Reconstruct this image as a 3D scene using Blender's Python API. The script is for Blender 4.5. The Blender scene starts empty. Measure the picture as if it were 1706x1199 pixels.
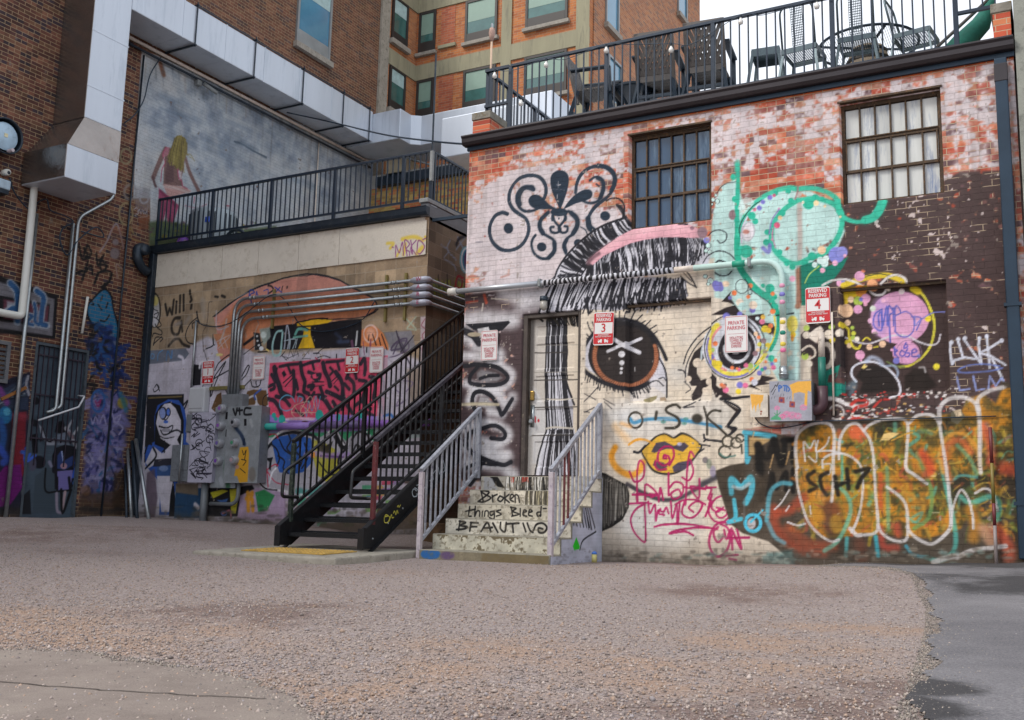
import bpy, math, random
import numpy as np
from mathutils import Matrix, Vector
from math import radians, sin, cos, pi
random.seed(7); RNG = np.random.RandomState(11)
SC = bpy.context.scene
COL = SC.collection
# ------------------------------------------------------------------ camera
CF, CX, CY = 1680.24, 853.0, 599.5            # focal length and centre in photo pixels
def _rot(yaw, pit, rol):
    a, b = cos(yaw), sin(yaw); c, s = cos(pit), sin(pit)
    fwd = np.array([b*c, a*c, s]); rt = np.array([a, -b, 0.0]); up = np.cross(rt, fwd)
    cr, sr = cos(rol), sin(rol)
    return np.array([rt*cr+up*sr, -rt*sr+up*cr, fwd])
RM = _rot(radians(-28.857), radians(8.659), radians(1.4133))
cd = bpy.data.cameras.new('camera'); cam = bpy.data.objects.new('camera', cd); COL.objects.link(cam)
cd.sensor_width = 36.0; cd.sensor_fit = 'HORIZONTAL'; cd.lens = 36.0*CF/1706.0
cd.clip_start = 0.05; cd.clip_end = 4000
cam.matrix_world = Matrix([[RM[0][i], RM[1][i], -RM[2][i], 0] for i in range(3)] + [[0, 0, 0, 1]])
SC.camera = cam
# ------------------------------------------------------------------ sky and sun: bright thin overcast
SUN_EL, SUN_AZ = radians(46), radians(218)     # azimuth clockwise from +Y
W = bpy.data.worlds.new('World'); SC.world = W; W.use_nodes = True
nt = W.node_tree; nt.nodes.clear()
wo = nt.nodes.new('ShaderNodeOutputWorld'); bg = nt.nodes.new('ShaderNodeBackground')
sk = nt.nodes.new('ShaderNodeTexSky'); sk.sky_type = 'NISHITA'; sk.sun_disc = False
sk.sun_elevation = SUN_EL; sk.sun_rotation = SUN_AZ; sk.dust_density = 4.0; sk.air_density = 1.0
tc = nt.nodes.new('ShaderNodeTexCoord'); nz = nt.nodes.new('ShaderNodeTexNoise')
nz.inputs['Scale'].default_value = 2.2; nz.inputs['Detail'].default_value = 6
cr = nt.nodes.new('ShaderNodeValToRGB'); cr.color_ramp.elements[0].position = 0.2; cr.color_ramp.elements[1].position = 0.6
cr.color_ramp.elements[0].color = (.72, .72, .72, 1); cr.color_ramp.elements[1].color = (.95, .95, .95, 1)
mx = nt.nodes.new('ShaderNodeMixRGB'); mx.inputs[2].default_value = (6.2, 6.5, 7.0, 1)
nt.links.new(tc.outputs['Generated'], nz.inputs['Vector']); nt.links.new(nz.outputs['Fac'], cr.inputs[0])
nt.links.new(cr.outputs[0], mx.inputs[0]); nt.links.new(sk.outputs[0], mx.inputs[1])
nt.links.new(mx.outputs[0], bg.inputs[0]); bg.inputs[1].default_value = 0.132
nt.links.new(bg.outputs[0], wo.inputs[0])
sd = bpy.data.lights.new('sun', 'SUN'); sd.energy = 1.6; sd.angle = radians(18); sd.color = (1.0, .96, .9)
sun = bpy.data.objects.new('sun', sd); COL.objects.link(sun)
sdir = Vector((sin(SUN_AZ)*cos(SUN_EL), cos(SUN_AZ)*cos(SUN_EL), sin(SUN_EL)))
sun.rotation_euler = sdir.to_track_quat('Z', 'Y').to_euler()
vs = SC.view_settings; vs.view_transform = 'Standard'; vs.look = 'None'; vs.exposure = 0.56; vs.gamma = 1.0
vs.use_curve_mapping = False
SC.cycles.transparent_max_bounces = 12
# ------------------------------------------------------------------ photo pixel -> point on a real plane
def ray(p): return RM.T @ np.array([(p[0]-CX)/CF, -(p[1]-CY)/CF, 1.0])
def onY(p, D): r = ray(p); return r*D/r[1]
def onX(p, D): r = ray(p); return r*D/r[0]
def onZ(p, D): r = ray(p); return r*D/r[2]
# ------------------------------------------------------------------ colours and materials
def s2l(c):
    c = np.asarray(c, float)/255.0
    return np.where(c <= .04045, c/12.92, ((c+.055)/1.055)**2.4)
def hexc(h):
    if isinstance(h, str): return np.array([int(h[i:i+2], 16) for i in (0, 2, 4)], float)
    return np.array(h, float)
MATS = {}
def N(t, k, **kw):
    n = t.nodes.new('ShaderNode'+k)
    for a, b in kw.items(): setattr(n, a, b)
    return n
def mat(name, col, rough=.6, metal=0.0, var=.25, scale=6.0, bump=.0, bscale=60.0, dirt=None, spec=.5, alpha=None, streak=False, wear=None):
    """painted / metal / stone surface: base colour broken by two noises, optional dirt blotches and bump"""
    if name in MATS: return MATS[name]
    m = bpy.data.materials.new(name); m.use_nodes = True; t = m.node_tree; L = t.links.new
    b = t.nodes['Principled BSDF']; MATS[name] = m
    c = s2l(hexc(col)); 
    tcn = N(t, 'TexCoord'); co = tcn.outputs['Object']
    if streak:
        mp = N(t, 'Mapping'); mp.inputs['Scale'].default_value = (1, 1, .12); L(co, mp.inputs[0]); co = mp.outputs[0]
    n1 = N(t, 'TexNoise'); n1.inputs['Scale'].default_value = scale; n1.inputs['Detail'].default_value = 8; n1.inputs['Roughness'].default_value = .65; L(co, n1.inputs[0])
    r1 = N(t, 'ValToRGB'); r1.color_ramp.elements[0].position = .3; r1.color_ramp.elements[1].position = .72
    lo = np.clip(c*(1-var), 0, 1); hi = np.clip(c*(1+var*.6), 0, 1)
    r1.color_ramp.elements[0].color = (*lo, 1); r1.color_ramp.elements[1].color = (*hi, 1); L(n1.outputs['Fac'], r1.inputs[0])
    out = r1.outputs[0]
    for dd, th in ((dirt, .58), (wear, .64)):
        if dd is None: continue
        n2 = N(t, 'TexNoise'); n2.inputs['Scale'].default_value = scale*2.3; n2.inputs['Detail'].default_value = 10; n2.inputs['Roughness'].default_value = .75; L(co, n2.inputs[0])
        r2 = N(t, 'ValToRGB'); r2.color_ramp.elements[0].position = th-.06; r2.color_ramp.elements[1].position = th+.08; L(n2.outputs['Fac'], r2.inputs[0])
        mxx = N(t, 'MixRGB'); mxx.inputs[2].default_value = (*s2l(hexc(dd)), 1); L(r2.outputs[0], mxx.inputs[0]); L(out, mxx.inputs[1]); out = mxx.outputs[0]
    L(out, b.inputs['Base Color'])
    mr = N(t, 'MapRange'); mr.inputs[3].default_value = max(.03, rough-.12); mr.inputs[4].default_value = min(1, rough+.12); L(n1.outputs['Fac'], mr.inputs[0]); L(mr.outputs[0], b.inputs['Roughness'])
    b.inputs['Metallic'].default_value = metal; b.inputs['Specular IOR Level'].default_value = spec
    if bump:
        n3 = N(t, 'TexNoise'); n3.inputs['Scale'].default_value = bscale; n3.inputs['Detail'].default_value = 6; L(co, n3.inputs[0])
        bp = N(t, 'Bump'); bp.inputs['Strength'].default_value = bump; bp.inputs['Distance'].default_value = .02; L(n3.outputs['Fac'], bp.inputs['Height']); L(bp.outputs[0], b.inputs['Normal'])
    if alpha is not None: b.inputs['Alpha'].default_value = alpha
    return m
def brickmat(name, cols, mortar, axis, bw=.2134, bh=.0677, ms=.010, weath=.25, rough=.85, dirt=None):
    """bare brick wall: brick bond in metres on the wall's own plane"""
    if name in MATS: return MATS[name]
    m = bpy.data.materials.new(name); m.use_nodes = True; t = m.node_tree; L = t.links.new; MATS[name] = m
    b = t.nodes['Principled BSDF']; tcn = N(t, 'TexCoord'); sp = N(t, 'SeparateXYZ'); L(tcn.outputs['Object'], sp.inputs[0])
    cb = N(t, 'CombineXYZ'); L(sp.outputs[axis], cb.inputs[0]); L(sp.outputs[2], cb.inputs[1])
    br = N(t, 'TexBrick'); br.offset = .5; br.inputs['Scale'].default_value = 1; br.inputs['Brick Width'].default_value = bw; br.inputs['Row Height'].default_value = bh
    br.inputs['Mortar Size'].default_value = ms*.5; br.inputs['Mortar Smooth'].default_value = .3; br.inputs['Color1'].default_value = (0, 0, 0, 1); br.inputs['Color2'].default_value = (1, 1, 1, 1)
    br.inputs['Mortar'].default_value = (.5, .5, .5, 1); L(cb.outputs[0], br.inputs[0])
    cr_ = N(t, 'ValToRGB'); cr_.color_ramp.interpolation = 'CONSTANT'
    n = len(cols); e = cr_.color_ramp.elements
    while len(e) < n: e.new(.5)
    for i, c in enumerate(cols): e[i].position = i/n; e[i].color = (*s2l(hexc(c)), 1)
    L(br.outputs['Color'], cr_.inputs[0])
    n1 = N(t, 'TexNoise'); n1.inputs['Scale'].default_value = 9; n1.inputs['Detail'].default_value = 9; n1.inputs['Roughness'].default_value = .7; L(cb.outputs[0], n1.inputs[0])
    n0 = N(t, 'TexNoise'); n0.inputs['Scale'].default_value = .7; n0.inputs['Detail'].default_value = 5; L(cb.outputs[0], n0.inputs[0])
    ad = N(t, 'Math', operation='ADD'); L(n1.outputs['Fac'], ad.inputs[0]); L(n0.outputs['Fac'], ad.inputs[1])
    mr = N(t, 'MapRange'); mr.inputs[1].default_value = .6; mr.inputs[2].default_value = 1.4; mr.inputs[3].default_value = 1-weath; mr.inputs[4].default_value = 1+weath; L(ad.outputs[0], mr.inputs[0])
    mo = N(t, 'MixRGB'); mo.inputs[2].default_value = (*s2l(hexc(mortar)), 1); L(br.outputs['Fac'], mo.inputs[0]); L(cr_.outputs[0], mo.inputs[1])
    mu = N(t, 'MixRGB', blend_type='MULTIPLY'); mu.inputs[0].default_value = 1; L(mo.outputs[0], mu.inputs[1]); L(mr.outputs[0], mu.inputs[2]); L(mu.outputs[0], b.inputs['Base Color'])
    b.inputs['Roughness'].default_value = rough
    ng = N(t, 'Math', operation='MULTIPLY_ADD'); ng.inputs[1].default_value = -1; L(br.outputs['Fac'], ng.inputs[0]); L(n1.outputs['Fac'], ng.inputs[2])
    bp = N(t, 'Bump'); bp.inputs['Strength'].default_value = .6; bp.inputs['Distance'].default_value = .008; L(ng.outputs[0], bp.inputs['Height']); L(bp.outputs[0], b.inputs['Normal'])
    return m
def paintmat(name, axis, bw, bh, ms, mortar, mdark=.72, bump=.6, rough=.8, swap=None):
    """wall whose colour layers (brick tones, sprayed paint) are the mesh's own 'paint' attribute; alpha = bare masonry"""
    if name in MATS: return MATS[name]
    m = bpy.data.materials.new(name); m.use_nodes = True; t = m.node_tree; L = t.links.new; MATS[name] = m
    b = t.nodes['Principled BSDF']; at = N(t, 'Attribute'); at.attribute_name = 'paint'
    tcn = N(t, 'TexCoord'); sp = N(t, 'SeparateXYZ'); L(tcn.outputs['Object'], sp.inputs[0]); cb = N(t, 'CombineXYZ'); L(sp.outputs[axis], cb.inputs[0]); L(sp.outputs[2], cb.inputs[1])
    nw = N(t, 'TexNoise'); nw.inputs['Scale'].default_value = 18; nw.inputs['Detail'].default_value = 3; L(cb.outputs[0], nw.inputs[0])
    wv = N(t, 'MixRGB', blend_type='LINEAR_LIGHT'); wv.inputs[0].default_value = .004; L(cb.outputs[0], wv.inputs[1]); L(nw.outputs['Color'], wv.inputs[2])
    n1 = N(t, 'TexNoise'); n1.inputs['Scale'].default_value = 35; n1.inputs['Detail'].default_value = 8; n1.inputs['Roughness'].default_value = .7; L(cb.outputs[0], n1.inputs[0])
    mr = N(t, 'MapRange'); mr.inputs[1].default_value = .3; mr.inputs[2].default_value = .7; mr.inputs[3].default_value = .88; mr.inputs[4].default_value = 1.1; L(n1.outputs['Fac'], mr.inputs[0])
    mu = N(t, 'MixRGB', blend_type='MULTIPLY'); mu.inputs[0].default_value = 1; L(at.outputs['Color'], mu.inputs[1]); L(mr.outputs[0], mu.inputs[2])
    out = mu.outputs[0]
    if bw:
        br = N(t, 'TexBrick'); br.offset = .5; br.inputs['Scale'].default_value = 1; br.inputs['Brick Width'].default_value = bw; br.inputs['Row Height'].default_value = bh
        br.inputs['Mortar Size'].default_value = ms*.5; br.inputs['Mortar Smooth'].default_value = .35; L(wv.outputs[0], br.inputs[0])
        dk = N(t, 'MixRGB', blend_type='MULTIPLY'); dk.inputs[0].default_value = 1; dk.inputs[2].default_value = (mdark, mdark, mdark, 1); L(out, dk.inputs[1])
        mc = N(t, 'MixRGB'); mc.inputs[2].default_value = (*s2l(hexc(mortar)), 1); L(at.outputs['Alpha'], mc.inputs[0]); L(dk.outputs[0], mc.inputs[1])
        fm = N(t, 'MixRGB'); L(br.outputs['Fac'], fm.inputs[0]); L(out, fm.inputs[1]); L(mc.outputs[0], fm.inputs[2]); out = fm.outputs[0]
        ng = N(t, 'Math', operation='MULTIPLY_ADD'); ng.inputs[1].default_value = -1; L(br.outputs['Fac'], ng.inputs[0]); L(n1.outputs['Fac'], ng.inputs[2])
        h = ng.outputs[0]
    else: h = n1.outputs['Fac']
    L(out, b.inputs['Base Color']); b.inputs['Roughness'].default_value = rough; b.inputs['Specular IOR Level'].default_value = .3
    bp = N(t, 'Bump'); bp.inputs['Strength'].default_value = bump; bp.inputs['Distance'].default_value = .008; L(h, bp.inputs['Height']); L(bp.outputs[0], b.inputs['Normal'])
    return m
def glassmat(name, tint, rough=.06, spec=.8):
    return mat(name, tint, rough, 0, .15, 1.5, spec=spec)
# ------------------------------------------------------------------ things and parts
def thing(name, label, cat, loc=(0, 0, 0), group=None):
    o = bpy.data.objects.new(name, None); COL.objects.link(o); o.empty_display_size = .2
    o.location = loc; o['label'] = label; o['category'] = cat
    if group: o['group'] = group
    return o
def tag(o, label=None, cat=None, group=None, kind=None):
    for k, v in (('label', label), ('category', cat), ('group', group), ('kind', kind)):
        if v: o[k] = v
    return o
def origin(o):
    l = Vector(o.location)
    return l if o.parent is None else origin(o.parent)+o.matrix_parent_inverse.translation+l
def link(name, me, m, parent=None):
    o = bpy.data.objects.new(name, me); COL.objects.link(o)
    if m is not None: me.materials.append(m)
    if parent is not None:
        o.parent = parent; o.matrix_parent_inverse = Matrix.Translation(-origin(parent))
    return o
def copy_tree(o, parent=None, shift=None):
    c = o.copy(); COL.objects.link(c)
    if parent is not None: c.parent = parent
    for ch in list(o.children): copy_tree(ch, c)
    return c
class MB:
    def __init__(s): s.v = []; s.f = []
    def add(s, vs, fs):
        n = len(s.v); s.v += [tuple(map(float, p)) for p in vs]; s.f += [tuple(i+n for i in f) for f in fs]; return s
    def box(s, x0, x1, y0, y1, z0, z1):
        return s.add([(x, y, z) for x in (x0, x1) for y in (y0, y1) for z in (z0, z1)],
                     [(0, 1, 3, 2), (4, 6, 7, 5), (0, 4, 5, 1), (2, 3, 7, 6), (0, 2, 6, 4), (1, 5, 7, 3)])
    def bar(s, p, q, w, h=None, up=(0, 0, 1)):
        """box section w (sideways) x h (along up) from p to q"""
        h = h or w; p = Vector(p); q = Vector(q); d = (q-p).normalized(); u = Vector(up)
        if abs(d.dot(u)) > .98: u = Vector((0, 1, 0))
        r = d.cross(u).normalized(); u = r.cross(d).normalized()
        vs = [c+r*a*w/2+u*b*h/2 for c in (p, q) for a, b in ((-1, -1), (1, -1), (1, 1), (-1, 1))]
        return s.add(vs, [(3, 2, 1, 0), (4, 5, 6, 7), (0, 1, 5, 4), (1, 2, 6, 5), (2, 3, 7, 6), (3, 0, 4, 7)])
    def tube(s, pts, r, seg=10, cap=True):
        pts = [Vector(p) for p in pts]; n = len(pts); rr = r if hasattr(r, '__len__') else [r]*n
        vs = []; u = None
        for i, p in enumerate(pts):
            d = (pts[min(i+1, n-1)]-pts[max(i-1, 0)]).normalized()
            if u is None:
                u = Vector((0, 0, 1)) if abs(d.z) < .9 else Vector((1, 0, 0))
            u = (u-d*u.dot(d)).normalized(); w = d.cross(u)
            vs += [p+(u*cos(2*pi*k/seg)+w*sin(2*pi*k/seg))*rr[i] for k in range(seg)]
        fs = [(i*seg+k, i*seg+(k+1) % seg, (i+1)*seg+(k+1) % seg, (i+1)*seg+k) for i in range(n-1) for k in range(seg)]
        if cap: fs += [tuple(range(seg))[::-1], tuple((n-1)*seg+k for k in range(seg))]
        return s.add(vs, fs)
    def lathe(s, prof, c, axis='z', seg=20, cap=True):
        """prof: (radius, height) pairs along axis"""
        vs = []
        for r, h in prof:
            for k in range(seg):
                a = 2*pi*k/seg; x, y = r*cos(a), r*sin(a)
                vs.append({'z': (c[0]+x, c[1]+y, c[2]+h), 'y': (c[0]+x, c[1]+h, c[2]+y), 'x': (c[0]+h, c[1]+x, c[2]+y)}[axis])
        n = len(prof)
        fs = [(i*seg+k, i*seg+(k+1) % seg, (i+1)*seg+(k+1) % seg, (i+1)*seg+k) for i in range(n-1) for k in range(seg)]
        if cap: fs += [tuple(range(seg))[::-1], tuple((n-1)*seg+k for k in range(seg))]
        return s.add(vs, fs)
    def prism(s, poly, axis, a, b):
        """2-D outline extruded along an axis: 'y' takes (x,z), 'x' takes (y,z), 'z' takes (x,y)"""
        n = len(poly); f3 = {'y': lambda p, t: (p[0], t, p[1]), 'x': lambda p, t: (t, p[0], p[1]), 'z': lambda p, t: (p[0], p[1], t)}[axis]
        return s.add([f3(p, a) for p in poly]+[f3(p, b) for p in poly],
                     [tuple(range(n)), tuple(range(2*n-1, n-1, -1))]+[(i, i+n, (i+1) % n+n, (i+1) % n) for i in range(n)])
    def quad(s, a, b, c, d): return s.add([a, b, c, d], [(0, 1, 2, 3)])
    def build(s, name, m, parent=None, smooth=False, bevel=0, seg=2):
        me = bpy.data.meshes.new(name); me.from_pydata(s.v, [], s.f)
        import bmesh
        bm = bmesh.new(); bm.from_mesh(me); bmesh.ops.recalc_face_normals(bm, faces=bm.faces[:]); bm.to_mesh(me); bm.free()
        if smooth:
            me.polygons.foreach_set('use_smooth', [len(p.vertices) == 4 for p in me.polygons])
        o = link(name, me, m, parent)
        if bevel:
            md = o.modifiers.new('bevel', 'BEVEL'); md.width = bevel; md.segments = seg; md.limit_method = 'ANGLE'; md.angle_limit = radians(40)
        return o
def arc(c, r, a0, a1, n, ex, ey):
    c, ex, ey = Vector(c), Vector(ex), Vector(ey)
    return [c+ex*(r*cos(a0+(a1-a0)*i/n))+ey*(r*sin(a0+(a1-a0)*i/n)) for i in range(n+1)]
def fillet(pts, r, n=6):
    """polyline with rounded corners"""
    P = [Vector(p) for p in pts]; out = [P[0]]
    for a, b, c in zip(P, P[1:], P[2:]):
        d1 = (a-b); d2 = (c-b); k = min(r, d1.length*.49, d2.length*.49); s_ = b+d1.normalized()*k; e_ = b+d2.normalized()*k
        for i in range(n+1):
            t = i/n; out.append(s_*(1-t)**2+b*2*t*(1-t)+e_*t*t)
    return out+[P[-1]]
def smooth_pts(pts, k=6):
    """Catmull-Rom through 2-D or 3-D points"""
    P = np.array(pts, float)
    if len(P) < 3: return P
    A = np.vstack([2*P[0]-P[1], P, 2*P[-1]-P[-2]]); out = []
    for i in range(1, len(A)-2):
        for t in np.arange(k)/k:
            out.append(.5*((2*A[i])+(-A[i-1]+A[i+1])*t+(2*A[i-1]-5*A[i]+4*A[i+1]-A[i+2])*t*t+(-A[i-1]+3*A[i]-3*A[i+1]+A[i+2])*t**3))
    out.append(A[-2]); return np.array(out)
def textmesh(name, txt, size, m, parent, loc, rot, squeeze=1.0, bold=0.0, align='CENTER', line=1.0):
    """lettering as a thin mesh; size is the cap height's em, rot the text plane"""
    cu = bpy.data.curves.new(name, 'FONT'); cu.body = txt; cu.size = size; cu.align_x = align; cu.align_y = 'CENTER'; cu.offset = bold; cu.space_line = line; cu.extrude = .0006; cu.resolution_u = 3
    o = bpy.data.objects.new(name, cu); COL.objects.link(o)
    dg = bpy.context.evaluated_depsgraph_get(); me = bpy.data.meshes.new_from_object(o.evaluated_get(dg)); bpy.data.objects.remove(o)
    M = Matrix.Translation(Vector(loc)) @ rot.to_4x4() @ Matrix.Diagonal((squeeze, 1, 1, 1)); me.transform(M); me.name = name
    return link(name, me, m, parent)
# ------------------------------------------------------------------ sprayed paint as a colour layer of the wall's own mesh
def vnoise(h, w, cell, rng=RNG):
    gh, gw = int(h/cell)+3, int(w/cell)+3; g = rng.rand(gh, gw)
    y = np.arange(h)/cell; x = np.arange(w)/cell; yi = y.astype(int); xi = x.astype(int); fy = y-yi; fx = x-xi
    fy = (fy*fy*(3-2*fy))[:, None]; fx = (fx*fx*(3-2*fx))[None]
    a = g[yi][:, xi]; b = g[yi][:, xi+1]; c = g[yi+1][:, xi]; d = g[yi+1][:, xi+1]
    return (a*(1-fx)+b*fx)*(1-fy)+(c*(1-fx)+d*fx)*fy
def fbm(h, w, cell, oc=5, rng=RNG):
    o = np.zeros((h, w)); a = 1.; t = 0
    for i in range(oc):
        if cell < 1.2: break
        o += a*vnoise(h, w, cell, rng); t += a; a *= .55; cell /= 2.1
    return o/t
def Zv(x0, y0, s): return lambda pts: [(x0+p[0]/s, y0+p[1]/s)+tuple(p[2:]) for p in pts]
IDN = lambda pts: pts
class Canvas:
    """u across, v up, metres.  Strokes are given where they sit on the wall (traced), widths in traced pixels."""
    def __init__(s, u0, u1, v0, v1, res, plane, base='808080'):
        s.u0, s.v0, s.res, s.plane = u0, v0, res, plane
        s.W = int(round((u1-u0)/res))+1; s.H = int(round((v1-v0)/res))+1
        s.rgb = np.zeros((s.H, s.W, 3))+hexc(base); s.bare = np.zeros((s.H, s.W)); s.z = IDN
        s.U = u0+np.arange(s.W)*res; s.V = v0+np.arange(s.H)*res
        s.grain = np.clip(fbm(s.H, s.W, 3, 2)*1.0, 0, 1); s.mod = fbm(s.H, s.W, 16, 3)
    def uv(s, pts):
        return np.array([s.plane(p) for p in s.z(pts)])
    def pxm(s, pts):
        p = np.mean(np.array([q[:2] for q in s.z(pts)]), 0); a = np.array(s.plane(p)); b = np.array(s.plane((p[0], p[1]+4)))
        k = 1.0
        if s.z is not IDN:
            a1 = s.z([(0, 0), (0, 100)]); k = abs(a1[1][1]-a1[0][1])/100
        return np.linalg.norm(b-a)/4*k          # metres per traced unit
    def win(s, lo, hi):
        i0 = max(0, int((lo[0]-s.u0)/s.res)-1); i1 = min(s.W, int((hi[0]-s.u0)/s.res)+3); j0 = max(0, int((lo[1]-s.v0)/s.res)-1); j1 = min(s.H, int((hi[1]-s.v0)/s.res)+3)
        return i0, i1, j0, j1
    def put(s, sl, a, col, op=1, bare=0):
        a = np.clip(a*op, 0, 1); s.rgb[sl] = s.rgb[sl]*(1-a[..., None])+hexc(col)*a[..., None]
        if bare is not None: s.bare[sl] = s.bare[sl]*(1-a)+bare*a
    def dist(s, P, R):
        i0, i1, j0, j1 = s.win(P.min(0)-R, P.max(0)+R)
        if i1 <= i0 or j1 <= j0: return None, None
        D = np.full((j1-j0, i1-i0), 9e9)
        for a, b in zip(P[:-1], P[1:]):
            k0, k1, l0, l1 = s.win(np.minimum(a, b)-R, np.maximum(a, b)+R)
            if k1 <= k0 or l1 <= l0: continue
            u = s.U[k0:k1][None]; v = s.V[l0:l1][:, None]; d = b-a; n = d@d+1e-12
            t = np.clip(((u-a[0])*d[0]+(v-a[1])*d[1])/n, 0, 1); q = np.hypot(u-a[0]-t*d[0], v-a[1]-t*d[1])
            sub = D[l0-j0:l1-j0, k0-i0:k1-i0]; np.minimum(sub, q, out=sub)
        return D, (slice(j0, j1), slice(i0, i1))
    def st(s, pts, w, col, soft=.3, op=1.0, sm=True, spray=0.0, bare=0):
        P = s.uv(pts); m = w*s.pxm(pts)
        if sm and len(P) > 2: P = smooth_pts(P, 5)
        aa = max(s.res*.9, soft*m); hl = m > .03 and op > .6 and soft > .12; D, sl = s.dist(P, m*(1.15 if hl else .62)+aa)
        if D is None: return
        if hl: s.put(sl, np.clip(1-(D-m/2)/(m*.6), 0, 1)**2*.2, col, op, None)
        q = s.mod[sl]; a = np.clip((m/2*(.8+.4*q)-D)/aa+.5, 0, 1); a = a*a*(3-2*a)*(.84+.2*q)
        if spray: a = a*np.clip(1.3-spray*s.grain[sl]*1.6, 0, 1)
        s.put(sl, a, col, op, bare)
    def fi(s, pts, col, soft=0.0, op=1.0, sm=False, spray=0.0, bare=0):
        P = s.uv(pts); m = soft*s.pxm(pts)
        if sm: P = smooth_pts(np.vstack([P, P[:2]]), 5)[:-5]
        Q = np.vstack([P, P[:1]]); aa = max(s.res*.9, m); D, sl = s.dist(Q, aa)
        if D is None: return
        u = s.U[sl[1]][None]; v = s.V[sl[0]][:, None]; ins = np.zeros(D.shape, bool)
        for (x0, y0), (x1, y1) in zip(Q[:-1], Q[1:]):
            if y0 == y1: continue
            c = ((y0 > v) != (y1 > v)) & (u < (x1-x0)*(v-y0)/(y1-y0)+x0); ins ^= c
        D = np.minimum(D, 9); sd = np.where(ins, D, -D); a = np.clip(sd/aa+.5, 0, 1)
        if spray: a = a*np.clip(1.3-spray*s.grain[sl]*1.6, 0, 1)
        s.put(sl, a, col, op, bare)
        return a, sl
    def el(s, cx, cy, rx, ry, col, soft=0.0, op=1.0, rot=0, n=26, bare=0):
        c, d = cos(radians(rot)), sin(radians(rot))
        s.fi([(cx+rx*cos(t)*c-ry*sin(t)*d, cy+rx*cos(t)*d+ry*sin(t)*c) for t in np.linspace(0, 2*pi, n, endpoint=False)], col, soft, op, bare=bare)
    def ring(s, cx, cy, rx, ry, w, col, a0=0, a1=360, soft=.2, op=1.0, rot=0, n=28):
        c, d = cos(radians(rot)), sin(radians(rot))
        s.st([(cx+rx*cos(t)*c-ry*sin(t)*d, cy+rx*cos(t)*d+ry*sin(t)*c) for t in np.radians(np.linspace(a0, a1, n))], w, col, soft, op)
    def dots(s, items, col=None):
        for it in items: s.el(it[0], it[1], it[2], it[2], it[3] if len(it) > 3 else col)
    def hair(s, A, B, n, cols, w0, w1, jit=6, bend=0.0, seed=1, op=1.0, l0=.0, l1=1.0):
        """n strands running from curve A to curve B"""
        rg = np.random.RandomState(seed); A = smooth_pts(A, 10) if len(A) > 2 else np.array(A, float); B = smooth_pts(B, 10) if len(B) > 2 else np.array(B, float)
        def at(C, t):
            i = t*(len(C)-1); k = min(int(i), len(C)-2); return C[k]+(C[k+1]-C[k])*(i-k)
        for i in range(n):
            t = rg.rand(); a = at(A, t)+rg.randn(2)*jit*.3; b = at(B, np.clip(t+rg.randn()*.02, 0, 1))+rg.randn(2)*jit
            p0 = l0*rg.rand(); p1 = 1-(1-l1)*rg.rand(); a_, b_ = a+(b-a)*p0, a+(b-a)*p1
            m = (a_+b_)/2+np.array([-(b_-a_)[1], (b_-a_)[0]])*bend*(1+.5*rg.randn())
            s.st([tuple(a_), tuple(m), tuple(b_)], w0+(w1-w0)*rg.rand(), cols[rg.randint(len(cols))], .3, op)
    def mesh(s, name, m, parent, to3, hole=None, depth=None, gain=1.0, flip=False):
        """grid mesh with a 'paint' colour attribute; hole(u,v) mask of cells left open; depth(u,v) recess in metres"""
        U, V = np.meshgrid(s.U, s.V); D = np.zeros_like(U) if depth is None else depth(U, V)
        co = to3(U, V, D).reshape(-1, 3).astype(np.float32)
        idx = np.arange(s.H*s.W).reshape(s.H, s.W)
        q = np.stack([idx[:-1, :-1], idx[:-1, 1:], idx[1:, 1:], idx[1:, :-1]], -1)
        if flip: q = q[..., ::-1]
        if hole is not None:
            k = ~hole((U[:-1, :-1]+U[1:, 1:])/2, (V[:-1, :-1]+V[1:, 1:])/2); q = q[k]
        q = q.reshape(-1, 4); nf = len(q)
        me = bpy.data.meshes.new(name); me.vertices.add(len(co)); me.vertices.foreach_set('co', co.ravel())
        me.loops.add(nf*4); me.loops.foreach_set('vertex_index', q.ravel().astype(np.int32))
        me.polygons.add(nf); me.polygons.foreach_set('loop_start', np.arange(0, nf*4, 4, dtype=np.int32)); me.polygons.foreach_set('loop_total', np.full(nf, 4, np.int32))
        me.update(calc_edges=True)
        at = me.color_attributes.new('paint', 'FLOAT_COLOR', 'POINT'); c4 = np.ones((len(co), 4), np.float32)
        c4[:, :3] = np.clip(s2l(s.rgb.reshape(-1, 3))*gain, 0, .86); c4[:, 3] = np.clip(s.bare.ravel(), 0, 1)
        at.data.foreach_set('color', c4.ravel())
        return link(name, me, m, parent)
def bricks(c, pal, bw, bh, mortar=None, v_off=0.0):
    """per-brick colour and per-brick random number on the same bond as the material's brick texture"""
    row = np.floor(c.V/bh).astype(int); off = np.where(row % 2 != 0, .5*bw, 0)
    bc = np.floor((c.U[None]+off[:, None])/bw).astype(int); hsh = (bc*7919+row[:, None]*104729) & 0xffff
    rg = np.random.RandomState(5); tab = rg.rand(0x10000); tab2 = rg.randint(0, len(pal), 0x10000)
    P = np.array([hexc(p) for p in pal]); rgb = P[tab2[hsh]]*(.9+.2*tab[(hsh*31) & 0xffff])[..., None]
    return rgb, tab[hsh]
def mixin(c, mask, rgb, bare=None):
    m = np.clip(mask, 0, 1); c.rgb = c.rgb*(1-m[..., None])+(rgb if getattr(rgb, 'ndim', 0) == 3 else hexc(rgb))*m[..., None]
    if bare is not None: c.bare = c.bare*(1-m)+bare*m
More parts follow.
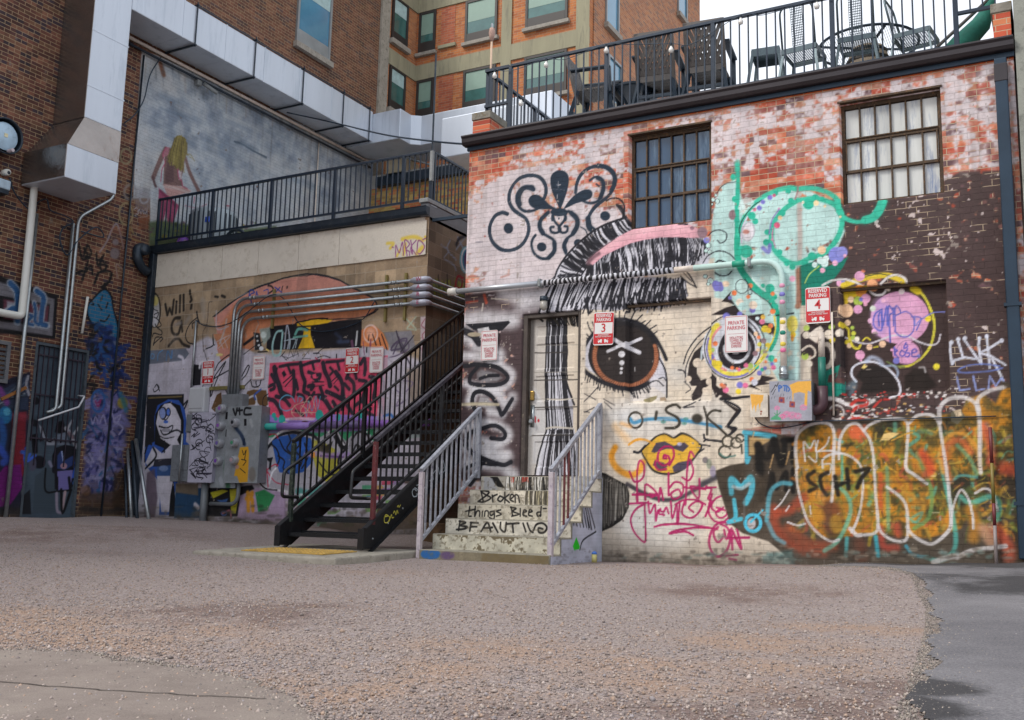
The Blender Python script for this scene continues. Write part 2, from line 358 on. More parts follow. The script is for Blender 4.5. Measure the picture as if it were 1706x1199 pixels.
def weather(c, chips=.75, under='8d857c', fade=.16, skirt=0., z0=-.5):
    f, m, b = fbm(c.H, c.W, 4, 3), fbm(c.H, c.W, 16), fbm(c.H, c.W, 70)
    c.rgb = c.rgb*(1-.5*fade+fade*m+.10*(f-.5))[..., None]; k = sstep(.62, .8, b*.5+m*.5)*.22; c.rgb = c.rgb*(1-k[..., None])+hexc('b4aca6')*k[..., None]
    mixin(c, sstep(chips, chips+.02, f*.55+m*.45)*.8, under)
    s_ = vnoise(c.H, c.W, 3)*0+fbm(c.H, c.W, 9, 3); s_ = fbm(1, c.W, 5, 3)*.6+.4*fbm(1, c.W, 30, 3); mixin(c, sstep(.5, .75, s_)*.16*sstep(.35, .6, b), '4a423c')
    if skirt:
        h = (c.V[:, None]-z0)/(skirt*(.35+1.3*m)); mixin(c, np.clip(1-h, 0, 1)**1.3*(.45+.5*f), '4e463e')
def sstep(a, b, x): t = np.clip((x-a)/(b-a), 0, 1); return t*t*(3-2*t)
# ------------------------------------------------------------------ ground
GPTS = [(0, 0, -.64), (4, 1, -.64), (-4, 2, -.66), (-2, 6, -.60), (2, 6, -.56), (-5, 11.2, -.545), (-3.8, 11.2, -.52), (-2.7, 11.3, -.475), (-1.6, 11.3, -.42), (-.8, 11.3, -.37), (0, 11, -.32), (1.5, 10.5, -.34), (-6.9, 8.4, -.57), (-8.7, 8.4, -.55), (-7, 10.5, -.54), (-8.7, 10.2, -.50), (-8, 11.6, -.5), (-8.9, 12.9, -.36), (-11.3, 13, -.275), (-13, 13, -.255), (-14.7, 13, -.235), (-15, 10.4, -.26), (-12, 10, -.33), (-10, 9.5, -.45), (-11, 7, -.5), (-16, 6, -.4), (-6, 4, -.63), (6, 6, -.5), (-8, 16, -.4), (-20, 20, -.2), (12, 20, -.3), (-25, -5, -.6), (20, -10, -.6), (0, -12, -.7)]
_gp = np.array(GPTS)
def gz(x, y):
    x = np.asarray(x, float); y = np.asarray(y, float); s = 0; t = 0
    for a, b, z in _gp:
        w = 1/(.15+(x-a)**2+(y-b)**2)**1.7; s = s+w*z; t = t+w
    return s/t
_u = np.random.RandomState(4); _uw = [(_u.randn(2)*1.6, _u.rand()*6) for _ in range(14)]
def bump_(x, y, amp=.012):
    z = 0*np.asarray(x, float)
    for f, p in _uw: z = z+amp*np.sin(x*f[0]+y*f[1]+p)/4
    return z
def _w(px, z): p = onZ(px, z); return p[0], p[1]
STAIN = [((390, 1022), 0, .45, .9), ((480, 1012), 0, .3, .7), ((120, 930), 0, .5, .5), ((1210, 998), 0, .4, .8), ((1310, 1000), 0, .35, .7), ((1440, 1180), 0, .22, 1.), ((1490, 1155), 0, .2, 1.), ((1380, 1195), 0, .2, .9), ((1180, 1190), 0, .2, .8), ((900, 1185), 0, .22, .6), ((230, 912), 0, .8, .5), ((60, 915), 0, .9, .5), ((1500, 950), 0, .3, .5), ((1660, 935), 0, 1.1, 1.), ((1620, 950), 0, .8, .7),
         ((150, 1048), 1, .5, .9), ((300, 1050), 1, .4, .8), ((40, 1020), 1, .5, .7), ((850, 1080), 1, .3, .9), ((700, 1110), 1, .25, .8), ((1000, 1100), 1, .3, .9), ((1280, 1075), 1, .35, .9), ((1440, 1050), 1, .3, .9), ((1150, 1145), 1, .25, .9), ((560, 1130), 1, .3, .9), ((1340, 1120), 1, .25, .8), ((880, 1150), 1, .2, .8), ((640, 960), 1, .5, .3)]
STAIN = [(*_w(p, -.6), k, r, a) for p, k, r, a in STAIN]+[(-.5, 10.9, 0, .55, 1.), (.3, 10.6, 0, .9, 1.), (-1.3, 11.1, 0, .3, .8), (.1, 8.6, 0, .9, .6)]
def zone(X, Y):
    c = np.zeros(X.shape+(4,), np.float32); c[..., 3] = 1
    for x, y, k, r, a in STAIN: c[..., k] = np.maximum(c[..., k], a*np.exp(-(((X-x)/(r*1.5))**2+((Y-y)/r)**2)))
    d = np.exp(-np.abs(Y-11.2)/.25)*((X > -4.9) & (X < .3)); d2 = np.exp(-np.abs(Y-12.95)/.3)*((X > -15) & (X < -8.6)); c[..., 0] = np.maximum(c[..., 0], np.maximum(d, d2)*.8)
    return c
def in_poly(px, py, poly):
    r = np.zeros(np.shape(px), bool); n = len(poly)
    for i in range(n):
        (x0, y0), (x1, y1) = poly[i], poly[(i+1) % n]
        if y0 != y1: r ^= ((y0 > py) != (y1 > py)) & (px < (x1-x0)*(py-y0)/(y1-y0)+x0)
    return r
def ground_mat(name, kind):
    m = bpy.data.materials.new(name); m.use_nodes = True; t = m.node_tree; L = t.links.new; b = t.nodes['Principled BSDF']
    tcn = N(t, 'TexCoord'); co = tcn.outputs['Object']
    def noise(sc, det=6, ro=.6):
        n = N(t, 'TexNoise'); n.inputs['Scale'].default_value = sc; n.inputs['Detail'].default_value = det; n.inputs['Roughness'].default_value = ro; L(co, n.inputs[0]); return n.outputs['Fac']
    def ramp(f, stops):
        r = N(t, 'ValToRGB'); e = r.color_ramp.elements
        while len(e) < len(stops): e.new(.5)
        for i, (p, c) in enumerate(stops): e[i].position = p; e[i].color = (*s2l(hexc(c)), 1) if isinstance(c, str) else (c, c, c, 1)
        L(f, r.inputs[0]); return r.outputs[0]
    def mix(f, a, c, mode='MIX'):
        x = N(t, 'MixRGB', blend_type=mode)
        if isinstance(f, (int, float)): x.inputs[0].default_value = f
        else: L(f, x.inputs[0])
        L(a, x.inputs[1]); L(c, x.inputs[2]); return x.outputs[0]
    if kind == 'gravel':
        v = N(t, 'TexVoronoi'); v.inputs['Scale'].default_value = 62; L(co, v.inputs[0])
        v2 = N(t, 'TexVoronoi'); v2.inputs['Scale'].default_value = 130; L(co, v2.inputs[0])
        sx = N(t, 'SeparateXYZ'); L(v.outputs['Color'], sx.inputs[0])
        st_ = ramp(sx.outputs[0], [(0, '7a6c68'), (.2, '968884'), (.42, 'a89a96'), (.6, 'a2979a'), (.75, 'b4a69e'), (.88, '8e8284'), (1, 'c0b2aa')])
        sx2 = N(t, 'SeparateXYZ'); L(v2.outputs['Color'], sx2.inputs[0]); st2 = ramp(sx2.outputs[1], [(0, '867874'), (.5, 'a2958f'), (1, 'b8aaa2')])
        base = mix(ramp(noise(30, 3), [(.42, 0.), (.58, 1.)]), st_, st2)
        za = N(t, 'Attribute'); za.attribute_name = 'zone'; zs = N(t, 'SeparateColor'); L(za.outputs['Color'], zs.inputs[0])
        def zmask(o, k, sc):
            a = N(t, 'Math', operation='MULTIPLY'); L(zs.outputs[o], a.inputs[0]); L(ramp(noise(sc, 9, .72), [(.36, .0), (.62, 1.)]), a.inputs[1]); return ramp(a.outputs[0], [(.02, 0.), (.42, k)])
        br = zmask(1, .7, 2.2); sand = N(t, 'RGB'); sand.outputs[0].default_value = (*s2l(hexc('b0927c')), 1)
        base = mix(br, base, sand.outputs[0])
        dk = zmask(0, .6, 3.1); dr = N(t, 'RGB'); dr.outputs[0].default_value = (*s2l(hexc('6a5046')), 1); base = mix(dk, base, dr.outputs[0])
        h = N(t, 'Math', operation='MULTIPLY_ADD'); h.inputs[1].default_value = -1.6; L(v.outputs['Distance'], h.inputs[0]); L(noise(150, 4), h.inputs[2]); dist = .012; stg = .9
    elif kind == 'asphalt':
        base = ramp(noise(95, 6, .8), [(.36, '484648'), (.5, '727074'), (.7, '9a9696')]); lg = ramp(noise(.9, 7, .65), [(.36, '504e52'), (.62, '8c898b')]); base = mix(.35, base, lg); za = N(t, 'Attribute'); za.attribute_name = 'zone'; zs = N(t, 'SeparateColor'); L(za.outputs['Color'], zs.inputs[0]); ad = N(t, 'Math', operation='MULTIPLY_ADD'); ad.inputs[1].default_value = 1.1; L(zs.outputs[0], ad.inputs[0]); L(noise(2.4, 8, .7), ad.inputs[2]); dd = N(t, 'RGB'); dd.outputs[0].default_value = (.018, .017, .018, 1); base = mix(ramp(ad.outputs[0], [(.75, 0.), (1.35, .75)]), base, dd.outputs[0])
        h = None; hh = noise(220, 4); dist = .006; stg = .6
    else:
        base = ramp(noise(3, 9, .7), [(.3, '6a5f58'), (.5, '837770'), (.72, '958a80')]); fine = ramp(noise(160, 5), [(.3, '625a55'), (.7, '988d85')]); base = mix(.4, base, fine)
        h = None; hh = noise(120, 6); dist = .004; stg = .5
    L(base, b.inputs['Base Color']); b.inputs['Roughness'].default_value = .92; b.inputs['Specular IOR Level'].default_value = .25
    bp = N(t, 'Bump'); bp.inputs['Strength'].default_value = stg; bp.inputs['Distance'].default_value = dist; L(h.outputs[0] if h else hh, bp.inputs['Height']); L(bp.outputs[0], b.inputs['Normal'])
    return m
def sheet(name, xs, ys, dz, m, mask=None):
    X, Y = np.meshgrid(xs, ys); Z_ = gz(X, Y)+dz
    Z_ = Z_+bump_(X, Y)
    co = np.stack([X, Y, Z_], -1).reshape(-1, 3); h, w = X.shape; idx = np.arange(h*w).reshape(h, w)
    q = np.stack([idx[:-1, :-1], idx[:-1, 1:], idx[1:, 1:], idx[1:, :-1]], -1)
    if mask is not None: q = q[mask((X[:-1, :-1]+X[1:, 1:])/2, (Y[:-1, :-1]+Y[1:, 1:])/2)]
    q = q.reshape(-1, 4); me = bpy.data.meshes.new(name); me.from_pydata(co.tolist(), [], q.tolist()); me.polygons.foreach_set('use_smooth', [True]*len(me.polygons))
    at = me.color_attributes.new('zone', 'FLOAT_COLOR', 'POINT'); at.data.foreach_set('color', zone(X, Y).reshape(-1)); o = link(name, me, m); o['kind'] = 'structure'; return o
xs = np.concatenate([[-400, -150, -60, -30], np.arange(-20, 8, .1), [10, 16, 30, 60, 150, 400]]); ys = np.concatenate([[-400, -100, -40, -15, -6], np.arange(-2, 14.5, .1), [16, 20, 30, 60, 150, 400]])
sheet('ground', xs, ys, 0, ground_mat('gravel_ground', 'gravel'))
# ------------------------------------------------------------------ brick building with the eye mural (front wall at y = 11.3)
YD = 11.3
pR = lambda p: tuple(onY(p, YD)[[0, 2]])
R = Canvas(-6.97, -.27, -.95, 5.0, .011, pR)
def cmask(c, pts, soft=0.0, sm=False):
    k, b = c.rgb.copy(), c.bare.copy(); r = c.fi(pts, '000000', soft, sm=sm); c.rgb, c.bare = k, b
    m = np.zeros((c.H, c.W))
    if r: m[r[1]] = r[0]
    return m
def field(c, ctl, sig=.28):
    P = np.array([c.plane(q[:2]) for q in ctl]); val = np.array([q[2] for q in ctl]); U, V = c.U[None], c.V[:, None]
    s = np.zeros((c.H, c.W)); t = s+1e-9
    for (u, v), x in zip(P, val):
        w = np.exp(-((U-u)**2+(V-v)**2)/(2*sig*sig))+1e-6/(.1+(U-u)**2+(V-v)**2); s = s+w*x; t = t+w
    return s/t
def paint_right(c):
    BK, WH, CR, BR, MT, TE, PV, YL, PK, OR = '1d1d24', 'd9d6dc', 'ded0bd', '4a3a39', 'bfdcd6', '27a98a', '7b78c4', 'ead03a', 'e9a8bd', 'ee7f4e'
    big, med, fin = fbm(c.H, c.W, 60), fbm(c.H, c.W, 14), fbm(c.H, c.W, 5, 3)
    rgb, br = bricks(c, ['c25c3e', 'b04a34', 'c86e4c', 'a24e3e', '8c4c44', 'c07e64', '7c5652', 'b85e46', 'ac4c38', 'c88260', '644a4e', 'ba664c'], .2134, .0677)
    c.rgb = rgb*(.88+.3*fin)[..., None]; c.bare[:] = 1
    # red-brown weathering of the middle bricks, orange light glow painted under the gutter
    mixin(c, .55*sstep(4.93, 4.6, c.V)[:, None]*np.ones_like(br)*sstep(.35, .65, big), rgb*.8+hexc('8a6a66')*.2)
    mixin(c, .6*sstep(4.84, 4.9, c.V)[:, None]*np.ones_like(br), 'd8692c')
    W_ = [(785, 260, -.2), (800, 300, .0), (850, 252, .15), (900, 262, .42), (940, 245, .4), (980, 228, .62), (1035, 215, .62), (830, 285, .12), (862, 305, .72), (880, 285, .9), (910, 280, .95), (930, 262, .45), (1000, 255, .62), (1030, 260, .6),
          (800, 325, .7), (790, 345, 1), (830, 325, 1.1), (810, 400, 1.2), (850, 350, 1.2), (840, 450, 1.2), (900, 440, 1.2), (890, 320, .75), (905, 335, .38), (925, 300, .6), (985, 310, .45), (1010, 335, .5), (985, 335, .7), (1035, 330, .2), (1030, 300, .35), (1005, 380, .8), (990, 360, .9), (950, 400, 1.2), (960, 340, .62), (1035, 390, .8), (784, 468, .45), (830, 465, .7), (780, 420, .85),
          (1195, 215, .8), (1230, 210, .72), (1195, 260, .55), (1215, 300, .6), (1195, 305, .45), (1250, 240, .45), (1290, 195, .4), (1285, 250, .2), (1260, 290, .22), (1260, 315, .05), (1320, 220, .3), (1345, 185, .75), (1348, 220, .75), (1352, 260, .78), (1345, 290, .6), (1322, 290, .1), (1300, 300, .15), (1385, 180, .55), (1390, 240, .3), (1385, 300, .25), (1240, 200, .75), (1180, 195, .6), (1100, 205, .45), (1300, 170, .2),
          (1580, 150, .6), (1640, 135, .62), (1600, 175, .5), (1650, 170, .55), (1580, 210, .45), (1620, 215, .6), (1650, 230, .55), (1600, 245, .38), (1640, 270, .4), (1580, 280, .3), (1655, 285, .35)]
    f = field(c, W_, .2); f = np.where((c.V > 4.86)[:, None], -1, f)
    k = sstep(.42, .64, f+(med-.5)*.7+(br-.5)*.32+(fin-.5)*.6)
    wc = hexc('cfcbd2')+(big-.5)[..., None]*np.array([26, 20, 16])
    mixin(c, k*.95, wc, 0); mixin(c, sstep(.2, .6, f+(med-.5)*.5+(fin-.5)*.5)*.38, 'd0beba')
    lowU = sstep(-6.3, -5.2, c.U)[None]
    # ---- chocolate field upper right and behind the white letters on the left
    bm = cmask(c, [(1330, 455), (1392, 325), (1400, 338), (1572, 322), (1572, 300), (1600, 286), (1690, 283), (1706, 740), (1360, 740), (1340, 700), (1345, 560)], 4)
    bm *= sstep(.16, .3, .5+(med-.5)*.8+(fin-.5)*.6)
    mixin(c, bm, hexc(BR)+(big-.5)[..., None]*22, 0)
    c.bare = np.maximum(c.bare, bm*sstep(.6, .7, med*.6+big*.5+.06*sstep(3.2, 3.9, c.V)[:, None])*.8)     # pale joints where the paint left the mortar
    chip = bm*sstep(.735, .76, fin*.55+med*.45+.06*sstep(2.6, 3.6, c.V)[:, None]); mixin(c, chip*.9, 'd8c8c4', 0)
    bl = cmask(c, [(760, 492), (900, 478), (905, 530), (873, 535), (868, 800), (745, 800)], 5); mixin(c, bl*sstep(.12, .26, med+(fin-.5)*.6), '4b3c3e', 0)
    c.bare = np.maximum(c.bare, bl*sstep(.55, .63, med)*.9*(c.V[:, None] > 2.45))
    c.z = Zv(760, 240, 4.283)
    c.st([(75, 1130), (150, 1120)], 16, 'b5402c', .6, .7); c.st([(200, 1075), (215, 1130)], 20, 'c04a30', .6, .7); c.st([(330, 1060), (420, 1075), (620, 1060)], 90, 'cfcacc', .9, .9); c.st([(480, 1140), (620, 1110)], 120, 'c9c6ca', .9, .85)
    c.st([(190, 1140), (185, 1190)], 12, 'c8bcae', .3); c.st([(250, 1100), (370, 1110)], 8, 'c8bcae', .3)
    # ---- cream skin of the face, mint cloud, dark patches
    c.z = IDN
    cream = cmask(c, [(962, 505), (1000, 478), (1140, 450), (1186, 500), (1186, 440), (1150, 440), (1200, 440), (1300, 455), (1345, 470), (1352, 640), (1345, 700), (1240, 715), (1250, 800), (1200, 790), (1225, 860), (1290, 890), (1330, 960), (900, 960), (902, 800), (962, 800)], 3)
    mixin(c, cream, hexc(CR)+(big-.5)[..., None]*np.array([16, 18, 24]), 0)
    for x, y, r, q in ((1080, 700, 60, .3), (1180, 690, 50, .3), (1030, 690, 30, .35), (1100, 880, 70, .3), (1060, 860, 40, .2), (1130, 620, 25, .35), (1140, 560, 12, .3)): c.el(x, y, r, r*.6, 'c4ccd6', 30, q)
    mint = [(1186, 370), (1190, 345), (1200, 310), (1225, 298), (1240, 340), (1262, 330), (1300, 318), (1350, 318), (1385, 335), (1398, 360), (1408, 385), (1395, 415), (1360, 430), (1345, 445), (1332, 440), (1334, 640), (1300, 640), (1255, 560), (1215, 500), (1188, 495), (1172, 440), (1184, 400)]
    mm = cmask(c, mint, 3)*sstep(.2, .32, .45+(med-.5)*.6+(fin-.5)*.4); mixin(c, mm, hexc('b9d9d4')+(big-.5)[..., None]*14, 0)
    c.fi([(1128, 432), (1190, 430), (1190, 505), (1128, 510)], 'd6c9b8', 4)
    # mortar patch and bare streak down the pilaster joint
    c.st([(1331, 320), (1333, 400), (1331, 470), (1330, 500)], 7, 'b9a79f', .5, .8); c.st([(1330, 450), (1331, 500), (1329, 510)], 8, 'a2664c', .5, .8); c.st([(1334, 540), (1336, 600), (1333, 640)], 8, '8d8078', .6, .5)
    # ---- flower ornament over the white bricks
    c.z = Zv(760, 240, 4.283); S = c.st
    S([(365, 497), (330, 488), (280, 510), (245, 570), (240, 640), (265, 705), (320, 750), (390, 757), (460, 725), (505, 660), (518, 590), (495, 530), (445, 495), (400, 455), (378, 400), (385, 335), (420, 275), (470, 235), (540, 222), (600, 240), (635, 290), (640, 345), (628, 385)], 27, '22303f', .12)
    S([(700, 462), (640, 440), (600, 450), (560, 470), (500, 480), (455, 455), (430, 400), (440, 345), (480, 305), (540, 300), (552, 320)], 20, '22303f', .15)
    S([(552, 322), (500, 310), (465, 335), (447, 385), (455, 430)], 30, '22303f', .2)
    c.fi([(700, 462), (640, 465), (560, 458), (522, 430), (518, 390), (545, 362), (585, 362), (620, 385), (660, 425)], '22303f', 3, sm=True)
    c.fi([(735, 462), (715, 410), (685, 340), (672, 270), (680, 220), (715, 190), (755, 186), (790, 205), (805, 250), (795, 320), (770, 400), (748, 455)], '22303f', 3, sm=True)
    S([(715, 290), (745, 290)], 4, 'b9b4b8'); S([(730, 265), (730, 310)], 4, 'b9b4b8'); S([(690, 320), (770, 325)], 3, '6a6a74', .3, .8); S([(720, 360), (720, 385)], 4, 'b9b4b8', .3)
    c.fi([(765, 462), (800, 410), (850, 360), (910, 325), (955, 325), (972, 350), (960, 385), (915, 405), (850, 425)], '22303f', 3, sm=True)
    S([(852, 345), (858, 290), (885, 225), (940, 175), (1010, 155), (1070, 165), (1120, 205), (1135, 265), (1115, 330), (1070, 385), (1010, 430), (965, 480), (940, 540), (950, 590), (990, 620)], 26, '22303f', .12)
    S([(1010, 155), (1075, 165), (1125, 215), (1130, 275), (1105, 335)], 36, '22303f', .12); S([(940, 530), (950, 590), (985, 620)], 40, '22303f', .15)
    S([(895, 400), (950, 420), (1010, 405), (1045, 350), (1055, 290), (1035, 245), (990, 235), (955, 258)], 18, '22303f', .15); S([(1030, 380), (1050, 320), (1045, 265), (1010, 240)], 32, '22303f', .15)
    S([(1020, 300), (1000, 285)], 14, '22303f')
    c.el(735, 485, 62, 30, '22303f'); c.ring(733, 525, 48, 48, 20, '22303f', -200, 20)
    S([(690, 500), (700, 545), (735, 590), (742, 615), (715, 632), (680, 625), (672, 595), (695, 590)], 17, '22303f'); S([(782, 500), (770, 545), (735, 590), (735, 612), (760, 632), (790, 622), (795, 590), (775, 585)], 17, '22303f'); c.el(733, 530, 6, 8, '22303f')
    S([(660, 485), (615, 520), (593, 575), (605, 625), (650, 655), (690, 680), (708, 720), (695, 780), (650, 815), (600, 812), (555, 775), (538, 720), (545, 680), (565, 650)], 19, '22303f'); S([(655, 490), (605, 540), (597, 590), (620, 635)], 32, '22303f', .15); S([(700, 700), (700, 760), (660, 810)], 30, '22303f', .2)
    S([(800, 478), (855, 510), (872, 570), (845, 630), (790, 675), (765, 725), (785, 780)], 20, '22303f'); S([(820, 490), (862, 535), (862, 585), (835, 635)], 34, '22303f', .15); S([(790, 680), (772, 720), (780, 760)], 28, '22303f', .15)
    c.el(373, 600, 34, 38, '22303f'); c.el(610, 733, 34, 33, '22303f'); c.el(1063, 512, 36, 34, '22303f', 4); S([(888, 590), (920, 610), (935, 640)], 8, '22303f'); c.el(870, 705, 30, 28, '22303f')
    S([(1072, 405), (1110, 385), (1160, 390), (1195, 425), (1200, 470), (1190, 520)], 13, BK); S([(1150, 435), (1185, 465), (1200, 520)], 22, BK, .4); S([(1140, 430), (1190, 500)], 8, BK)
    c.el(205, 657, 7, 7, 'b8716a'); S([(140, 698), (190, 697)], 7, '8f8b94', .5)
    S([(90, 945), (140, 940)], 14, 'b06a58', .6, .6); S([(320, 950), (380, 930)], 14, 'b06a58', .6, .5); S([(150, 985), (200, 960)], 12, 'b06a58', .6, .5)
    # ---- hair: back swoop, pink band, fringe
    c.fi([(660, 1010), (720, 1000), (850, 985), (900, 900), (1000, 800), (1000, 840), (880, 1000), (640, 1020)], 'c6c4cc', 3); c.hair([(760, 900), (900, 860), (1000, 800)], [(640, 1010), (760, 1000), (900, 990)], 50, [BK, BK, 'd2d1da'], 6, 12, 8, .02, 19); c.fi([(690, 975), (720, 880), (790, 780), (880, 690), (1000, 600), (1130, 545), (1215, 530), (1300, 600), (1200, 650), (1080, 720), (960, 820), (880, 900), (830, 985)], 'c6c4cc', 3, sm=False)
    c.hair([(700, 980), (770, 820), (880, 700), (1010, 600), (1140, 545), (1215, 520)], [(840, 975), (900, 880), (980, 790), (1090, 700), (1210, 640), (1290, 600)], 150, [BK, BK, '2b2b33', BK, BK, 'dcdae2'], 7, 14, 12, .06, 3, l0=.25, l1=1.0)
    S([(700, 960), (730, 880), (800, 780), (890, 690), (1010, 600), (1140, 545), (1210, 525)], 14, BK, .4)
    S([(840, 960), (900, 870), (1000, 770), (1120, 690), (1240, 640)], 10, BK, .4)
    c.z = Zv(1020, 200, 3.997)
    c.fi([(-175, 945), (-120, 1000), (20, 990), (450, 1010), (560, 960), (640, 960), (660, 880), (640, 830), (600, 770), (480, 760), (300, 770), (120, 830), (0, 880), (-100, 930)], 'bdbbc4', 3)
    c.hair([(-160, 940), (-80, 890), (0, 850), (120, 810), (260, 780), (420, 770), (560, 790), (620, 800)], [(-190, 1080), (-60, 1060), (40, 1040), (160, 1030), (300, 1010), (430, 1000), (540, 960), (620, 910)], 240, [BK, BK, '26262e', BK, BK, 'dddce4'], 6, 13, 10, -.03, 4, l0=.1, l1=.7)
    c.fi([(-100, 905), (0, 845), (120, 795), (260, 765), (420, 762), (600, 790), (620, 830), (520, 830), (380, 815), (250, 830), (100, 855), (0, 900)], BK, 14, .85)
    c.hair([(-60, 890), (100, 810), (300, 775), (600, 790)], [(-90, 960), (90, 910), (310, 880), (620, 860)], 60, ['d8d7e0'], 3, 6, 6, 0, 9, .7)
    c.fi([(-165, 940), (-110, 885), (-30, 825), (60, 765), (150, 720), (260, 692), (400, 680), (510, 695), (580, 725), (600, 780), (540, 785), (440, 778), (320, 780), (220, 795), (120, 820), (20, 865), (-60, 905), (-130, 965)], 'e3a9b4', 3, sm=False)
    S([(-150, 940), (-60, 865), (60, 790), (200, 735), (350, 715), (520, 720)], 40, 'edbcc2', .9, .6); S([(-160, 950), (-130, 915), (-90, 890)], 26, '6b4b55', .7, .8)
    S([(440, 690), (500, 692)], 12, BK, .4)
    # lower fringe under the pipe
    c.z = Zv(760, 480, 4.283)
    c.fi([(615, 200), (610, 120), (670, 10), (760, -30), (1090, -70), (1400, -80), (1640, -60), (1650, 60), (1500, 120), (1320, 140), (1215, 130), (1200, 150), (1150, 160), (895, 150)], 'b4b2bb', 4)
    c.hair([(680, -20), (800, -60), (1000, -75), (1200, -80), (1450, -85), (1640, -75)], [(600, 170), (720, 165), (890, 160), (1150, 150), (1380, 150), (1640, 90)], 260, [BK, BK, '24242c', BK, 'd2d1da', 'dddce4'], 6, 13, 12, .01, 6, l0=.25, l1=.7)
    c.hair([(670, -10), (780, -50)], [(600, 190), (720, 170)], 34, [BK, BK, 'd6d5dd', 'c4c3cc'], 7, 16, 8, .02, 8)
    c.hair([(900, 60), (1640, 0)], [(900, 185), (1650, 85)], 56, [BK], 6, 11, 12, 0, 11, l0=.3)
    # loose tip on the right of the fringe
    c.z = Zv(1020, 200, 3.997)
    c.fi([(450, 1035), (565, 1115), (520, 1040), (480, 985)], 'd8c9b6', 2); S([(455, 1040), (510, 1085), (562, 1114)], 8, BK); S([(480, 990), (520, 1040), (560, 1112)], 9, BK); S([(470, 1010), (530, 1075)], 5, BK)
    # ---- mint cloud lines, bubbles
    S([(658, 580), (690, 500), (730, 440), (780, 415), (830, 412)], 5, BK)
    for x, y, r in ((670, 530, 14), (690, 500, 10), (665, 560, 9), (700, 540, 16), (640, 835, 18), (625, 870, 14), (650, 880, 16), (630, 800, 0), (620, 1040, 14), (655, 1070, 20), (640, 1090, 12)):
        if r: c.el(x, y, r, r, 'c5e2dc'); c.ring(x, y, r, r, 3, BK)
    c.el(805, 630, 26, 34, '8d7a80'); c.el(532, 718, 14, 13, '9b7280'); c.el(600, 748, 34, 38, '8f737c', 4); c.el(628, 800, 20, 20, PV)
    S([(640, 770), (670, 740), (720, 732), (760, 755), (755, 800), (720, 818), (700, 800)], 7, BK); S([(605, 950), (640, 900), (710, 870), (780, 890), (820, 930)], 7, BK); S([(680, 960), (710, 935), (750, 945)], 11, BK); S([(685, 1015), (720, 1035), (770, 1030), (795, 1005)], 9, BK)
    c.el(690, 1095, 26, 28, PV); c.el(720, 1115, 22, 26, PV, 2); c.el(755, 1090, 26, 20, 'efd3b8', 6)
    # ---- teal ribbon
    c.z = Zv(1180, 240, 4.283)
    S([(207, 150), (212, 260), (208, 400), (205, 520), (205, 640), (212, 760), (225, 860), (265, 940), (330, 1020), (420, 1100), (470, 1160), (490, 1210)], 30, '2bb092', .15)
    S([(215, 600), (205, 740), (225, 870), (270, 950), (340, 1030), (440, 1110), (480, 1180)], 44, TE, .1); S([(207, 130), (205, 190)], 34, '43b89c', .7, .7)
    S([(215, 640), (240, 560), (290, 470), (370, 390), (470, 335), (570, 312), (640, 318), (740, 315), (840, 340), (910, 385), (930, 440)], 34, '3fbf9f', .15)
    S([(230, 660), (222, 600), (250, 530), (310, 450), (380, 400)], 7, BK); S([(236, 700), (245, 590), (300, 490), (390, 405)], 12, 'd7cfe0', .3)
    S([(640, 400), (560, 450), (500, 510), (460, 580), (450, 660), (465, 740), (510, 800), (570, 840), (640, 850), (720, 815), (800, 790), (870, 740), (930, 650), (955, 560), (945, 480), (900, 430), (830, 400), (750, 385), (660, 398)], 34, '37b999', .15)
    S([(930, 400), (925, 470), (955, 510), (1000, 540), (1080, 555), (1170, 530), (1230, 480), (1262, 410)], 28, '3bbd9e', .15); S([(1120, 540), (1180, 520), (1220, 470), (1240, 415)], 60, '3bbd9e', .15)
    for x, y, r in ((190, 392, 22), (180, 235, 20), (270, 765, 46), (240, 745, 22), (715, 425, 40), (765, 385, 28), (815, 390, 16), (590, 405, 22), (525, 490, 26), (510, 770, 20), (600, 875, 22), (420, 628, 20), (415, 700, 24), (310, 510, 28), (335, 550, 22), (480, 350, 18), (570, 335, 20), (690, 850, 26), (440, 1030, 34), (470, 1090, 22), (390, 1010, 16), (740, 800, 30), (560, 850, 20), (425, 1080, 30), (205, 545, 20)): c.el(x, y, r, r, '2fb395', 3)
    c.ring(175, 235, 16, 22, 6, '49b89c')
    c.fi([(652, 870), (740, 840), (860, 870), (985, 810), (1000, 800), (960, 880), (880, 985), (840, 1010), (690, 1150), (665, 1150), (650, 960)], '157a66', 4, sm=False); S([(690, 990), (720, 930), (790, 870)], 10, 'b8cf6a', .3); S([(655, 880), (660, 1130)], 10, '7b4b3c', .4, .8)
    for x, y, r, q in ((470, 365, 12, 'c65a7c'), (440, 380, 18, PV), (390, 412, 16, PV), (365, 455, 18, PV), (330, 466, 13, 'd9607f'), (490, 578, 22, 'd9607f'), (512, 525, 16, 'f0cfa0'), (505, 462, 9, 'd98aa8'), (770, 420, 20, 'f3d3a6'), (832, 442, 10, 'f3d3a6'), (676, 415, 10, 'efe0c8'), (805, 435, 11, 'cfe6de'), (942, 518, 9, 'f3d3a6'), (810, 755, 30, 'f0cda6'), (915, 790, 58, '8488d0'), (955, 770, 40, '8f90d4'), (905, 848, 20, 'efb3d0'), (975, 795, 12, 'efb3d0'), (815, 900, 19, 'f0b0c8'), (600, 960, 22, 'f0b0c8'), (455, 680, 8, 'd98aa8'), (940, 990, 26, 'efb0d4'), (962, 980, 14, '8488d0'), (800, 830, 26, 'cfe6e2'), (830, 850, 28, 'cfe6e2'), (760, 860, 20, 'cfe6e2'), (840, 815, 22, 'd8ebe6'), (300, 1010, 18, OR), (185, 1060, 18, OR), (285, 1090, 13, OR), (460, 1065, 14, OR), (240, 1015, 46, 'c0ddd8')): c.el(x, y, r, r, q, 2)
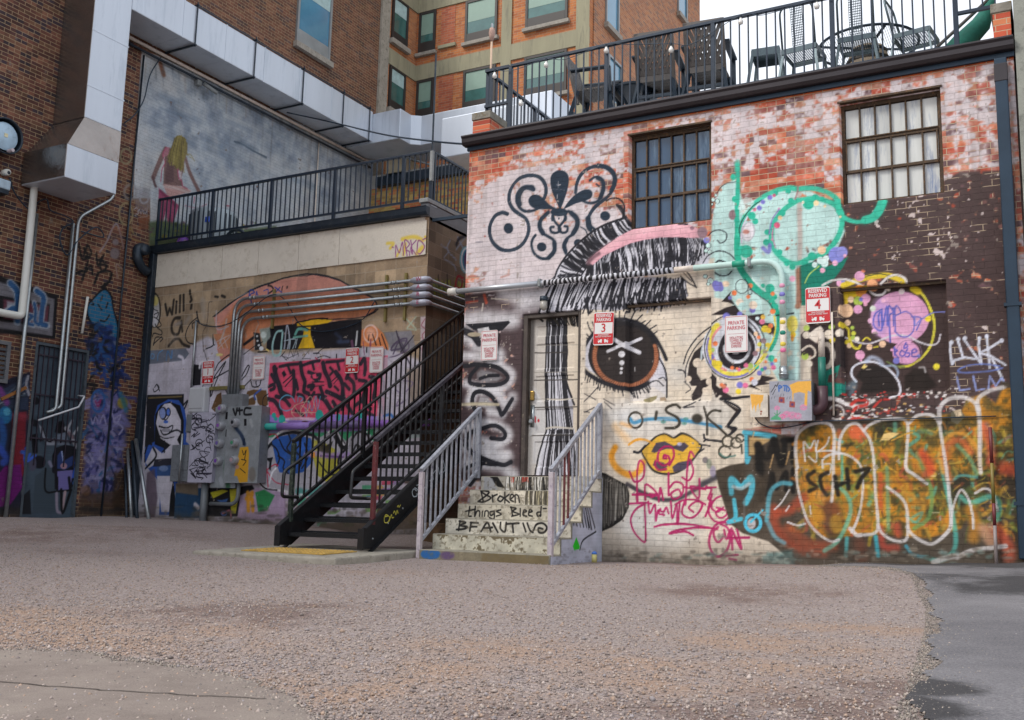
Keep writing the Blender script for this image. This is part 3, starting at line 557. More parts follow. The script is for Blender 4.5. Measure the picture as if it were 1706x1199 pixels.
    S([(390, 740), (430, 770), (440, 720)], 26, PV, .4, .9); S([(505, 465), (455, 540), (435, 640)], 10, '8a7fb8'); S([(462, 600), (458, 660), (480, 740)], 9, 'c07fa0'); c.el(285, 625, 40, 62, 'e3d9e0', 8, .9, 10); c.el(270, 625, 24, 16, 'b5604c', 10, .7); c.ring(285, 625, 44, 66, 6, 'b59fae', 0, 360, .4, .8, 10)
    c.ring(240, 1015, 46, 50, 5, BK); c.ring(298, 1055, 16, 18, 4, BK); c.el(60, 1020, 26, 30, PV, 3); c.el(85, 1010, 20, 30, PV, 3)
    S([(275, 900), (330, 980), (390, 1035)], 9, 'd4e7e2'); S([(640, 300), (637, 340), (620, 390)], 12, '9d6f70', .6, .8); S([(262, 960), (300, 1030), (360, 1080), (430, 1130), (470, 1190)], 6, BK); c.el(50, 680, 0.1, .1, BK)
    c.el(170, 505, 24, 34, '8d7378', 3); c.fi([(210, 460), (230, 400), (270, 378), (310, 385), (330, 420), (260, 500)], 'cfe2df', 6, .7)
    # ---- left eye
    c.z = Zv(940, 480, 4.283)
    c.fi([(118, 520), (130, 430), (180, 350), (240, 280), (330, 235), (420, 225), (520, 250), (590, 310), (640, 400), (690, 520), (715, 600), (715, 760), (620, 700), (440, 700), (300, 650), (180, 590)], 'cdcbd3', 3, sm=False)
    c.fi([(445, 690), (600, 660), (640, 640), (720, 640), (716, 770), (690, 795), (450, 800)], 'd3cdca', 6, .7)
    c.fi([(172, 470), (195, 375), (250, 290), (340, 240), (440, 232), (540, 262), (610, 325), (655, 420), (660, 500), (620, 600), (560, 670), (480, 710), (400, 712), (310, 680), (230, 620), (185, 550)], '221f22', 3, sm=True)
    c.ring(428, 485, 212, 205, 34, 'b5714f', -22, 205, .25)
    for t in np.radians(np.arange(-20, 200, 4.5)): S([(428+196*cos(t), 485+190*sin(t)), (428+232*cos(t+.05), 485+226*sin(t+.05))], 5, '6b3a28', .3, .8, False)
    c.fi([(235, 480), (260, 370), (340, 290), (440, 265), (560, 310), (620, 420), (610, 520), (560, 610), (480, 668), (430, 672), (350, 650), (270, 590)], '2c2524', 6, sm=True)
    S([(355, 365), (440, 415), (520, 452)], 27, 'd6d4da', .1); S([(310, 450), (430, 395), (530, 350)], 22, 'd6d4da', .1)
    c.el(410, 470, 24, 23, 'dad8dc'); c.el(411, 532, 18, 18, 'dad8dc'); c.el(408, 573, 11, 11, 'dad8dc'); c.el(405, 602, 11, 11, 'dad8dc'); S([(484, 560), (487, 585)], 8, 'a9a5a5')
    S([(118, 540), (135, 440), (190, 345), (270, 265), (360, 225), (450, 222), (540, 255), (620, 330), (680, 430), (710, 500)], 24, BK, .2); S([(660, 490), (700, 570), (715, 660), (713, 770)], 12, BK)
    S([(118, 560), (170, 610), (250, 660), (330, 690), (410, 715), (500, 708), (580, 670)], 30, BK, .3); S([(560, 690), (610, 660), (650, 655), (690, 690)], 9, BK); S([(655, 640), (690, 630), (710, 655)], 8, BK)
    up = [(125, 420, 85, 345), (150, 385, 95, 300), (180, 350, 120, 270), (170, 360, 130, 330), (200, 320, 165, 240), (230, 290, 200, 240), (370, 225, 345, 180), (400, 222, 395, 165), (430, 222, 440, 165), (455, 225, 490, 150), (490, 232, 540, 180), (520, 245, 560, 225), (555, 265, 600, 220), (580, 290, 640, 255), (610, 320, 645, 300)]
    for x0, y0, x1, y1 in up: S([(x0, y0), ((x0+x1)/2-4, (y0+y1)/2+3), (x1, y1)], 9, BK, .3)
    rg = np.random.RandomState(2)
    for i in range(26):
        t = i/25; x = 125+t*450; y = 575+130*sin(min(t*1.25, 1)*pi/2)-max(0, t-.75)*130; L_ = 45+40*rg.rand(); a = radians(115-60*t+rg.randn()*6)
        S([(x, y), (x+cos(a)*L_*.5, y+sin(a)*L_*.5), (x+cos(a)*L_*.9, y+sin(a)*L_)], 8, BK, .3)
    for a in ([(120, 830), (180, 770), (240, 705)], [(130, 745), (225, 795)], [(280, 790), (360, 835)], [(285, 810), (340, 860)], [(145, 885), (215, 850)], [(140, 880), (180, 885)]): S(a, 7, BK, .4, .85)
    # chips and specks on the sill
    c.fi([(545, 790), (600, 770), (645, 760), (640, 785), (600, 808), (555, 806)], '8d8462', 3); c.fi([(665, 775), (700, 770), (715, 795), (668, 798)], 'a08a72', 3); S([(700, 800), (930, 785)], 5, '5a4d44', .4, .7); S([(620, 290), (750, 285)], 4, '6b6259', .4, .8)
    # ---- right eye
    S([(835, 530), (860, 450), (910, 370), (980, 300), (1060, 250), (1130, 225)], 10, BK); S([(850, 660), (850, 570), (880, 480), (930, 400), (1000, 330), (1060, 280)], 8, BK)
    c.fi([(860, 640), (875, 530), (910, 450), (980, 390), (990, 480), (930, 560), (930, 600), (960, 650), (1040, 620), (1060, 660), (985, 705), (950, 770), (890, 760), (930, 690), (890, 690)], '2f2828', 3)
    c.fi([(890, 770), (985, 700), (960, 770), (900, 800)], '2f2828', 3); S([(840, 660), (885, 710), (850, 740)], 7, BK); S([(955, 790), (920, 820), (850, 850), (925, 845)], 10, BK); S([(795, 575), (830, 580), (845, 600)], 9, BK)
    S([(960, 500), (970, 420), (1010, 350), (1070, 300)], 16, 'c9d8e0', .4); S([(1000, 520), (1005, 440), (1045, 370), (1090, 310)], 12, 'cfdbe4', .4); S([(985, 490), (1000, 420)], 5, BK); S([(1015, 540), (1018, 470), (1040, 420)], 6, BK)
    c.dots([(935, 525, 34), (965, 590, 30), (1005, 620, 22), (870, 640, 22), (985, 560, 20), (1020, 660, 26), (985, 720, 18), (940, 350, 9)], 'e4d4c0')
    c.z = Zv(1180, 480, 4.283)
    c.fi([(-60, 440), (-40, 330), (20, 260), (110, 215), (200, 190), (290, 195), (340, 240), (375, 320), (380, 420), (350, 520), (290, 600), (200, 640), (100, 640), (20, 590), (-30, 520)], 'cfd2da', 3, sm=True)
    c.ring(180, 420, 185, 200, 40, 'e6d34a', 60, 230, .3); c.ring(180, 420, 160, 175, 18, 'e58a86', 110, 235, .3, .9); c.ring(180, 420, 205, 215, 14, PV, 60, 200, .3); c.ring(180, 420, 222, 232, 8, BK, 40, 250, .3); c.ring(185, 410, 190, 205, 9, BK, -70, 40, .3); c.ring(190, 410, 215, 225, 7, BK, -80, 30)
    c.fi([(70, 430), (100, 350), (160, 290), (250, 260), (320, 300), (345, 390), (335, 470), (290, 550), (200, 580), (120, 560), (80, 500)], '262126', 3, sm=True)
    c.ring(205, 430, 88, 95, 22, 'd5d6dc', -60, 190, .2); c.ring(200, 430, 140, 150, 12, 'd5d6dc', -80, 60, .3); c.el(205, 470, 55, 40, '241f26', 4); c.el(195, 462, 26, 9, 'c9c4c8', 3)
    # jagged black shapes round the right eye
    for q in ([(20, 190), (120, 140), (190, 120), (140, 100), (95, 95), (165, 20), (150, 60), (230, 170), (300, 210), (130, 190)], [(280, 195), (400, 180), (360, 240), (460, 250), (500, 330), (440, 330)], [(0, 625), (40, 680), (90, 720), (170, 775), (280, 765), (150, 800), (90, 795), (230, 870), (130, 985), (205, 995), (150, 1050), (165, 1010), (120, 990), (195, 880), (75, 785), (100, 770), (40, 740), (20, 700)],
              [(380, 620), (480, 640), (400, 670), (450, 680), (330, 700), (380, 730), (280, 700), (370, 650)], [(20, 600), (60, 640), (50, 770), (20, 690)]):
        c.fi(q, '2b2324', 3)
    S([(60, 770), (120, 690)], 20, '2b2324', .4)
    S([(255, 1010), (160, 1010), (165, 1000)], 1, BK)
    # bubbles about the eye
    for x, y, r, q in ((130, 200, 26, PV), (225, 185, 20, PV), (185, 35, 18, OR), (155, 68, 14, PV), (285, 60, 14, OR), (460, 40, 14, OR), (315, 155, 22, PV), (320, 120, 30, 'ead7c2'), (225, 100, 28, 'e7d6c4'), (245, 130, 30, 'b5d8d4'), (350, 215, 14, 'cfe2e4'), (385, 238, 20, 'e47a9c'), (390, 205, 17, 'f0c050'), (445, 268, 18, OR), (405, 290, 26, YL), (430, 300, 20, 'f2c53c'), (340, 325, 16, 'f0c9a6'), (360, 350, 14, OR), (395, 375, 20, '93777c'), (365, 400, 16, 'd8cf4a'), (425, 405, 18, YL), (355, 440, 14, 'efcfb0'), (335, 465, 20, '8f7076'), (395, 455, 22, 'b9cf6a'), (420, 485, 14, PV), (450, 500, 24, '2fb395'), (480, 515, 14, OR), (455, 540, 14, PV), (465, 565, 18, 'e3729a'), (410, 525, 10, OR), (385, 580, 14, '2fb395'), (405, 570, 14, PV), (365, 605, 18, PV), (345, 560, 18, '2fb395'), (300, 555, 22, 'b3cc63'), (270, 550, 17, 'e3729a'), (220, 580, 14, 'e3729a'), (170, 568, 14, OR), (205, 573, 10, OR), (50, 395, 18, OR), (30, 440, 16, 'b3cc63'), (10, 455, 14, YL), (25, 490, 18, PV), (5, 520, 16, PV), (70, 545, 30, YL), (45, 530, 18, YL), (310, 650, 17, OR), (330, 670, 24, 'cfd0dc'), (225, 690, 23, PV), (265, 693, 20, 'e3729a'), (215, 737, 20, YL), (125, 725, 22, 'e3729a'), (110, 700, 18, 'c77a62'), (95, 690, 14, OR), (460, 165, 20, OR), (470, 450, 24, 'b5dcd4'), (440, 455, 16, 'b5dcd4'), (480, 130, 22, '2fb395'), (510, 170, 16, '2fb395'), (425, 600, 20, 'cfe4e4')): c.el(x, y, r, r, q, 1)
    S([(470, 200), (480, 280), (465, 360), (430, 430), (385, 490), (340, 540)], 12, YL, .3); S([(500, 180), (498, 280), (480, 370), (445, 440)], 24, '1f9d80', .2); S([(300, 600), (360, 540), (420, 470)], 10, 'd9d24a', .3); S([(482, 195), (610, 178)], 8, BK)
    c.el(600, 255, 40, 60, 'e9d24a', 12, .9); c.el(605, 330, 20, 22, 'e9c83a', 6); c.el(600, 355, 12, 26, 'ee9a3a', 6, .9)
    # black and cream swirls right of the pipe
    c.fi([(660, 330), (700, 290), (800, 260), (880, 280), (960, 300), (970, 560), (840, 560), (760, 600), (740, 480), (660, 480)], '33292a', 6)
    for x, y, r, q in ((700, 285, 22, 'b5cc62'), (700, 333, 26, 'e6d9c8'), (735, 330, 16, 'e0d5c5'), (690, 485, 26, 'a9c252'), (720, 540, 24, 'e6d9c8'), (885, 370, 22, YL), (880, 275, 22, 'b5cc62'), (930, 320, 26, 'e6d9c8'), (860, 330, 34, 'e6d9c8'), (800, 425, 14, 'e6d9c8'), (780, 360, 32, 'cbb8ac')): c.el(x, y, r, r, q, 2)
    c.fi([(700, 340), (760, 290), (800, 265), (825, 300), (790, 350), (770, 390), (740, 370)], 'ded3c6', 3); c.ring(840, 480, 48, 80, 34, 'e4d8c8', -120, 110, .2); S([(670, 440), (720, 410), (760, 440), (760, 480), (730, 500)], 16, 'e6d9c8'); S([(680, 470), (730, 450), (750, 470)], 12, '2b2324')
    c.fi([(800, 610), (880, 570), (940, 545), (920, 620), (900, 650), (970, 660), (970, 770), (800, 780)], '137f6c', 4); c.fi([(860, 620), (920, 600), (900, 650), (960, 640), (965, 680), (850, 670)], '5a3936', 4)
    S([(820, 785), (900, 790), (1000, 830), (1100, 840), (1180, 800)], 26, 'd9d4d2', .4); c.ring(915, 885, 52, 50, 14, 'b9b2ae', -150, 120, .5); c.el(900, 890, 22, 26, '2a2221', 10)
    S([(1020, 830), (1060, 800), (1120, 800), (1130, 830), (1060, 850), (1030, 880)], 22, 'c33a33', .3); S([(1180, 850), (1230, 800), (1290, 790)], 18, 'c33a33', .3); S([(1000, 940), (1060, 925), (1150, 930)], 22, 'd0453c', .35)
    S([(1000, 930), (1040, 910), (1100, 915), (1170, 940)], 16, 'dcd8d8', .4)
    # ---- panel with the pink ball
    c.z = Zv(1400, 400, 3.997)
    c.fi([(8, 318), (708, 268), (735, 1010), (30, 1045)], '40312f', 2)
    c.fi([(8, 320), (200, 300), (150, 345), (60, 380), (20, 440)], 'e2bf2c', 10); S([(20, 300), (120, 265), (230, 240), (320, 235), (420, 275)], 34, 'e0c438', .2); S([(130, 255), (250, 225), (360, 240)], 6, '26352c', .4)
    S([(470, 310), (540, 350), (590, 440), (620, 550), (600, 680), (540, 770), (460, 825), (390, 835)], 17, 'd9cf45', .3); S([(480, 310), (510, 330)], 44, 'e3c62e', .3); S([(300, 800), (360, 830), (420, 835)], 9, '6d7f4a', .4)
    c.el(390, 505, 196, 176, 'd69bbd', 5); c.el(370, 510, 178, 168, 'dba4c4', 10, .8); c.el(260, 500, 60, 130, 'b58fc4', 50, .8)
    c.el(430, 740, 92, 78, 'd79cc0', 4); c.ring(450, 740, 84, 84, 5, '8f6f8f', 200, 420, .4, .8)
    S([(25, 640), (100, 670), (180, 680), (260, 655), (350, 625), (440, 630), (520, 670), (600, 690), (645, 670), (660, 620)], 12, 'cfc9d0', .4)
    S([(-120, 300), (-60, 270), (20, 260), (90, 275), (140, 300)], 15, 'd8d2d0', .2); S([(270, 290), (320, 245), (380, 232), (430, 255), (440, 290)], 16, 'd8d2d0', .2); S([(180, 310), (200, 340), (240, 355), (280, 345), (300, 310)], 14, 'd8d2d0', .25)
    for x, y, r, q in ((128, 240, 34, 'd9a0c0'), (212, 295, 36, 'e6a679'), (128, 332, 36, 'e0923c'), (60, 385, 22, 'f0cdaa'), (110, 395, 32, 'a8bf52'), (160, 378, 32, 'd99cc0'), (128, 384, 14, PV), (158, 415, 14, 'e2a2be'), (108, 450, 30, 'd99cc0'), (30, 460, 46, 'efc6a0'), (208, 445, 20, 'd5dccf'), (190, 527, 17, 'eab5d2'), (400, 330, 20, 'e6d6d4'), (313, 318, 13, 'e6d8c6'), (215, 598, 16, 'e9b0d0'), (278, 392, 15, 'e8b4cc'), (302, 382, 9, 'e8b4cc'), (38, 540, 20, 'f0cdaa'), (70, 575, 14, 'a8bf52'), (78, 612, 16, 'cfd04a'), (75, 640, 16, 'a8bf52'), (102, 650, 18, 'efe4d2'), (35, 670, 16, YL), (50, 693, 18, 'f0cdaa'), (185, 703, 21, 'eec6a8'), (272, 683, 23, 'efc6a4'), (335, 722, 10, 'e2a2c8'), (122, 757, 32, 'dfa0c0'), (128, 792, 9, 'dfa0c0'), (578, 512, 22, YL), (634, 834, 22, 'ecd83e'), (365, 795, 22, '7b78c4'), (515, 762, 12, '8a86cc'), (5, 560, 20, YL), (0, 600, 14, 'e6d9c8'), (553, 930, 20, 'd9a08c'), (654, 930, 7, 'd8d0cc')): c.el(x, y, r, r, q, 1.5)
    S([(20, 560), (45, 590), (50, 640), (75, 700), (110, 712), (125, 690)], 17, 'dccb3c', .2); S([(140, 660), (165, 640), (190, 655)], 12, 'dccb3c'); S([(215, 705), (240, 700)], 12, 'dccb3c')
    PU = '5f62b4'
    S([(268, 450), (225, 480), (210, 540), (230, 580), (268, 585), (262, 470), (245, 500), (250, 560)], 9, PU); S([(268, 450), (275, 560), (300, 430), (305, 555)], 9, PU); S([(310, 560), (312, 430), (345, 470), (318, 500), (325, 670)], 10, PU); S([(345, 440), (347, 560)], 10, PU); S([(358, 600), (360, 430), (395, 470), (365, 490), (430, 465), (480, 510), (480, 590), (440, 632), (390, 630), (355, 595)], 9, PU); S([(470, 500), (530, 510), (500, 590)], 9, PU); S([(490, 495), (495, 560), (515, 530), (560, 500), (620, 470), (690, 468)], 8, '7a80c8')
    for a in ([(352, 705), (356, 760)], [(350, 715), (372, 725), (355, 745), (380, 775)], [(400, 725), (388, 750), (405, 765), (425, 745), (405, 725)], [(430, 672), (415, 710), (440, 700), (430, 680)], [(440, 715), (430, 740), (455, 745), (445, 768), (425, 765)], [(470, 742), (500, 735), (490, 715), (470, 730), (472, 765), (510, 765)]): S(a, 9, '5a57b0', .3)
    c.fi([(95, 900), (130, 850), (200, 820), (290, 840), (350, 890), (385, 1000), (120, 1010), (140, 940)], '241d1b', 14); c.fi([(420, 900), (480, 850), (560, 850), (590, 900), (640, 960), (560, 1000), (420, 990)], '241b17', 20)
    S([(95, 935), (65, 890), (75, 840), (130, 808), (210, 802), (290, 835), (350, 890), (385, 950), (385, 1020), (330, 1050)], 15, 'd3d4de', .4); S([(165, 795), (200, 772), (250, 790), (270, 820)], 26, 'b7c3dc', .9, .8); S([(300, 830), (350, 830), (375, 870), (370, 900)], 16, '9fb2cc', .7, .8); S([(40, 980), (80, 950), (60, 1020)], 40, '6f8fa0', .9, .6); S([(520, 840), (550, 840), (560, 870)], 14, 'c3bfc0', .8, .8)
    c.fi([(130, 845), (150, 815), (175, 830), (150, 850)], 'd8c070', 4)
    # white and lilac tags right of the panel
    WS = 'd6d9e6'
    for a in ([(735, 680), (730, 740), (745, 825), (760, 800), (830, 780), (895, 790)], [(780, 660), (800, 720), (815, 775)], [(820, 655), (880, 740), (940, 825), (920, 700), (925, 650)], [(975, 640), (985, 740), (995, 850)], [(1070, 670), (990, 720), (930, 750), (1000, 770), (1100, 830)], [(1010, 790), (1060, 880), (1095, 960)]): S(a, 17, WS, .35, .95, False)
    for x, y in ((740, 680), (785, 660), (830, 652), (925, 655), (975, 640), (1075, 668)): c.el(x, y, 14, 16, WS, 6, .9)
    S([(1080, 850), (1000, 870), (900, 878), (800, 880), (790, 860), (850, 835), (960, 825), (1060, 838)], 12, '6c7ec4', .4, .9)
    for a in ([(775, 910), (795, 1000), (860, 990)], [(885, 905), (905, 1000), (960, 990)], [(985, 995), (995, 905), (1035, 970), (1075, 915), (1110, 985)]): S(a, 13, '8e9bd2', .35, .95, False)
    # ragged sill line under the panels
    c.z = IDN
    for i in range(90):
        x = 1395+rg.rand()*200; c.el(x, 661+rg.randn()*4-(x-1400)*.03, 1+2.5*rg.rand(), .8+1.4*rg.rand(), ['d6d0d0', 'c23c38', 'd8cfc8', '2b2524', 'e0dcdc'][rg.randint(5)], .8)
    for i in range(120):
        x = 1400+rg.rand()*250; c.el(x, 690-(x-1400)*.06+rg.randn()*5, 1+3*rg.rand(), .7+1.2*rg.rand(), ['d6ccc4', 'b8453c', '2b2524', 'd8b070', 'd3d0d4'][rg.randint(5)], 1)
    # ---- white 'vertical letters' left of the door
    c.z = Zv(760, 480, 4.283)
    for a, w in (([(30, 230), (200, 215), (400, 225)], 110), ([(60, 330), (250, 470), (300, 480)], 100), ([(60, 480), (200, 500), (330, 560), (400, 620), (350, 700), (200, 720), (70, 680)], 60), ([(100, 800), (150, 720), (280, 740), (360, 830), (400, 780)], 80), ([(330, 900), (240, 880)], 60), ([(50, 1000), (200, 960), (340, 1000), (370, 1060), (280, 1110), (150, 1080)], 70), ([(60, 1130), (200, 1170), (360, 1200)], 90), ([(80, 1250), (300, 1260), (400, 1330)], 90)): S(a, w, 'd6d3d6', .8, .95)
    S([(45, 300), (120, 335), (165, 390)], 50, BK, .2); c.fi([(65, 255), (250, 245), (375, 232), (385, 245), (330, 300), (230, 330), (120, 295)], BK, 4)
    c.fi([(150, 290), (230, 275), (250, 330), (170, 350)], 'c9c6c8', 6); c.el(130, 330, 50, 16, 'b5a68c', 6, .9)
    S([(55, 555), (150, 545), (280, 560), (355, 610), (365, 650), (310, 685), (180, 690), (100, 675), (105, 620), (160, 555)], 30, BK, .15); c.fi([(150, 650), (150, 600), (180, 580), (280, 600), (330, 640), (290, 665), (190, 668)], '8a878a', 20, .9); S([(170, 645), (230, 625), (300, 622)], 24, BK, .2)
    S([(150, 890), (115, 820), (130, 750), (190, 738), (260, 780), (310, 870), (330, 900), (400, 790)], 30, BK, .15); c.fi([(150, 840), (170, 770), (230, 780), (290, 850), (250, 870)], 'a7a4a6', 16, .9)
    S([(60, 1120), (90, 1040), (160, 1010), (260, 980), (320, 1000), (350, 1040), (330, 1075), (250, 1070)], 30, BK, .15); S([(65, 1090), (110, 1170), (200, 1220), (330, 1260), (390, 1240)], 34, BK, .2); S([(60, 1290), (150, 1250), (280, 1260)], 26, BK, .2); S([(130, 1180), (170, 1250), (150, 1330), (100, 1400)], 34, BK, .25)
    S([(40, 830), (160, 825), (300, 830)], 20, 'c8bb9e', .4, .9)
    for i in range(70): c.el(60+rg.rand()*340, 350+rg.rand()*850, 2+3*rg.rand(), 2+3*rg.rand(), 'd4cdc2', 1.5)
    # cream right of the door reveal, hair column behind
    c.z = IDN
    c.fi([(968, 530), (978, 528), (968, 800), (962, 800)], CR, 2)
    # ---- tags: O s.K
    c.z = Zv(1000, 660, 3.997); DG = '3c372f'
    S([(200, 150), (225, 175), (300, 155), (430, 150), (560, 160), (680, 180), (800, 205)], 24, '2f7fae', .35, .85); S([(380, 155), (560, 145), (700, 175)], 10, 'cdd5da', .4, .6)
    c.ring(235, 158, 46, 52, 15, DG); S([(375, 105), (368, 150)], 20, DG, .5); S([(530, 75), (500, 55), (445, 75), (445, 105), (510, 140), (528, 180), (500, 208), (435, 212)], 17, DG, .3); c.el(645, 148, 36, 32, DG, 16); S([(690, 70), (710, 150), (712, 255)], 16, DG); S([(800, 98), (750, 95), (715, 140), (780, 200), (850, 265)], 16, DG)
    for x, y in ((560, 180), (420, 170), (570, 150)): c.el(x, y, 18, 12, '4a8f86', 6, .7)
    S([(690, 255), (700, 285), (760, 295), (810, 300)], 16, BK, .3); S([(700, 290), (690, 300)], 12, BK)
    S([(830, 30), (900, 60), (930, 95), (880, 160), (855, 200), (905, 215), (850, 265)], 15, BK, .2); S([(800, 20), (870, 15), (1000, 0)], 16, BK, .3)
    for cx, cy, r in ((850, 300, 36), (905, 310, 34), (830, 370, 40), (930, 280, 26)): c.ring(cx, cy, r, r, 13, '4a453a', 20, 330, .4)
    S([(940, 320), (945, 380)], 14, '4a453a'); S([(795, 380), (830, 405), (900, 395)], 12, '3c6f66', .5, .8)
    # ---- yellow lips
    c.fi([(270, 360), (310, 320), (360, 270), (420, 245), (460, 255), (490, 270), (540, 240), (600, 260), (660, 310), (680, 340), (650, 390), (600, 450), (520, 510), (430, 525), (350, 500), (300, 430)], '33302c', 4, sm=True)
    c.fi([(280, 358), (330, 315), (380, 270), (430, 256), (470, 275), (500, 280), (550, 255), (620, 285), (668, 330), (640, 380), (590, 440), (510, 500), (430, 510), (360, 488), (315, 430)], 'dfae3e', 4, sm=True)
    c.fi([(330, 390), (370, 310), (430, 300), (490, 330), (560, 305), (590, 330), (550, 370), (490, 350), (440, 350), (380, 370)], '4b4350', 5); c.fi([(480, 470), (520, 440), (600, 425), (620, 440), (560, 490), (490, 505)], '4f4757', 5); c.fi([(360, 430), (420, 440), (450, 470), (400, 490), (350, 460)], '5a4a55', 5)
    c.el(528, 318, 16, 12, 'b9b4cc', 4); S([(330, 380), (400, 395), (450, 385), (540, 390), (600, 375)], 22, 'd9a83a', .3); S([(225, 370), (260, 372), (300, 330)], 16, BK, .4); S([(660, 320), (730, 330)], 12, BK, .4); S([(660, 370), (690, 350)], 12, BK, .4)
    S([(100, 340), (75, 390), (90, 450), (140, 500), (210, 525), (265, 490), (285, 440)], 40, 'ee9d2c', .5, .95); S([(75, 400), (100, 340)], 24, 'ee9d2c', .5); S([(190, 322), (240, 290), (300, 290), (360, 320)], 16, 'eaa33c', .4); S([(100, 200), (150, 260), (180, 290)], 50, 'efb36a', 1, .5); S([(140, 180), (200, 200)], 26, 'efa85a', 1, .6)
    # ---- black hair lock and jaw line
    c.fi([(-15, 500), (40, 515), (110, 555), (180, 590), (195, 660), (190, 740), (150, 820), (80, 870), (0, 905), (-20, 900)], '25221f', 4)
    c.hair([(-10, 520), (80, 540), (180, 590)], [(-10, 890), (70, 860), (170, 780)], 44, ['b9b3a8', '8b857c', '57524c'], 3, 7, 5, 0, 5, .8, .1, .9)
    S([(180, 585), (240, 620), (320, 660), (420, 690), (520, 680), (600, 640), (680, 590), (780, 530)], 26, '3a363c', .6, .9); S([(680, 580), (760, 545), (820, 520)], 34, '4a464c', .8, .8)
    # ---- grey drips / lilac flakes
    c.el(700, 425, 20, 22, '4a4450', 6, .6); c.el(750, 500, 20, 40, '9d93b8', 10, .7); c.el(725, 450, 18, 34, '6b7a68', 10, .6)
    # ---- magenta handstyle
    MG = 'b01c5c'
    for a in ([(195, 500), (230, 570), (285, 540), (292, 460), (262, 430), (245, 520), (248, 700), (248, 650), (330, 660)], [(215, 655), (290, 655)], [(300, 690), (300, 590), (345, 610), (385, 660), (390, 700), (400, 610), (420, 690)], [(330, 650), (380, 655), (340, 670)], [(455, 510), (455, 660)], [(460, 610), (500, 570), (550, 590), (545, 650), (495, 685), (470, 650), (520, 620), (540, 660)], [(625, 400), (600, 370), (580, 480), (570, 700), (560, 720)], [(545, 540), (590, 560), (620, 500), (600, 420)], [(560, 605), (640, 615), (770, 605)], [(660, 550), (655, 680), (600, 600), (700, 620)],
              [(195, 715), (300, 710), (340, 715)], [(295, 715), (300, 830), (300, 965), (255, 940), (215, 880), (205, 810), (240, 750), (290, 720)], [(320, 700), (330, 780), (365, 720), (370, 830), (385, 760), (420, 770), (440, 740), (455, 780)], [(400, 750), (390, 780), (425, 790)], [(470, 700), (480, 810), (510, 720), (515, 850), (530, 700)], [(560, 700), (545, 780), (600, 810), (650, 780), (680, 720), (640, 700), (590, 740), (620, 770)], [(500, 720), (560, 690), (640, 690), (700, 720)], [(705, 600), (740, 620), (720, 680), (740, 700), (700, 800)], [(745, 650), (720, 760), (760, 830), (830, 830), (880, 760), (870, 690), (810, 665), (760, 690), (740, 740), (780, 770), (820, 740)], [(800, 745), (770, 780), (800, 810), (840, 790), (850, 740)], [(775, 740), (830, 760)],
              [(360, 870), (420, 855), (560, 850), (700, 870), (780, 885)], [(620, 925), (560, 900), (460, 915), (520, 890), (640, 875), (760, 880)], [(440, 400), (430, 390), (420, 410), (440, 415)], [(460, 460), (490, 400), (480, 345), (430, 335), (390, 370), (385, 430), (420, 460), (460, 440), (455, 400), (425, 395)], [(370, 430), (365, 460), (390, 490), (440, 485)]): S(a, 14, MG, .3, .93)
    for a in ([(865, 850), (800, 840), (750, 880), (725, 960), (740, 1030), (785, 1068), (840, 1030), (865, 950), (850, 880), (800, 850)], [(785, 870), (755, 900), (765, 950), (790, 970), (830, 920)], [(825, 890), (840, 950), (870, 890), (880, 1020)], [(875, 880), (910, 960), (940, 1015), (910, 880)], [(850, 945), (990, 940)], [(840, 1062), (915, 1055)], [(860, 1082), (905, 1090)]): S(a, 17, MG, .45, .9)
    # ---- dark base for the big orange piece
    c.z = Zv(1200, 640, 3.746)
    dk = [(-30, 540), (60, 505), (150, 490), (165, 400), (150, 290), (260, 290), (470, 330), (500, 270), (700, 230), (1700, 150), (1760, -20), (1900, 20), (1900, 1130), (460, 1130), (420, 1080), (300, 980), (140, 930), (60, 870), (40, 800), (-10, 640)]
    m = cmask(c, dk, 10); mixin(c, m, hexc('4b4136')+(big-.5)[..., None]*40+(med-.5)[..., None]*30, 0)
    c.st([(150, 300), (340, 325), (230, 350)], 26, '4fb3cc', .3); S([(160, 320), (165, 480), (180, 460)], 22, '4fb3cc', .3); c.fi([(180, 330), (330, 340), (260, 380), (215, 440), (180, 440)], 'c2a06c', 10)
    S([(70, 680), (70, 590), (130, 640), (190, 580), (195, 660), (160, 740)], 34, '52b4c8', .35); S([(80, 640), (130, 650), (180, 620)], 20, 'b5c4c6', .6, .8); S([(85, 720), (95, 830), (50, 860), (130, 840)], 24, '52b4c8', .4)
    c.ring(204, 865, 48, 52, 20, '4fb8d4'); c.el(195, 870, 26, 34, 'b3aeb0', 10); S([(190, 860), (265, 785)], 12, '4fb8d4', .3)
    S([(150, 720), (150, 840)], 14, '6d6a66', .5, .6)
    for a in ([(235, 380), (245, 520)], [(235, 380), (290, 460), (335, 350)], [(335, 350), (380, 500)]): S(a, 42, '14110f', .5, .95)
    S([(250, 500), (255, 545)], 50, '14110f', .8, .8); S([(390, 352), (500, 345)], 30, '14110f', .5); S([(400, 350), (400, 490)], 30, '14110f', .5); S([(465, 360), (455, 485), (540, 455)], 30, '14110f', .5)
    S([(320, 560), (300, 690)], 30, '16120f', .6); S([(325, 560), (350, 650), (410, 550), (410, 660)], 26, '16120f', .5); S([(485, 530), (455, 540), (455, 670)], 26, '16120f', .5)
    for x, y in ((210, 300), (430, 420), (330, 440)): S([(x, y), (x-20, y+80)], 10, 'c9a06a', .5, .7)
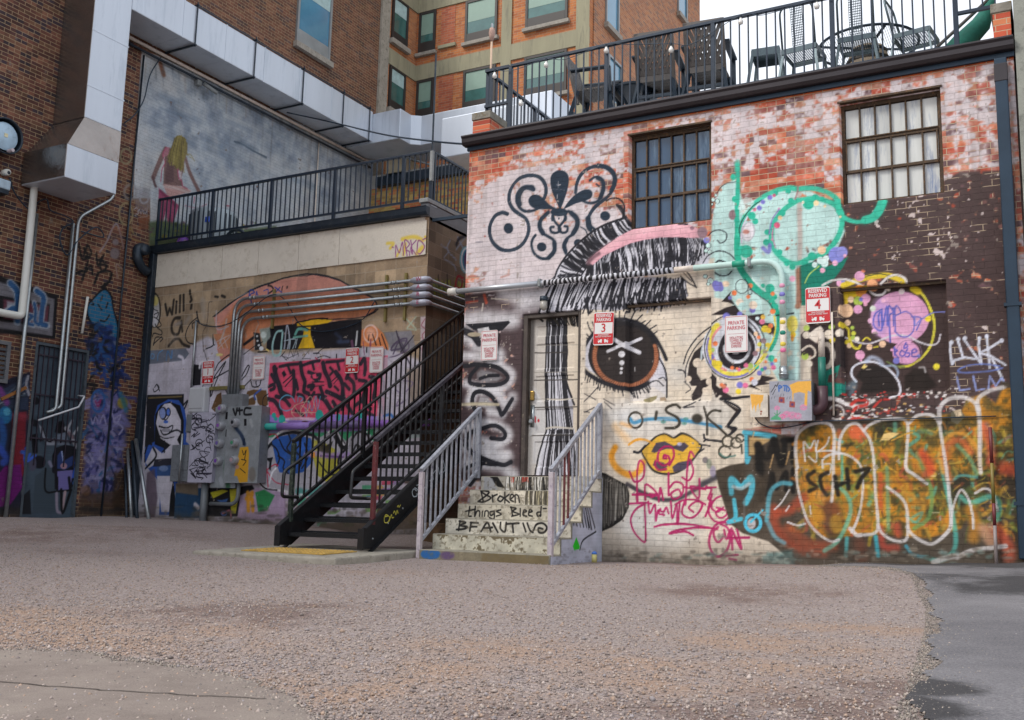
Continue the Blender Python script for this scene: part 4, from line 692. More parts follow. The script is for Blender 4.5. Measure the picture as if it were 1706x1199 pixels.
    # orange masses
    og = cmask(c, [(480, 300), (560, 260), (660, 250), (720, 300), (770, 290), (820, 250), (880, 270), (960, 250), (1000, 230), (1500, 180), (1540, 90), (1640, 60), (1720, 120), (1760, 30), (1830, 20), (1850, 400), (1800, 500), (1700, 560), (1560, 800), (1500, 900), (1300, 960), (1000, 940), (880, 930), (760, 960), (640, 960), (560, 900), (490, 700), (460, 500)], 16)
    t = np.clip(big*.55+med*.45, 0, 1); oc = np.stack([np.interp(t, [.3, .42, .5, .58, .7], [q[i] for q in ([52, 48, 34], [104, 84, 36], [198, 130, 36], [176, 120, 40], [84, 84, 44])]) for i in range(3)], -1)
    mixin(c, og*.95, oc, 0)
    rg = np.random.RandomState(8)
    cols = ['d98a2a', 'b8702c', 'b2553a', 'd8a03a', '8a7a30', '5fa08a', '6a6a2e', '5a4a26', 'a8902e', '3e3822', 'd2b04c', '7a8a3a', '4a5a34']
    for i in range(620):
        x, y = 500+rg.rand()*1330, 260+rg.rand()*660
        if y < 300-(x-900)*.2: continue
        a = rg.rand()*6.28; L_ = 30+60*rg.rand(); S([(x, y), (x+cos(a)*L_*.5+rg.randn()*12, y+sin(a)*L_*.5+rg.randn()*12), (x+cos(a)*L_, y+sin(a)*L_*1.2)], 6+20*rg.rand(), cols[rg.randint(len(cols))], .7, .35+.45*rg.rand())
    c.el(850, 300, 50, 46, 'd9643e', 20, .9); c.el(690, 830, 70, 110, '6a3a2a', 50, .8); c.el(600, 830, 50, 60, 'c98a2c', 30, .8); c.el(720, 870, 40, 60, 'c9a02c', 20, .5)
    for a, q, w in (([(330, 780), (340, 880), (400, 960), (500, 1030), (640, 1050)], 'a8482f', 60), ([(360, 800), (440, 780), (520, 700)], 'b04a30', 50), ([(430, 900), (560, 1000), (700, 1010)], '9a4a30', 60), ([(870, 1000), (880, 1090)], '6a3c2c', 70), ([(1000, 900), (1020, 1010), (1100, 1020)], 'b84434', 40), ([(1100, 880), (1110, 930)], 'c6503c', 46)): S(a, w, q, .9, .75)
    for a, q, w in (([(290, 850), (310, 680), (370, 620), (440, 620)], '5fb8cc', 26), ([(300, 870), (340, 950), (400, 990)], '6fa8b8', 26), ([(740, 640), (790, 690), (815, 770), (790, 870), (730, 980), (650, 1040)], '6fb8a0', 24), ([(790, 960), (785, 1070)], '4fa8ac', 22), ([(970, 950), (985, 1070)], '3fb0c4', 24), ([(760, 440), (760, 620)], '5fb0a0', 16), ([(720, 340), (760, 360)], '5fb0b8', 16), ([(1160, 1010), (1200, 1060), (1290, 1080)], '3fa4c0', 20), ([(1290, 1080), (1360, 1100), (1440, 1060), (1470, 980), (1450, 820), (1400, 600), (1380, 480)], '4fb0a4', 26), ([(1230, 430), (1280, 560), (1320, 680), (1300, 830), (1210, 900)], '6f9a5a', 22), ([(1200, 300), (1240, 330), (1180, 380)], '4f9a8a', 20), ([(1660, 250), (1710, 330), (1700, 430)], '58a890', 20), ([(1440, 610), (1500, 570), (1600, 580)], '5fa8a0', 18), ([(1500, 700), (1560, 740), (1700, 700), (1740, 780), (1700, 900)], '5fb8a4', 30), ([(1040, 520), (1050, 900)], '6f9a72', 22)): S(a, w, q, .6, .75)
    for a, q, w in (([(1260, 430), (1310, 520), (1290, 560)], 'c8452f', 50), ([(1430, 600), (1400, 480), (1420, 380), (1500, 350), (1560, 420)], 'd0683a', 40), ([(1390, 550), (1370, 420), (1430, 320), (1520, 310), (1600, 400), (1620, 520)], 'd9963c', 22), ([(1480, 380), (1560, 470), (1600, 560)], '6fa07a', 22), ([(1650, 260), (1690, 400), (1690, 480)], 'd8604a', 50), ([(1150, 740), (1180, 690), (1230, 740)], 'd08a2c', 40), ([(1160, 820), (1220, 860), (1260, 800), (1200, 830)], '58a898', 18), ([(1770, 520), (1860, 540)], 'b8482f', 70), ([(1720, 900), (1790, 1000), (1800, 1080)], 'd05a40', 70), ([(1560, 780), (1590, 880), (1580, 960)], 'c9862c', 60), ([(1640, 900), (1690, 980)], 'd8a07c', 60), ([(1000, 560), (1000, 760)], 'c4542f', 26)): S(a, w, q, .8, .75)
    # white outlines
    OW = 'd3cdcc'
    for a, w in (([(480, 520), (470, 420), (480, 320), (540, 262), (620, 238), (690, 255), (712, 330), (705, 480), (705, 620), (695, 730)], 20), ([(475, 530), (480, 620), (505, 730), (545, 850), (610, 930), (690, 980), (740, 970)], 16), ([(740, 465), (745, 350), (790, 265), (850, 245), (895, 290), (935, 350), (955, 450), (965, 600), (970, 700), (985, 880), (960, 930), (900, 940)], 18), ([(895, 290), (930, 255), (1000, 225), (1120, 215), (1170, 250), (1165, 400), (1160, 520), (1205, 560), (1290, 620)], 18), ([(810, 900), (850, 940), (880, 940)], 22), ([(640, 520), (640, 470), (700, 435), (790, 440), (870, 500), (890, 600), (880, 750), (850, 860), (820, 920)], 16), ([(985, 880), (1010, 930), (1070, 970), (1130, 980), (1165, 960), (1170, 880), (1160, 760), (1120, 700), (1040, 640)], 19), ([(1165, 890), (1200, 940), (1280, 990), (1340, 990), (1420, 920), (1440, 860), (1430, 700), (1410, 520), (1380, 330), (1360, 230), (1310, 190), (1230, 195), (1180, 240)], 20), ([(1370, 240), (1370, 150), (1420, 95), (1500, 80), (1570, 100), (1610, 160), (1620, 300), (1620, 480), (1625, 550)], 24), ([(1440, 880), (1450, 780), (1480, 690), (1510, 660), (1550, 720), (1575, 820), (1580, 900)], 16), ([(1590, 680), (1650, 650), (1700, 680), (1730, 780)], 16), ([(1610, 160), (1610, 90), (1680, 40), (1760, 20)], 26), ([(1480, 1080), (1560, 1040), (1700, 1020), (1780, 1010)], 26), ([(1330, 1110), (1420, 1080), (1480, 1070)], 30)): S(a, w, OW, .4, .9)
    for a in ([(530, 480), (520, 360), (560, 400), (590, 350), (600, 480), (550, 450)], [(610, 350), (600, 420), (660, 380), (680, 330)], [(600, 420), (680, 415), (760, 430)], [(640, 500), (690, 500), (680, 560), (650, 550)], [(560, 760), (565, 810)], [(340, 780), (380, 740), (430, 660)], [(410, 790), (430, 760)], [(420, 860), (480, 880), (530, 870)]): S(a, 11, 'd8d4d4', .4, .85)
    for a in ([(585, 545), (545, 575), (562, 612), (600, 640), (555, 668)], [(670, 550), (625, 580), (635, 650), (665, 690)], [(715, 575), (735, 690)], [(790, 530), (800, 650)], [(722, 640), (800, 600)], [(845, 545), (930, 525), (885, 580), (855, 645)]): S(a, 24, '17130f', .6, .92)
    for i in range(130):
        x, y = 300+rg.rand()*1500, 120+rg.rand()*980; S([(x, y), (x+rg.randn()*20, y+rg.randn()*6)], 3+5*rg.rand(), ['2a241c', '1d1915', 'd8c9a0', '8a7a5a'][rg.randint(4)], .3, .55)
    S([(520, 605), (1000, 610), (1500, 605), (1850, 600)], 9, '231d17', .6, .5); S([(1000, 230), (1400, 220), (1860, 205)], 6, '231d17', .4, .6)
    c.fi([(1020, 310), (1060, 300), (1120, 305), (1050, 350), (1000, 350)], 'e2c07c', 3); S([(1070, 350), (1160, 310), (1200, 300)], 10, 'c9963c'); c.fi([(1440, 170), (1500, 160), (1530, 200), (1480, 250), (1440, 230)], '6a6450', 5); c.fi([(1455, 165), (1500, 155), (1510, 195), (1475, 205)], 'dcc4a0', 3)
    # dirt and splash line along the ground, flaking white strip
    c.z = IDN
    for i in range(260):
        x = 905+rg.rand()*780; y = 934-max(0, x-1350)*.02+rg.randn()*7-6; c.el(x, y, 2+7*rg.rand(), 1+3*rg.rand(), ['8f8374', '5b5147', 'a89a88', '3a332e', '6f8f8c'][rg.randint(5)], 3, .5)
    c.fi([(1270, 925), (1320, 915), (1325, 945), (1270, 945)], '3f8f98', 6, .4); S([(1340, 935), (1440, 945), (1500, 938)], 12, '4a4034', .8, .7)
    for i in range(60): c.el(905+rg.rand()*330, 480+rg.rand()*450, .6+1.3*rg.rand(), .6+1.3*rg.rand(), ['5b5147', 'b9b0a4', '6a6056'][rg.randint(3)], .8, .8)
    # grey-blue stucco patch behind the steps, fine jaw curve
    c.z = Zv(680, 680, 4.283)
    c.fi([(1230, 790), (1290, 810), (1350, 880), (1350, 1120), (1030, 1120), (1030, 800)], 'b4b6c4', 10, .9); S([(1225, 1010), (1240, 950), (1280, 895), (1350, 880)], 14, '2a2a30', .3)
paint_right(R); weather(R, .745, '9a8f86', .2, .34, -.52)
W1 = (-4.62, -3.57, 3.52, 4.74); W2 = (-2.06, -1.0, 3.51, 4.70); P1 = (-4.64, -3.58, 1.35, 2.57); P2 = (-2.10, -1.02, 1.34, 2.555); DR = (-6.08, -5.255, .47, 2.555)
def dep_R(U, V):
    D = np.zeros_like(U)
    for (a, b, c_, d), k in ((W1, .16), (W2, .16), (P1, .085), (P2, .085), (DR, .2)): D = np.where((U > a) & (U < b) & (V > c_) & (V < d), k, D)
    return D
MWALL = paintmat('painted_brick', 'X', .2134, .0677, .009, 'b9a58c', mdark=.84)
M_BLK = mat('black_metal', '24303c', .42, .3, .3, 3, bump=.05, dirt='3c4248')
M_BLK2 = mat('dark_blue_metal', '1d3142', .4, .3, .25, 3, bump=.05)
M_BRN = mat('bronze_gutter', '393437', .4, .4, .2, 2)
M_FRAME = mat('rusty_steel', '4a3a2a', .7, .2, .4, 12, dirt='7a5a3a', bump=.2)
M_CONC = mat('concrete', '9c968a', .9, 0, .25, 5, bump=.3, bscale=40, dirt='6e685c')
M_STONE = mat('stone_cap', '8a857a', .9, 0, .35, 7, bump=.4, bscale=30, dirt='4a463c', wear='a88a4a')
M_REDBR = brickmat('red_brick_x', ['c0583c', 'b04c34', 'cc6a46', 'a24430', 'c87850', '9a5240'], 'b8a488', 'X')
M_REDBRY = brickmat('red_brick_y', ['c0583c', 'b04c34', 'cc6a46', 'a24430', 'c87850', '9a5240'], 'b8a488', 'Y')
M_ROOF = mat('roof_membrane', 'c9c9c8', .8, 0, .2, 3)
M_GREYP = mat('grey_paint', '8b8f90', .5, .2, .2, 6, dirt='6c6e6c', bump=.05)
M_GALV = mat('galvanised_steel', 'a3a9ac', .35, .8, .25, 14, bump=.05)
M_WHITEP = mat('white_paint', 'dedcd8', .5, 0, .12, 5, dirt='b4aea4')
def inplane(a, fix): return a
b = thing('brick_building', 'brick building covered with a big eyed face mural and orange lettering, roof terrace on top', 'building', (-3.6, 11.3, -.5))
R.mesh('painted_wall', MWALL, b, lambda u, v, d: np.stack([u, YD+d, v], -1), depth=dep_R, gain=1.0)
MB().box(-6.97, -6.79, 11.302, 20, -.9, 5.0).build('side_wall', M_REDBRY, b)
MB().box(-6.97, -.28, 11.36, 21, 4.94, 5.06).build('roof', M_ROOF, b)
# parapets with stone caps at both ends of the terrace edge
MB().box(-6.97, -6.7, 11.36, 20, 5.0, 5.36).build('parapet', M_REDBRY, b)
MB().box(-6.985, -6.685, 11.345, 20, 5.362, 5.47).build('parapet_cap', M_STONE, b, bevel=.01)
MB().box(-.45, -.28, 11.3, 13, 5.0, 5.42).build('parapet', M_REDBR, b)
MB().box(-.47, -.262, 11.285, 13, 5.422, 5.53).build('parapet_cap', M_STONE, b, bevel=.01)
# gutter: moulded front, and a hanger line below
MB().prism([(11.29, 4.95), (11.20, 4.955), (11.175, 4.99), (11.17, 5.04), (11.15, 5.065), (11.15, 5.085), (11.29, 5.085)], 'x', -7.03, -.26).build('gutter', M_BRN, b, bevel=.006)
MB().box(-6.99, -.262, 11.262, 11.296, 4.895, 4.948).build('gutter_board', M_BLK2, b)
g = MB(); g.box(-.455, -.335, 11.17, 11.27, -.32, 4.86); g.build('downpipe', M_BLK2, b, bevel=.012)
g = MB(); g.box(-.46, -.33, 11.165, 11.275, 4.6, 4.8); g.build('pipe_joint', M_BRN, b, bevel=.01)
for z in (.2, 2.2): MB().box(-.475, -.315, 11.16, 11.272, z, z+.035).build('pipe_strap', M_BLK2, b)
# steel windows
def steel_window(name, x0, x1, z0, z1, panes, parent):
    y = YD+.085; w = MB()
    w.box(x0+.004, x0+.04, y, y+.06, z0+.004, z1-.004); w.box(x1-.04, x1-.004, y, y+.06, z0+.004, z1-.004)
    w.box(x0+.04, x1-.04, y, y+.06, z1-.05, z1-.004); w.box(x0+.04, x1-.04, y, y+.06, z0+.004, z0+.035)
    o = w.build(name, M_FRAME, parent, bevel=.003)
    zs = [z0+.035+(z1-z0-.085)*k for k in (0, .325, .65, 1)]; xs = [x0+.04+(x1-x0-.08)*k/6 for k in range(7)]
    bars = MB()
    for k in (1, 2): bars.box(x0+.04, x1-.04, y-.008, y+.04, zs[k]-.016, zs[k]+.016)
    for k in range(1, 6): bars.box(xs[k]-.009, xs[k]+.009, y-.004, y+.035, z0+.035, z1-.05)
    vent = zs[2]; bars.box(x0+.04, x1-.04, y-.02, y, vent+.016, vent+.03); bars.box(x0+.046, x0+.062, y-.02, y, zs[1], zs[2]); bars.box(x1-.062, x1-.046, y-.02, y, zs[1], zs[2])
    bars.build('glazing_bar', M_FRAME, o, bevel=.002)
    for r in range(3):
        for k in range(6):
            q = MB(); t = .002*((r*7+k*5) % 3); q.quad((xs[k]+.007, y+.03+t, zs[r]+.01), (xs[k+1]-.007, y+.03, zs[r]+.01), (xs[k+1]-.007, y+.032, zs[r+1]-.01), (xs[k]+.007, y+.03+t, zs[r+1]-.01))
            q.build('pane', panes, o)
    l = MB(); l.box(x0-.02, x1+.02, YD-.012, YD+.09, z1+.0, z1+.022); l.build('lintel', M_FRAME, o)
def panemat(name, c1, c2, sc, rough, streak):
    m = mat(name, c1, rough, 0, .3, sc, dirt=c2, spec=.6, streak=streak); return m
PG = panemat('reflection_tint_glass', '2f4a66', '6a8298', 1.4, .1, True)  # paler blue streaks imitate window reflections in the pane colour
PW = panemat('whitewashed_glass', 'cdcfcb', '74829e', 3.4, .25, True)
steel_window('window', *W1, PG, b); steel_window('window', *W2, PW, b)
# concrete beam over the blocked openings and the door head
for (x0, x1, z) in ((P1[0], P1[1], P1[3]), (P2[0], P2[1], P2[3])): MB().box(x0-.0, x1, YD+.03, YD+.075, z-.03, z-.002).build('lintel', M_FRAME, b)
# ---- door with brushed-on hair
cD = Canvas(-6.02, -5.3, .49, 2.5, .008, lambda p: tuple(onY(p, YD+.1)[[0, 2]]), 'b9b2a8')
c = cD; big = fbm(c.H, c.W, 40); c.rgb = hexc('bdb6ad')+(big-.5)[..., None]*40; c.bare[:] = 0
c.z = Zv(760, 480, 4.283); BK = '201f24'
c.fi([(780, 200), (900, 200), (900, 1200), (830, 1200), (790, 700), (785, 450)], 'd9cbb8', 10)
c.fi([(505, 190), (560, 200), (550, 700), (530, 1000), (500, 1000)], '6b6560', 20, .8); c.fi([(550, 700), (640, 850), (620, 1250), (540, 1250)], 'c9c6c4', 20, .9)
c.fi([(655, 200), (790, 200), (780, 420), (790, 480), (770, 600), (830, 820), (830, 1000), (870, 1150), (900, 1350), (560, 1350), (640, 1100), (630, 800), (640, 400)], 'b0aeb6', 4)
c.hair([(655, 180), (790, 180)], [(640, 640), (780, 640)], 46, [BK, BK, BK, 'dddce2'], 6, 14, 5, .01, 3); c.hair([(640, 600), (770, 600)], [(640, 1080), (830, 1060)], 50, [BK, BK, BK, 'd6d5dc'], 6, 14, 6, .01, 4); c.hair([(640, 1020), (835, 1000)], [(560, 1380), (900, 1360)], 60, [BK, BK, BK, 'd6d5dc'], 7, 15, 8, .02, 5)
c.st([(780, 260), (785, 460), (770, 600), (790, 700), (840, 830)], 16, BK, .3); c.st([(645, 230), (635, 500), (632, 700), (640, 950)], 12, BK, .3)
c.hair([(500, 150), (900, 150)], [(620, 235), (900, 270)], 30, [BK, '3a362e'], 6, 12, 10, 0, 8)
for x0, x1, z in ((560, 780, 460), (555, 880, 655), (545, 860, 850), (530, 880, 1050)): c.st([(x0, z), (x1, z-5)], 9, '3a3430', .3, .85, False)
for x0, x1, z in ((560, 880, 405), (555, 870, 600), (545, 860, 790)): c.st([(x0, z), (x1, z-4)], 5, '8f877c', .3, .8, False)
c.st([(645, 790), (750, 795), (850, 780)], 8, 'cfc4b4', .3); c.st([(640, 1000), (700, 990), (830, 1000)], 14, 'c8bfb2', .5); c.st([(560, 915), (562, 955)], 8, 'b03038'); c.el(582, 943, 8, 12, 'b03038', 3); c.st([(520, 800), (518, 900)], 16, '4c3f30', .4); c.st([(492, 990), (540, 1000), (530, 1040)], 26, 'd0cdc9', .4)
d = thing('_', '', '')
bpy.data.objects.remove(d)
door = cD.mesh('door', paintmat('painted_door', 'X', 0, 0, 0, '808080', bump=.3, rough=.55), b, lambda u, v, dd: np.stack([u, YD+.11+dd, v], -1),
               depth=lambda U, V: np.where(((U > -5.93) & (U < -5.39)) & (((V-.49) % .42) > .1) & (V < 2.4), .012, 0))
f = MB(); f.box(-6.08, -6.02, YD+.02, YD+.17, .47, 2.55); f.box(-5.3, -5.256, YD+.02, YD+.17, .47, 2.55); f.box(-6.02, -5.3, YD+.02, YD+.17, 2.5, 2.55)
f.build('door_frame', mat('door_frame_paint', '4c423c', .6, 0, .5, 7, dirt='2a2522', wear='8a7c6c'), door, bevel=.006)
MB().box(-5.99, -5.94, YD+.07, YD+.108, 1.44, 1.56).build('keypad', mat('brass', 'a5874a', .35, .8, .2, 20), door, bevel=.008)
k = MB(); k.lathe([(.028, -.02), (.03, -.05), (.02, -.065)], (-5.965, YD+.11, 1.17), 'y'); k.box(-5.99, -5.94, YD+.1, YD+.108, 1.1, 1.38); k.build('handle', M_GALV, door, smooth=True)
# grey stucco neighbour at the right edge
n = thing('stucco_building', 'grey stucco building at the right edge beside the black downpipe', 'building', (1.5, 11.2, -.4))
MB().box(-.25, 6, 11.24, 24, -.8, 8.2).build('wall', mat('grey_stucco', '8f9188', .9, 0, .2, 3, bump=.3, dirt='6d6f68'), n)
# ------------------------------------------------------------------ block building under the left terrace (front wall at y = 13.0)
YM = 13.0; XC = -8.74
M_ = Canvas(-15.0, XC, -.6, 4.72, .0125, lambda p: tuple(onY(p, YM)[[0, 2]]))
def paint_mid(c):
    S = c.st; big, med, fin = fbm(c.H, c.W, 60), fbm(c.H, c.W, 12), fbm(c.H, c.W, 4, 3); rg = np.random.RandomState(3)
    rgb, br = bricks(c, ['97836b', '8f7b64', '9f8b72', '948069', '8a7862'], .4064, .2032)
    c.rgb = rgb*(.9+.2*med)[..., None]; c.bare[:] = .75
    BK, WG = '1b1b20', 'b3aeb9'
    wl = cmask(c, [(225, 592), (300, 585), (345, 560), (400, 585), (455, 590), (640, 575), (700, 600), (700, 900), (200, 900)], 6)*sstep(.15, .3, .5+(med-.5)*.9)
    mixin(c, wl, hexc(WG)+(big-.5)[..., None]*24, 0)
    # salmon shape with the torn black outline
    c.z = Zv(390, 440, 7.053)
    pink = [(-240, 620), (-150, 560), (-60, 480), (60, 400), (200, 320), (330, 255), (440, 215), (560, 180), (700, 155), (860, 130), (960, 125), (1100, 145), (1250, 200), (1400, 290), (1530, 345), (1640, 400), (1680, 470), (1690, 530), (1650, 570), (1560, 610), (1400, 640), (700, 720), (420, 720), (240, 1000), (60, 1010), (-150, 1150), (-200, 1000), (-190, 850)]
    c.fi(pink, 'b98072', 6); c.fi([(-160, 720), (0, 480), (400, 400), (1500, 330), (1690, 470), (1650, 570), (1400, 640), (700, 720), (420, 720), (240, 1000), (-60, 1000)], 'b9764f', 60, .8)  # orange lower part: shading under the pipes painted into the salmon
    for k in range(3): S([(x+rg.randn()*6, y+rg.randn()*7-8) for x, y in pink[:20]], 16-4*k, '1d2028', .25, .9, False)
    S([(1560, 610), (1400, 635), (1100, 650), (900, 680)], 14, '1d2028', .3)
    for a, q, w in (([(175, 390), (190, 300), (240, 330), (190, 360), (205, 460)], '2a3f8f', 16), ([(260, 360), (265, 320), (285, 380), (340, 380)], '2a3f8f', 14), ([(350, 310), (400, 300), (385, 380), (330, 370)], '2f4a9a', 12), ([(480, 270), (560, 330)], '2a3f8f', 18), ([(540, 270), (480, 340)], '2a3f8f', 16), ([(400, 250), (440, 260), (460, 300), (410, 340)], BK, 20), ([(570, 260), (560, 310)], BK, 16), ([(625, 262), (622, 280)], BK, 20), ([(30, 395), (160, 330)], '8f95a0', 8)): S(a, w, q, .3, .9)
    # black lips band with yellow, chrome letters
    c.fi([(430, 730), (700, 700), (1000, 705), (1250, 660), (1500, 640), (1500, 980), (950, 990), (700, 1000), (380, 1010), (390, 800)], '17161c', 6)
    c.fi([(740, 690), (830, 660), (960, 640), (1160, 655), (1100, 690), (900, 720), (740, 725)], 'd9ad22', 4); c.fi([(830, 740), (900, 735), (900, 830), (950, 985), (750, 990), (800, 880)], 'd9ad22', 3)
    S([(730, 730), (730, 690), (830, 665), (950, 640), (1100, 640)], 18, '17161c', .3)
    S([(560, 780), (500, 800), (460, 900), (450, 1000), (470, 1070), (540, 1050), (560, 900), (570, 800)], 26, '8fb5b4', .3); S([(590, 990), (620, 720), (650, 860), (630, 990)], 20, 'a3a8b4', .35); S([(720, 820), (760, 760), (860, 770)], 34, '5fa396', .3); S([(700, 860), (860, 840)], 24, '6fae9f', .4); S([(590, 900), (720, 880), (690, 990)], 14, '9fb0b8', .3); S([(660, 880), (650, 990)], 16, '9fb0b8', .3); S([(740, 880), (720, 980)], 14, '9fb0b8', .3)
    c.fi([(300, 760), (420, 740), (430, 850), (350, 950), (310, 850)], '8b9a94', 20, .9); c.el(345, 830, 34, 40, 'b9c4c0', 16); S([(120, 940), (230, 860)], 34, '1c1b20', .3); c.fi([(225, 800), (300, 810), (330, 990), (380, 1000), (240, 1010), (250, 900)], '1f2024', 10); c.dots([(270, 845, 12), (275, 900, 12), (290, 950, 14), (320, 990, 26)], 'c9cdd2'); S([(240, 1000), (235, 870), (260, 760), (290, 700)], 12, '9fa8a8', .5, .7); S([(140, 850), (120, 780)], 30, '8d8a86', .7, .5)
    c.fi([(-30, 1090), (30, 1000), (110, 990), (170, 1000), (240, 1050), (100, 1060)], WG, 10, .8); S([(280, 1030), (390, 1025)], 16, BK, .3); S([(380, 1000), (405, 1015)], 18, 'd9c070', .3)
    for a in ([(540, 1090), (600, 1020), (560, 1080), (640, 1100)], [(640, 1080), (660, 1000), (690, 1080), (700, 1010)], [(700, 1090), (730, 990), (760, 1080)], [(770, 1010), (900, 990), (800, 1110), (900, 1110)], [(600, 1120), (760, 1050)], [(560, 1070), (620, 1130)]): S(a, 7, BK, .3, .9, False)
    S([(930, 1045), (1000, 1045)], 14, BK, .3)
    c.z = Zv(430, 540, 6.661)
    c.fi([(1150, 60), (1200, 40), (1290, 10), (1380, 90), (1440, 210), (1450, 290), (1380, 260), (1140, 240)], 'd08050', 8); c.ring(1248, 105, 75, 95, 20, 'dcc4c0', 0, 360, .8, .85); c.el(1250, 100, 50, 60, 'd9b8b0', 30, .5)
    for a in ([(1230, 120), (1225, 180)], [(1270, 110), (1310, 230)], [(1340, 150), (1360, 230)], [(1370, 110), (1430, 280)], [(1480, 100), (1500, 180)]): S(a, 14, BK, .3)
    c.fi([(1400, 90), (1700, 70), (1760, 300), (1480, 300)], '7b7a82', 10, .9)
    S([(1100, 80), (1085, 230)], 22, 'd2d6d8', .3); S([(1040, 190), (1050, 260)], 34, '6b4460', .4); S([(1165, 190), (1180, 340)], 10, '7a4460', .4); S([(1250, 170), (1245, 240)], 20, '8a4a5a', .4); S([(1205, 260), (1205, 310)], 16, BK); S([(870, 335), (870, 370)], 18, BK)
    S([(860, 100), (920, 160), (880, 190)], 40, '3a4a6a', .9, .5); S([(900, 200), (1000, 190)], 40, '4a5f86', .9, .5)
    for a, w in (([(1480, 260), (1560, 180), (1650, 160), (1600, 260), (1480, 290)], 20), ([(1500, 330), (1560, 200), (1600, 320)], 20), ([(1430, 360), (1500, 420), (1640, 340)], 18), ([(1560, 140), (1650, 330)], 16)): S(a, w, '4a4055', .4, .85)
    S([(650, 330), (720, 270), (800, 265)], 8, BK, .4); S([(660, 370), (730, 350), (800, 370)], 10, '1c1c24', .3); S([(635, 370), (660, 390)], 14, 'a83a50', .5)
    # pink rectangle with black letter script
    c.fi([(130, 430), (420, 410), (700, 385), (950, 375), (1300, 360), (1440, 345), (1430, 700), (1400, 1080), (760, 1060), (380, 1060), (120, 1020), (110, 700)], 'cf4a66', 6); c.bare[:] = c.bare
    for i in range(80):
        x, y = 140+rg.rand()*1250, 400+rg.rand()*640; S([(x, y), (x+rg.randn()*10, y+30+60*rg.rand())], 14, ['c4405c', 'da5c76', 'b83a54'][rg.randint(3)], .6, .35)
    BL = '23252f'
    for a, w in (([(180, 480), (200, 580), (240, 700), (260, 760), (340, 800)], 62), ([(240, 470), (330, 450), (440, 440)], 34), ([(180, 580), (210, 490)], 24), ([(390, 520), (400, 640), (400, 740), (390, 800)], 48), ([(280, 650), (380, 560)], 14), ([(300, 690), (390, 590)], 14), ([(120, 690), (170, 670), (180, 710), (140, 730)], 40), ([(110, 830), (180, 850), (240, 940), (260, 1000)], 50), ([(470, 430), (490, 560), (520, 640), (510, 740), (560, 770)], 48), ([(480, 460), (600, 420), (680, 405)], 34), ([(560, 530), (640, 560), (690, 560), (660, 620), (600, 580)], 40), ([(560, 690), (610, 680), (590, 720)], 50), ([(600, 640), (730, 640)], 14), ([(600, 690), (730, 680)], 12), ([(720, 430), (740, 520), (780, 600), (800, 680)], 56), ([(760, 420), (880, 410), (950, 400)], 34), ([(860, 530), (920, 620), (940, 720), (930, 830)], 54), ([(760, 750), (860, 790), (930, 830)], 50), ([(800, 480), (830, 520), (800, 560)], 30), ([(820, 630), (900, 560)], 14), ([(840, 660), (900, 590)], 12), ([(850, 690), (890, 730)], 30), ([(680, 800), (740, 840), (790, 920), (830, 990)], 56), ([(560, 790), (680, 780), (760, 800)], 20), ([(1010, 600), (1060, 660), (1060, 780), (1020, 820)], 46), ([(1140, 440), (1180, 380), (1190, 480), (1180, 560)], 44), ([(1120, 620), (1200, 640), (1150, 720)], 40), ([(1240, 580), (1290, 600), (1300, 700), (1280, 820)], 44), ([(940, 740), (960, 860), (930, 940)], 40), ([(1080, 900), (1150, 860), (1250, 940)], 40), ([(1330, 560), (1390, 620), (1390, 800)], 30)): S(a, w, BL, .15, .95)
    for a, w in (([(150, 560), (190, 640)], 40), ([(200, 800), (290, 830), (350, 900)], 46), ([(330, 460), (360, 540)], 30), ([(420, 620), (440, 720)], 34), ([(440, 780), (500, 800), (520, 860)], 40), ([(600, 420), (620, 500)], 30), ([(620, 760), (560, 860)], 40), ([(690, 700), (720, 780)], 40), ([(880, 420), (900, 500)], 36), ([(980, 440), (1000, 540), (980, 600)], 46), ([(960, 660), (1010, 720)], 40), ([(1060, 460), (1090, 600)], 40), ([(1180, 760), (1150, 840)], 50), ([(1260, 420), (1290, 520)], 40), ([(1340, 420), (1350, 520)], 34), ([(830, 860), (890, 960)], 44), ([(990, 900), (1060, 1010)], 44), ([(1180, 960), (1280, 1020)], 44), ([(1340, 840), (1380, 980)], 40), ([(420, 960), (500, 1010)], 34)): S(a, w, BL, .15, .93)
    c.fi([(260, 540), (290, 510), (315, 560), (285, 590)], BL, 2); c.fi([(600, 560), (640, 545), (650, 600), (610, 600)], 'cf4a66', 2)
    S([(410, 860), (370, 800), (300, 790), (240, 850), (250, 930), (310, 960), (380, 940)], 12, '5aa0c0', .3); S([(440, 860), (450, 800), (500, 820), (470, 860)], 11, '5aa0c0'); S([(520, 930), (540, 1020), (560, 850), (600, 960), (640, 800), (660, 950), (690, 800)], 9, '5aa0c0', .3)
    for a in ([(370, 950), (430, 890), (560, 860), (560, 940), (440, 1040), (380, 1000), (370, 950)], [(400, 900), (470, 1010), (480, 900), (600, 1000)], [(370, 980), (640, 980)], [(470, 950), (580, 800), (640, 950)]): S(a, 9, 'cdb89a', .3, .9)
    # purple band with teal dots, green field
    c.fi([(0, 1010), (90, 985), (200, 1030), (300, 1060), (600, 1070), (660, 1010), (760, 1000), (900, 1000), (1300, 1020), (1420, 1020), (1420, 1130), (0, 1130)], '9377bf', 8); S([(300, 1055), (450, 1045), (620, 1050)], 26, 'd8c8d8', .6, .8)
    for x, y, rx, ry in ((50, 1040, 26, 40), (175, 1010, 24, 30), (195, 1050, 20, 22), (265, 1055, 38, 50), (680, 1010, 44, 62), (890, 1030, 26, 40), (1140, 1010, 30, 36), (730, 1045, 20, 24)): c.el(x, y, rx, ry, '2f9f94', 3)
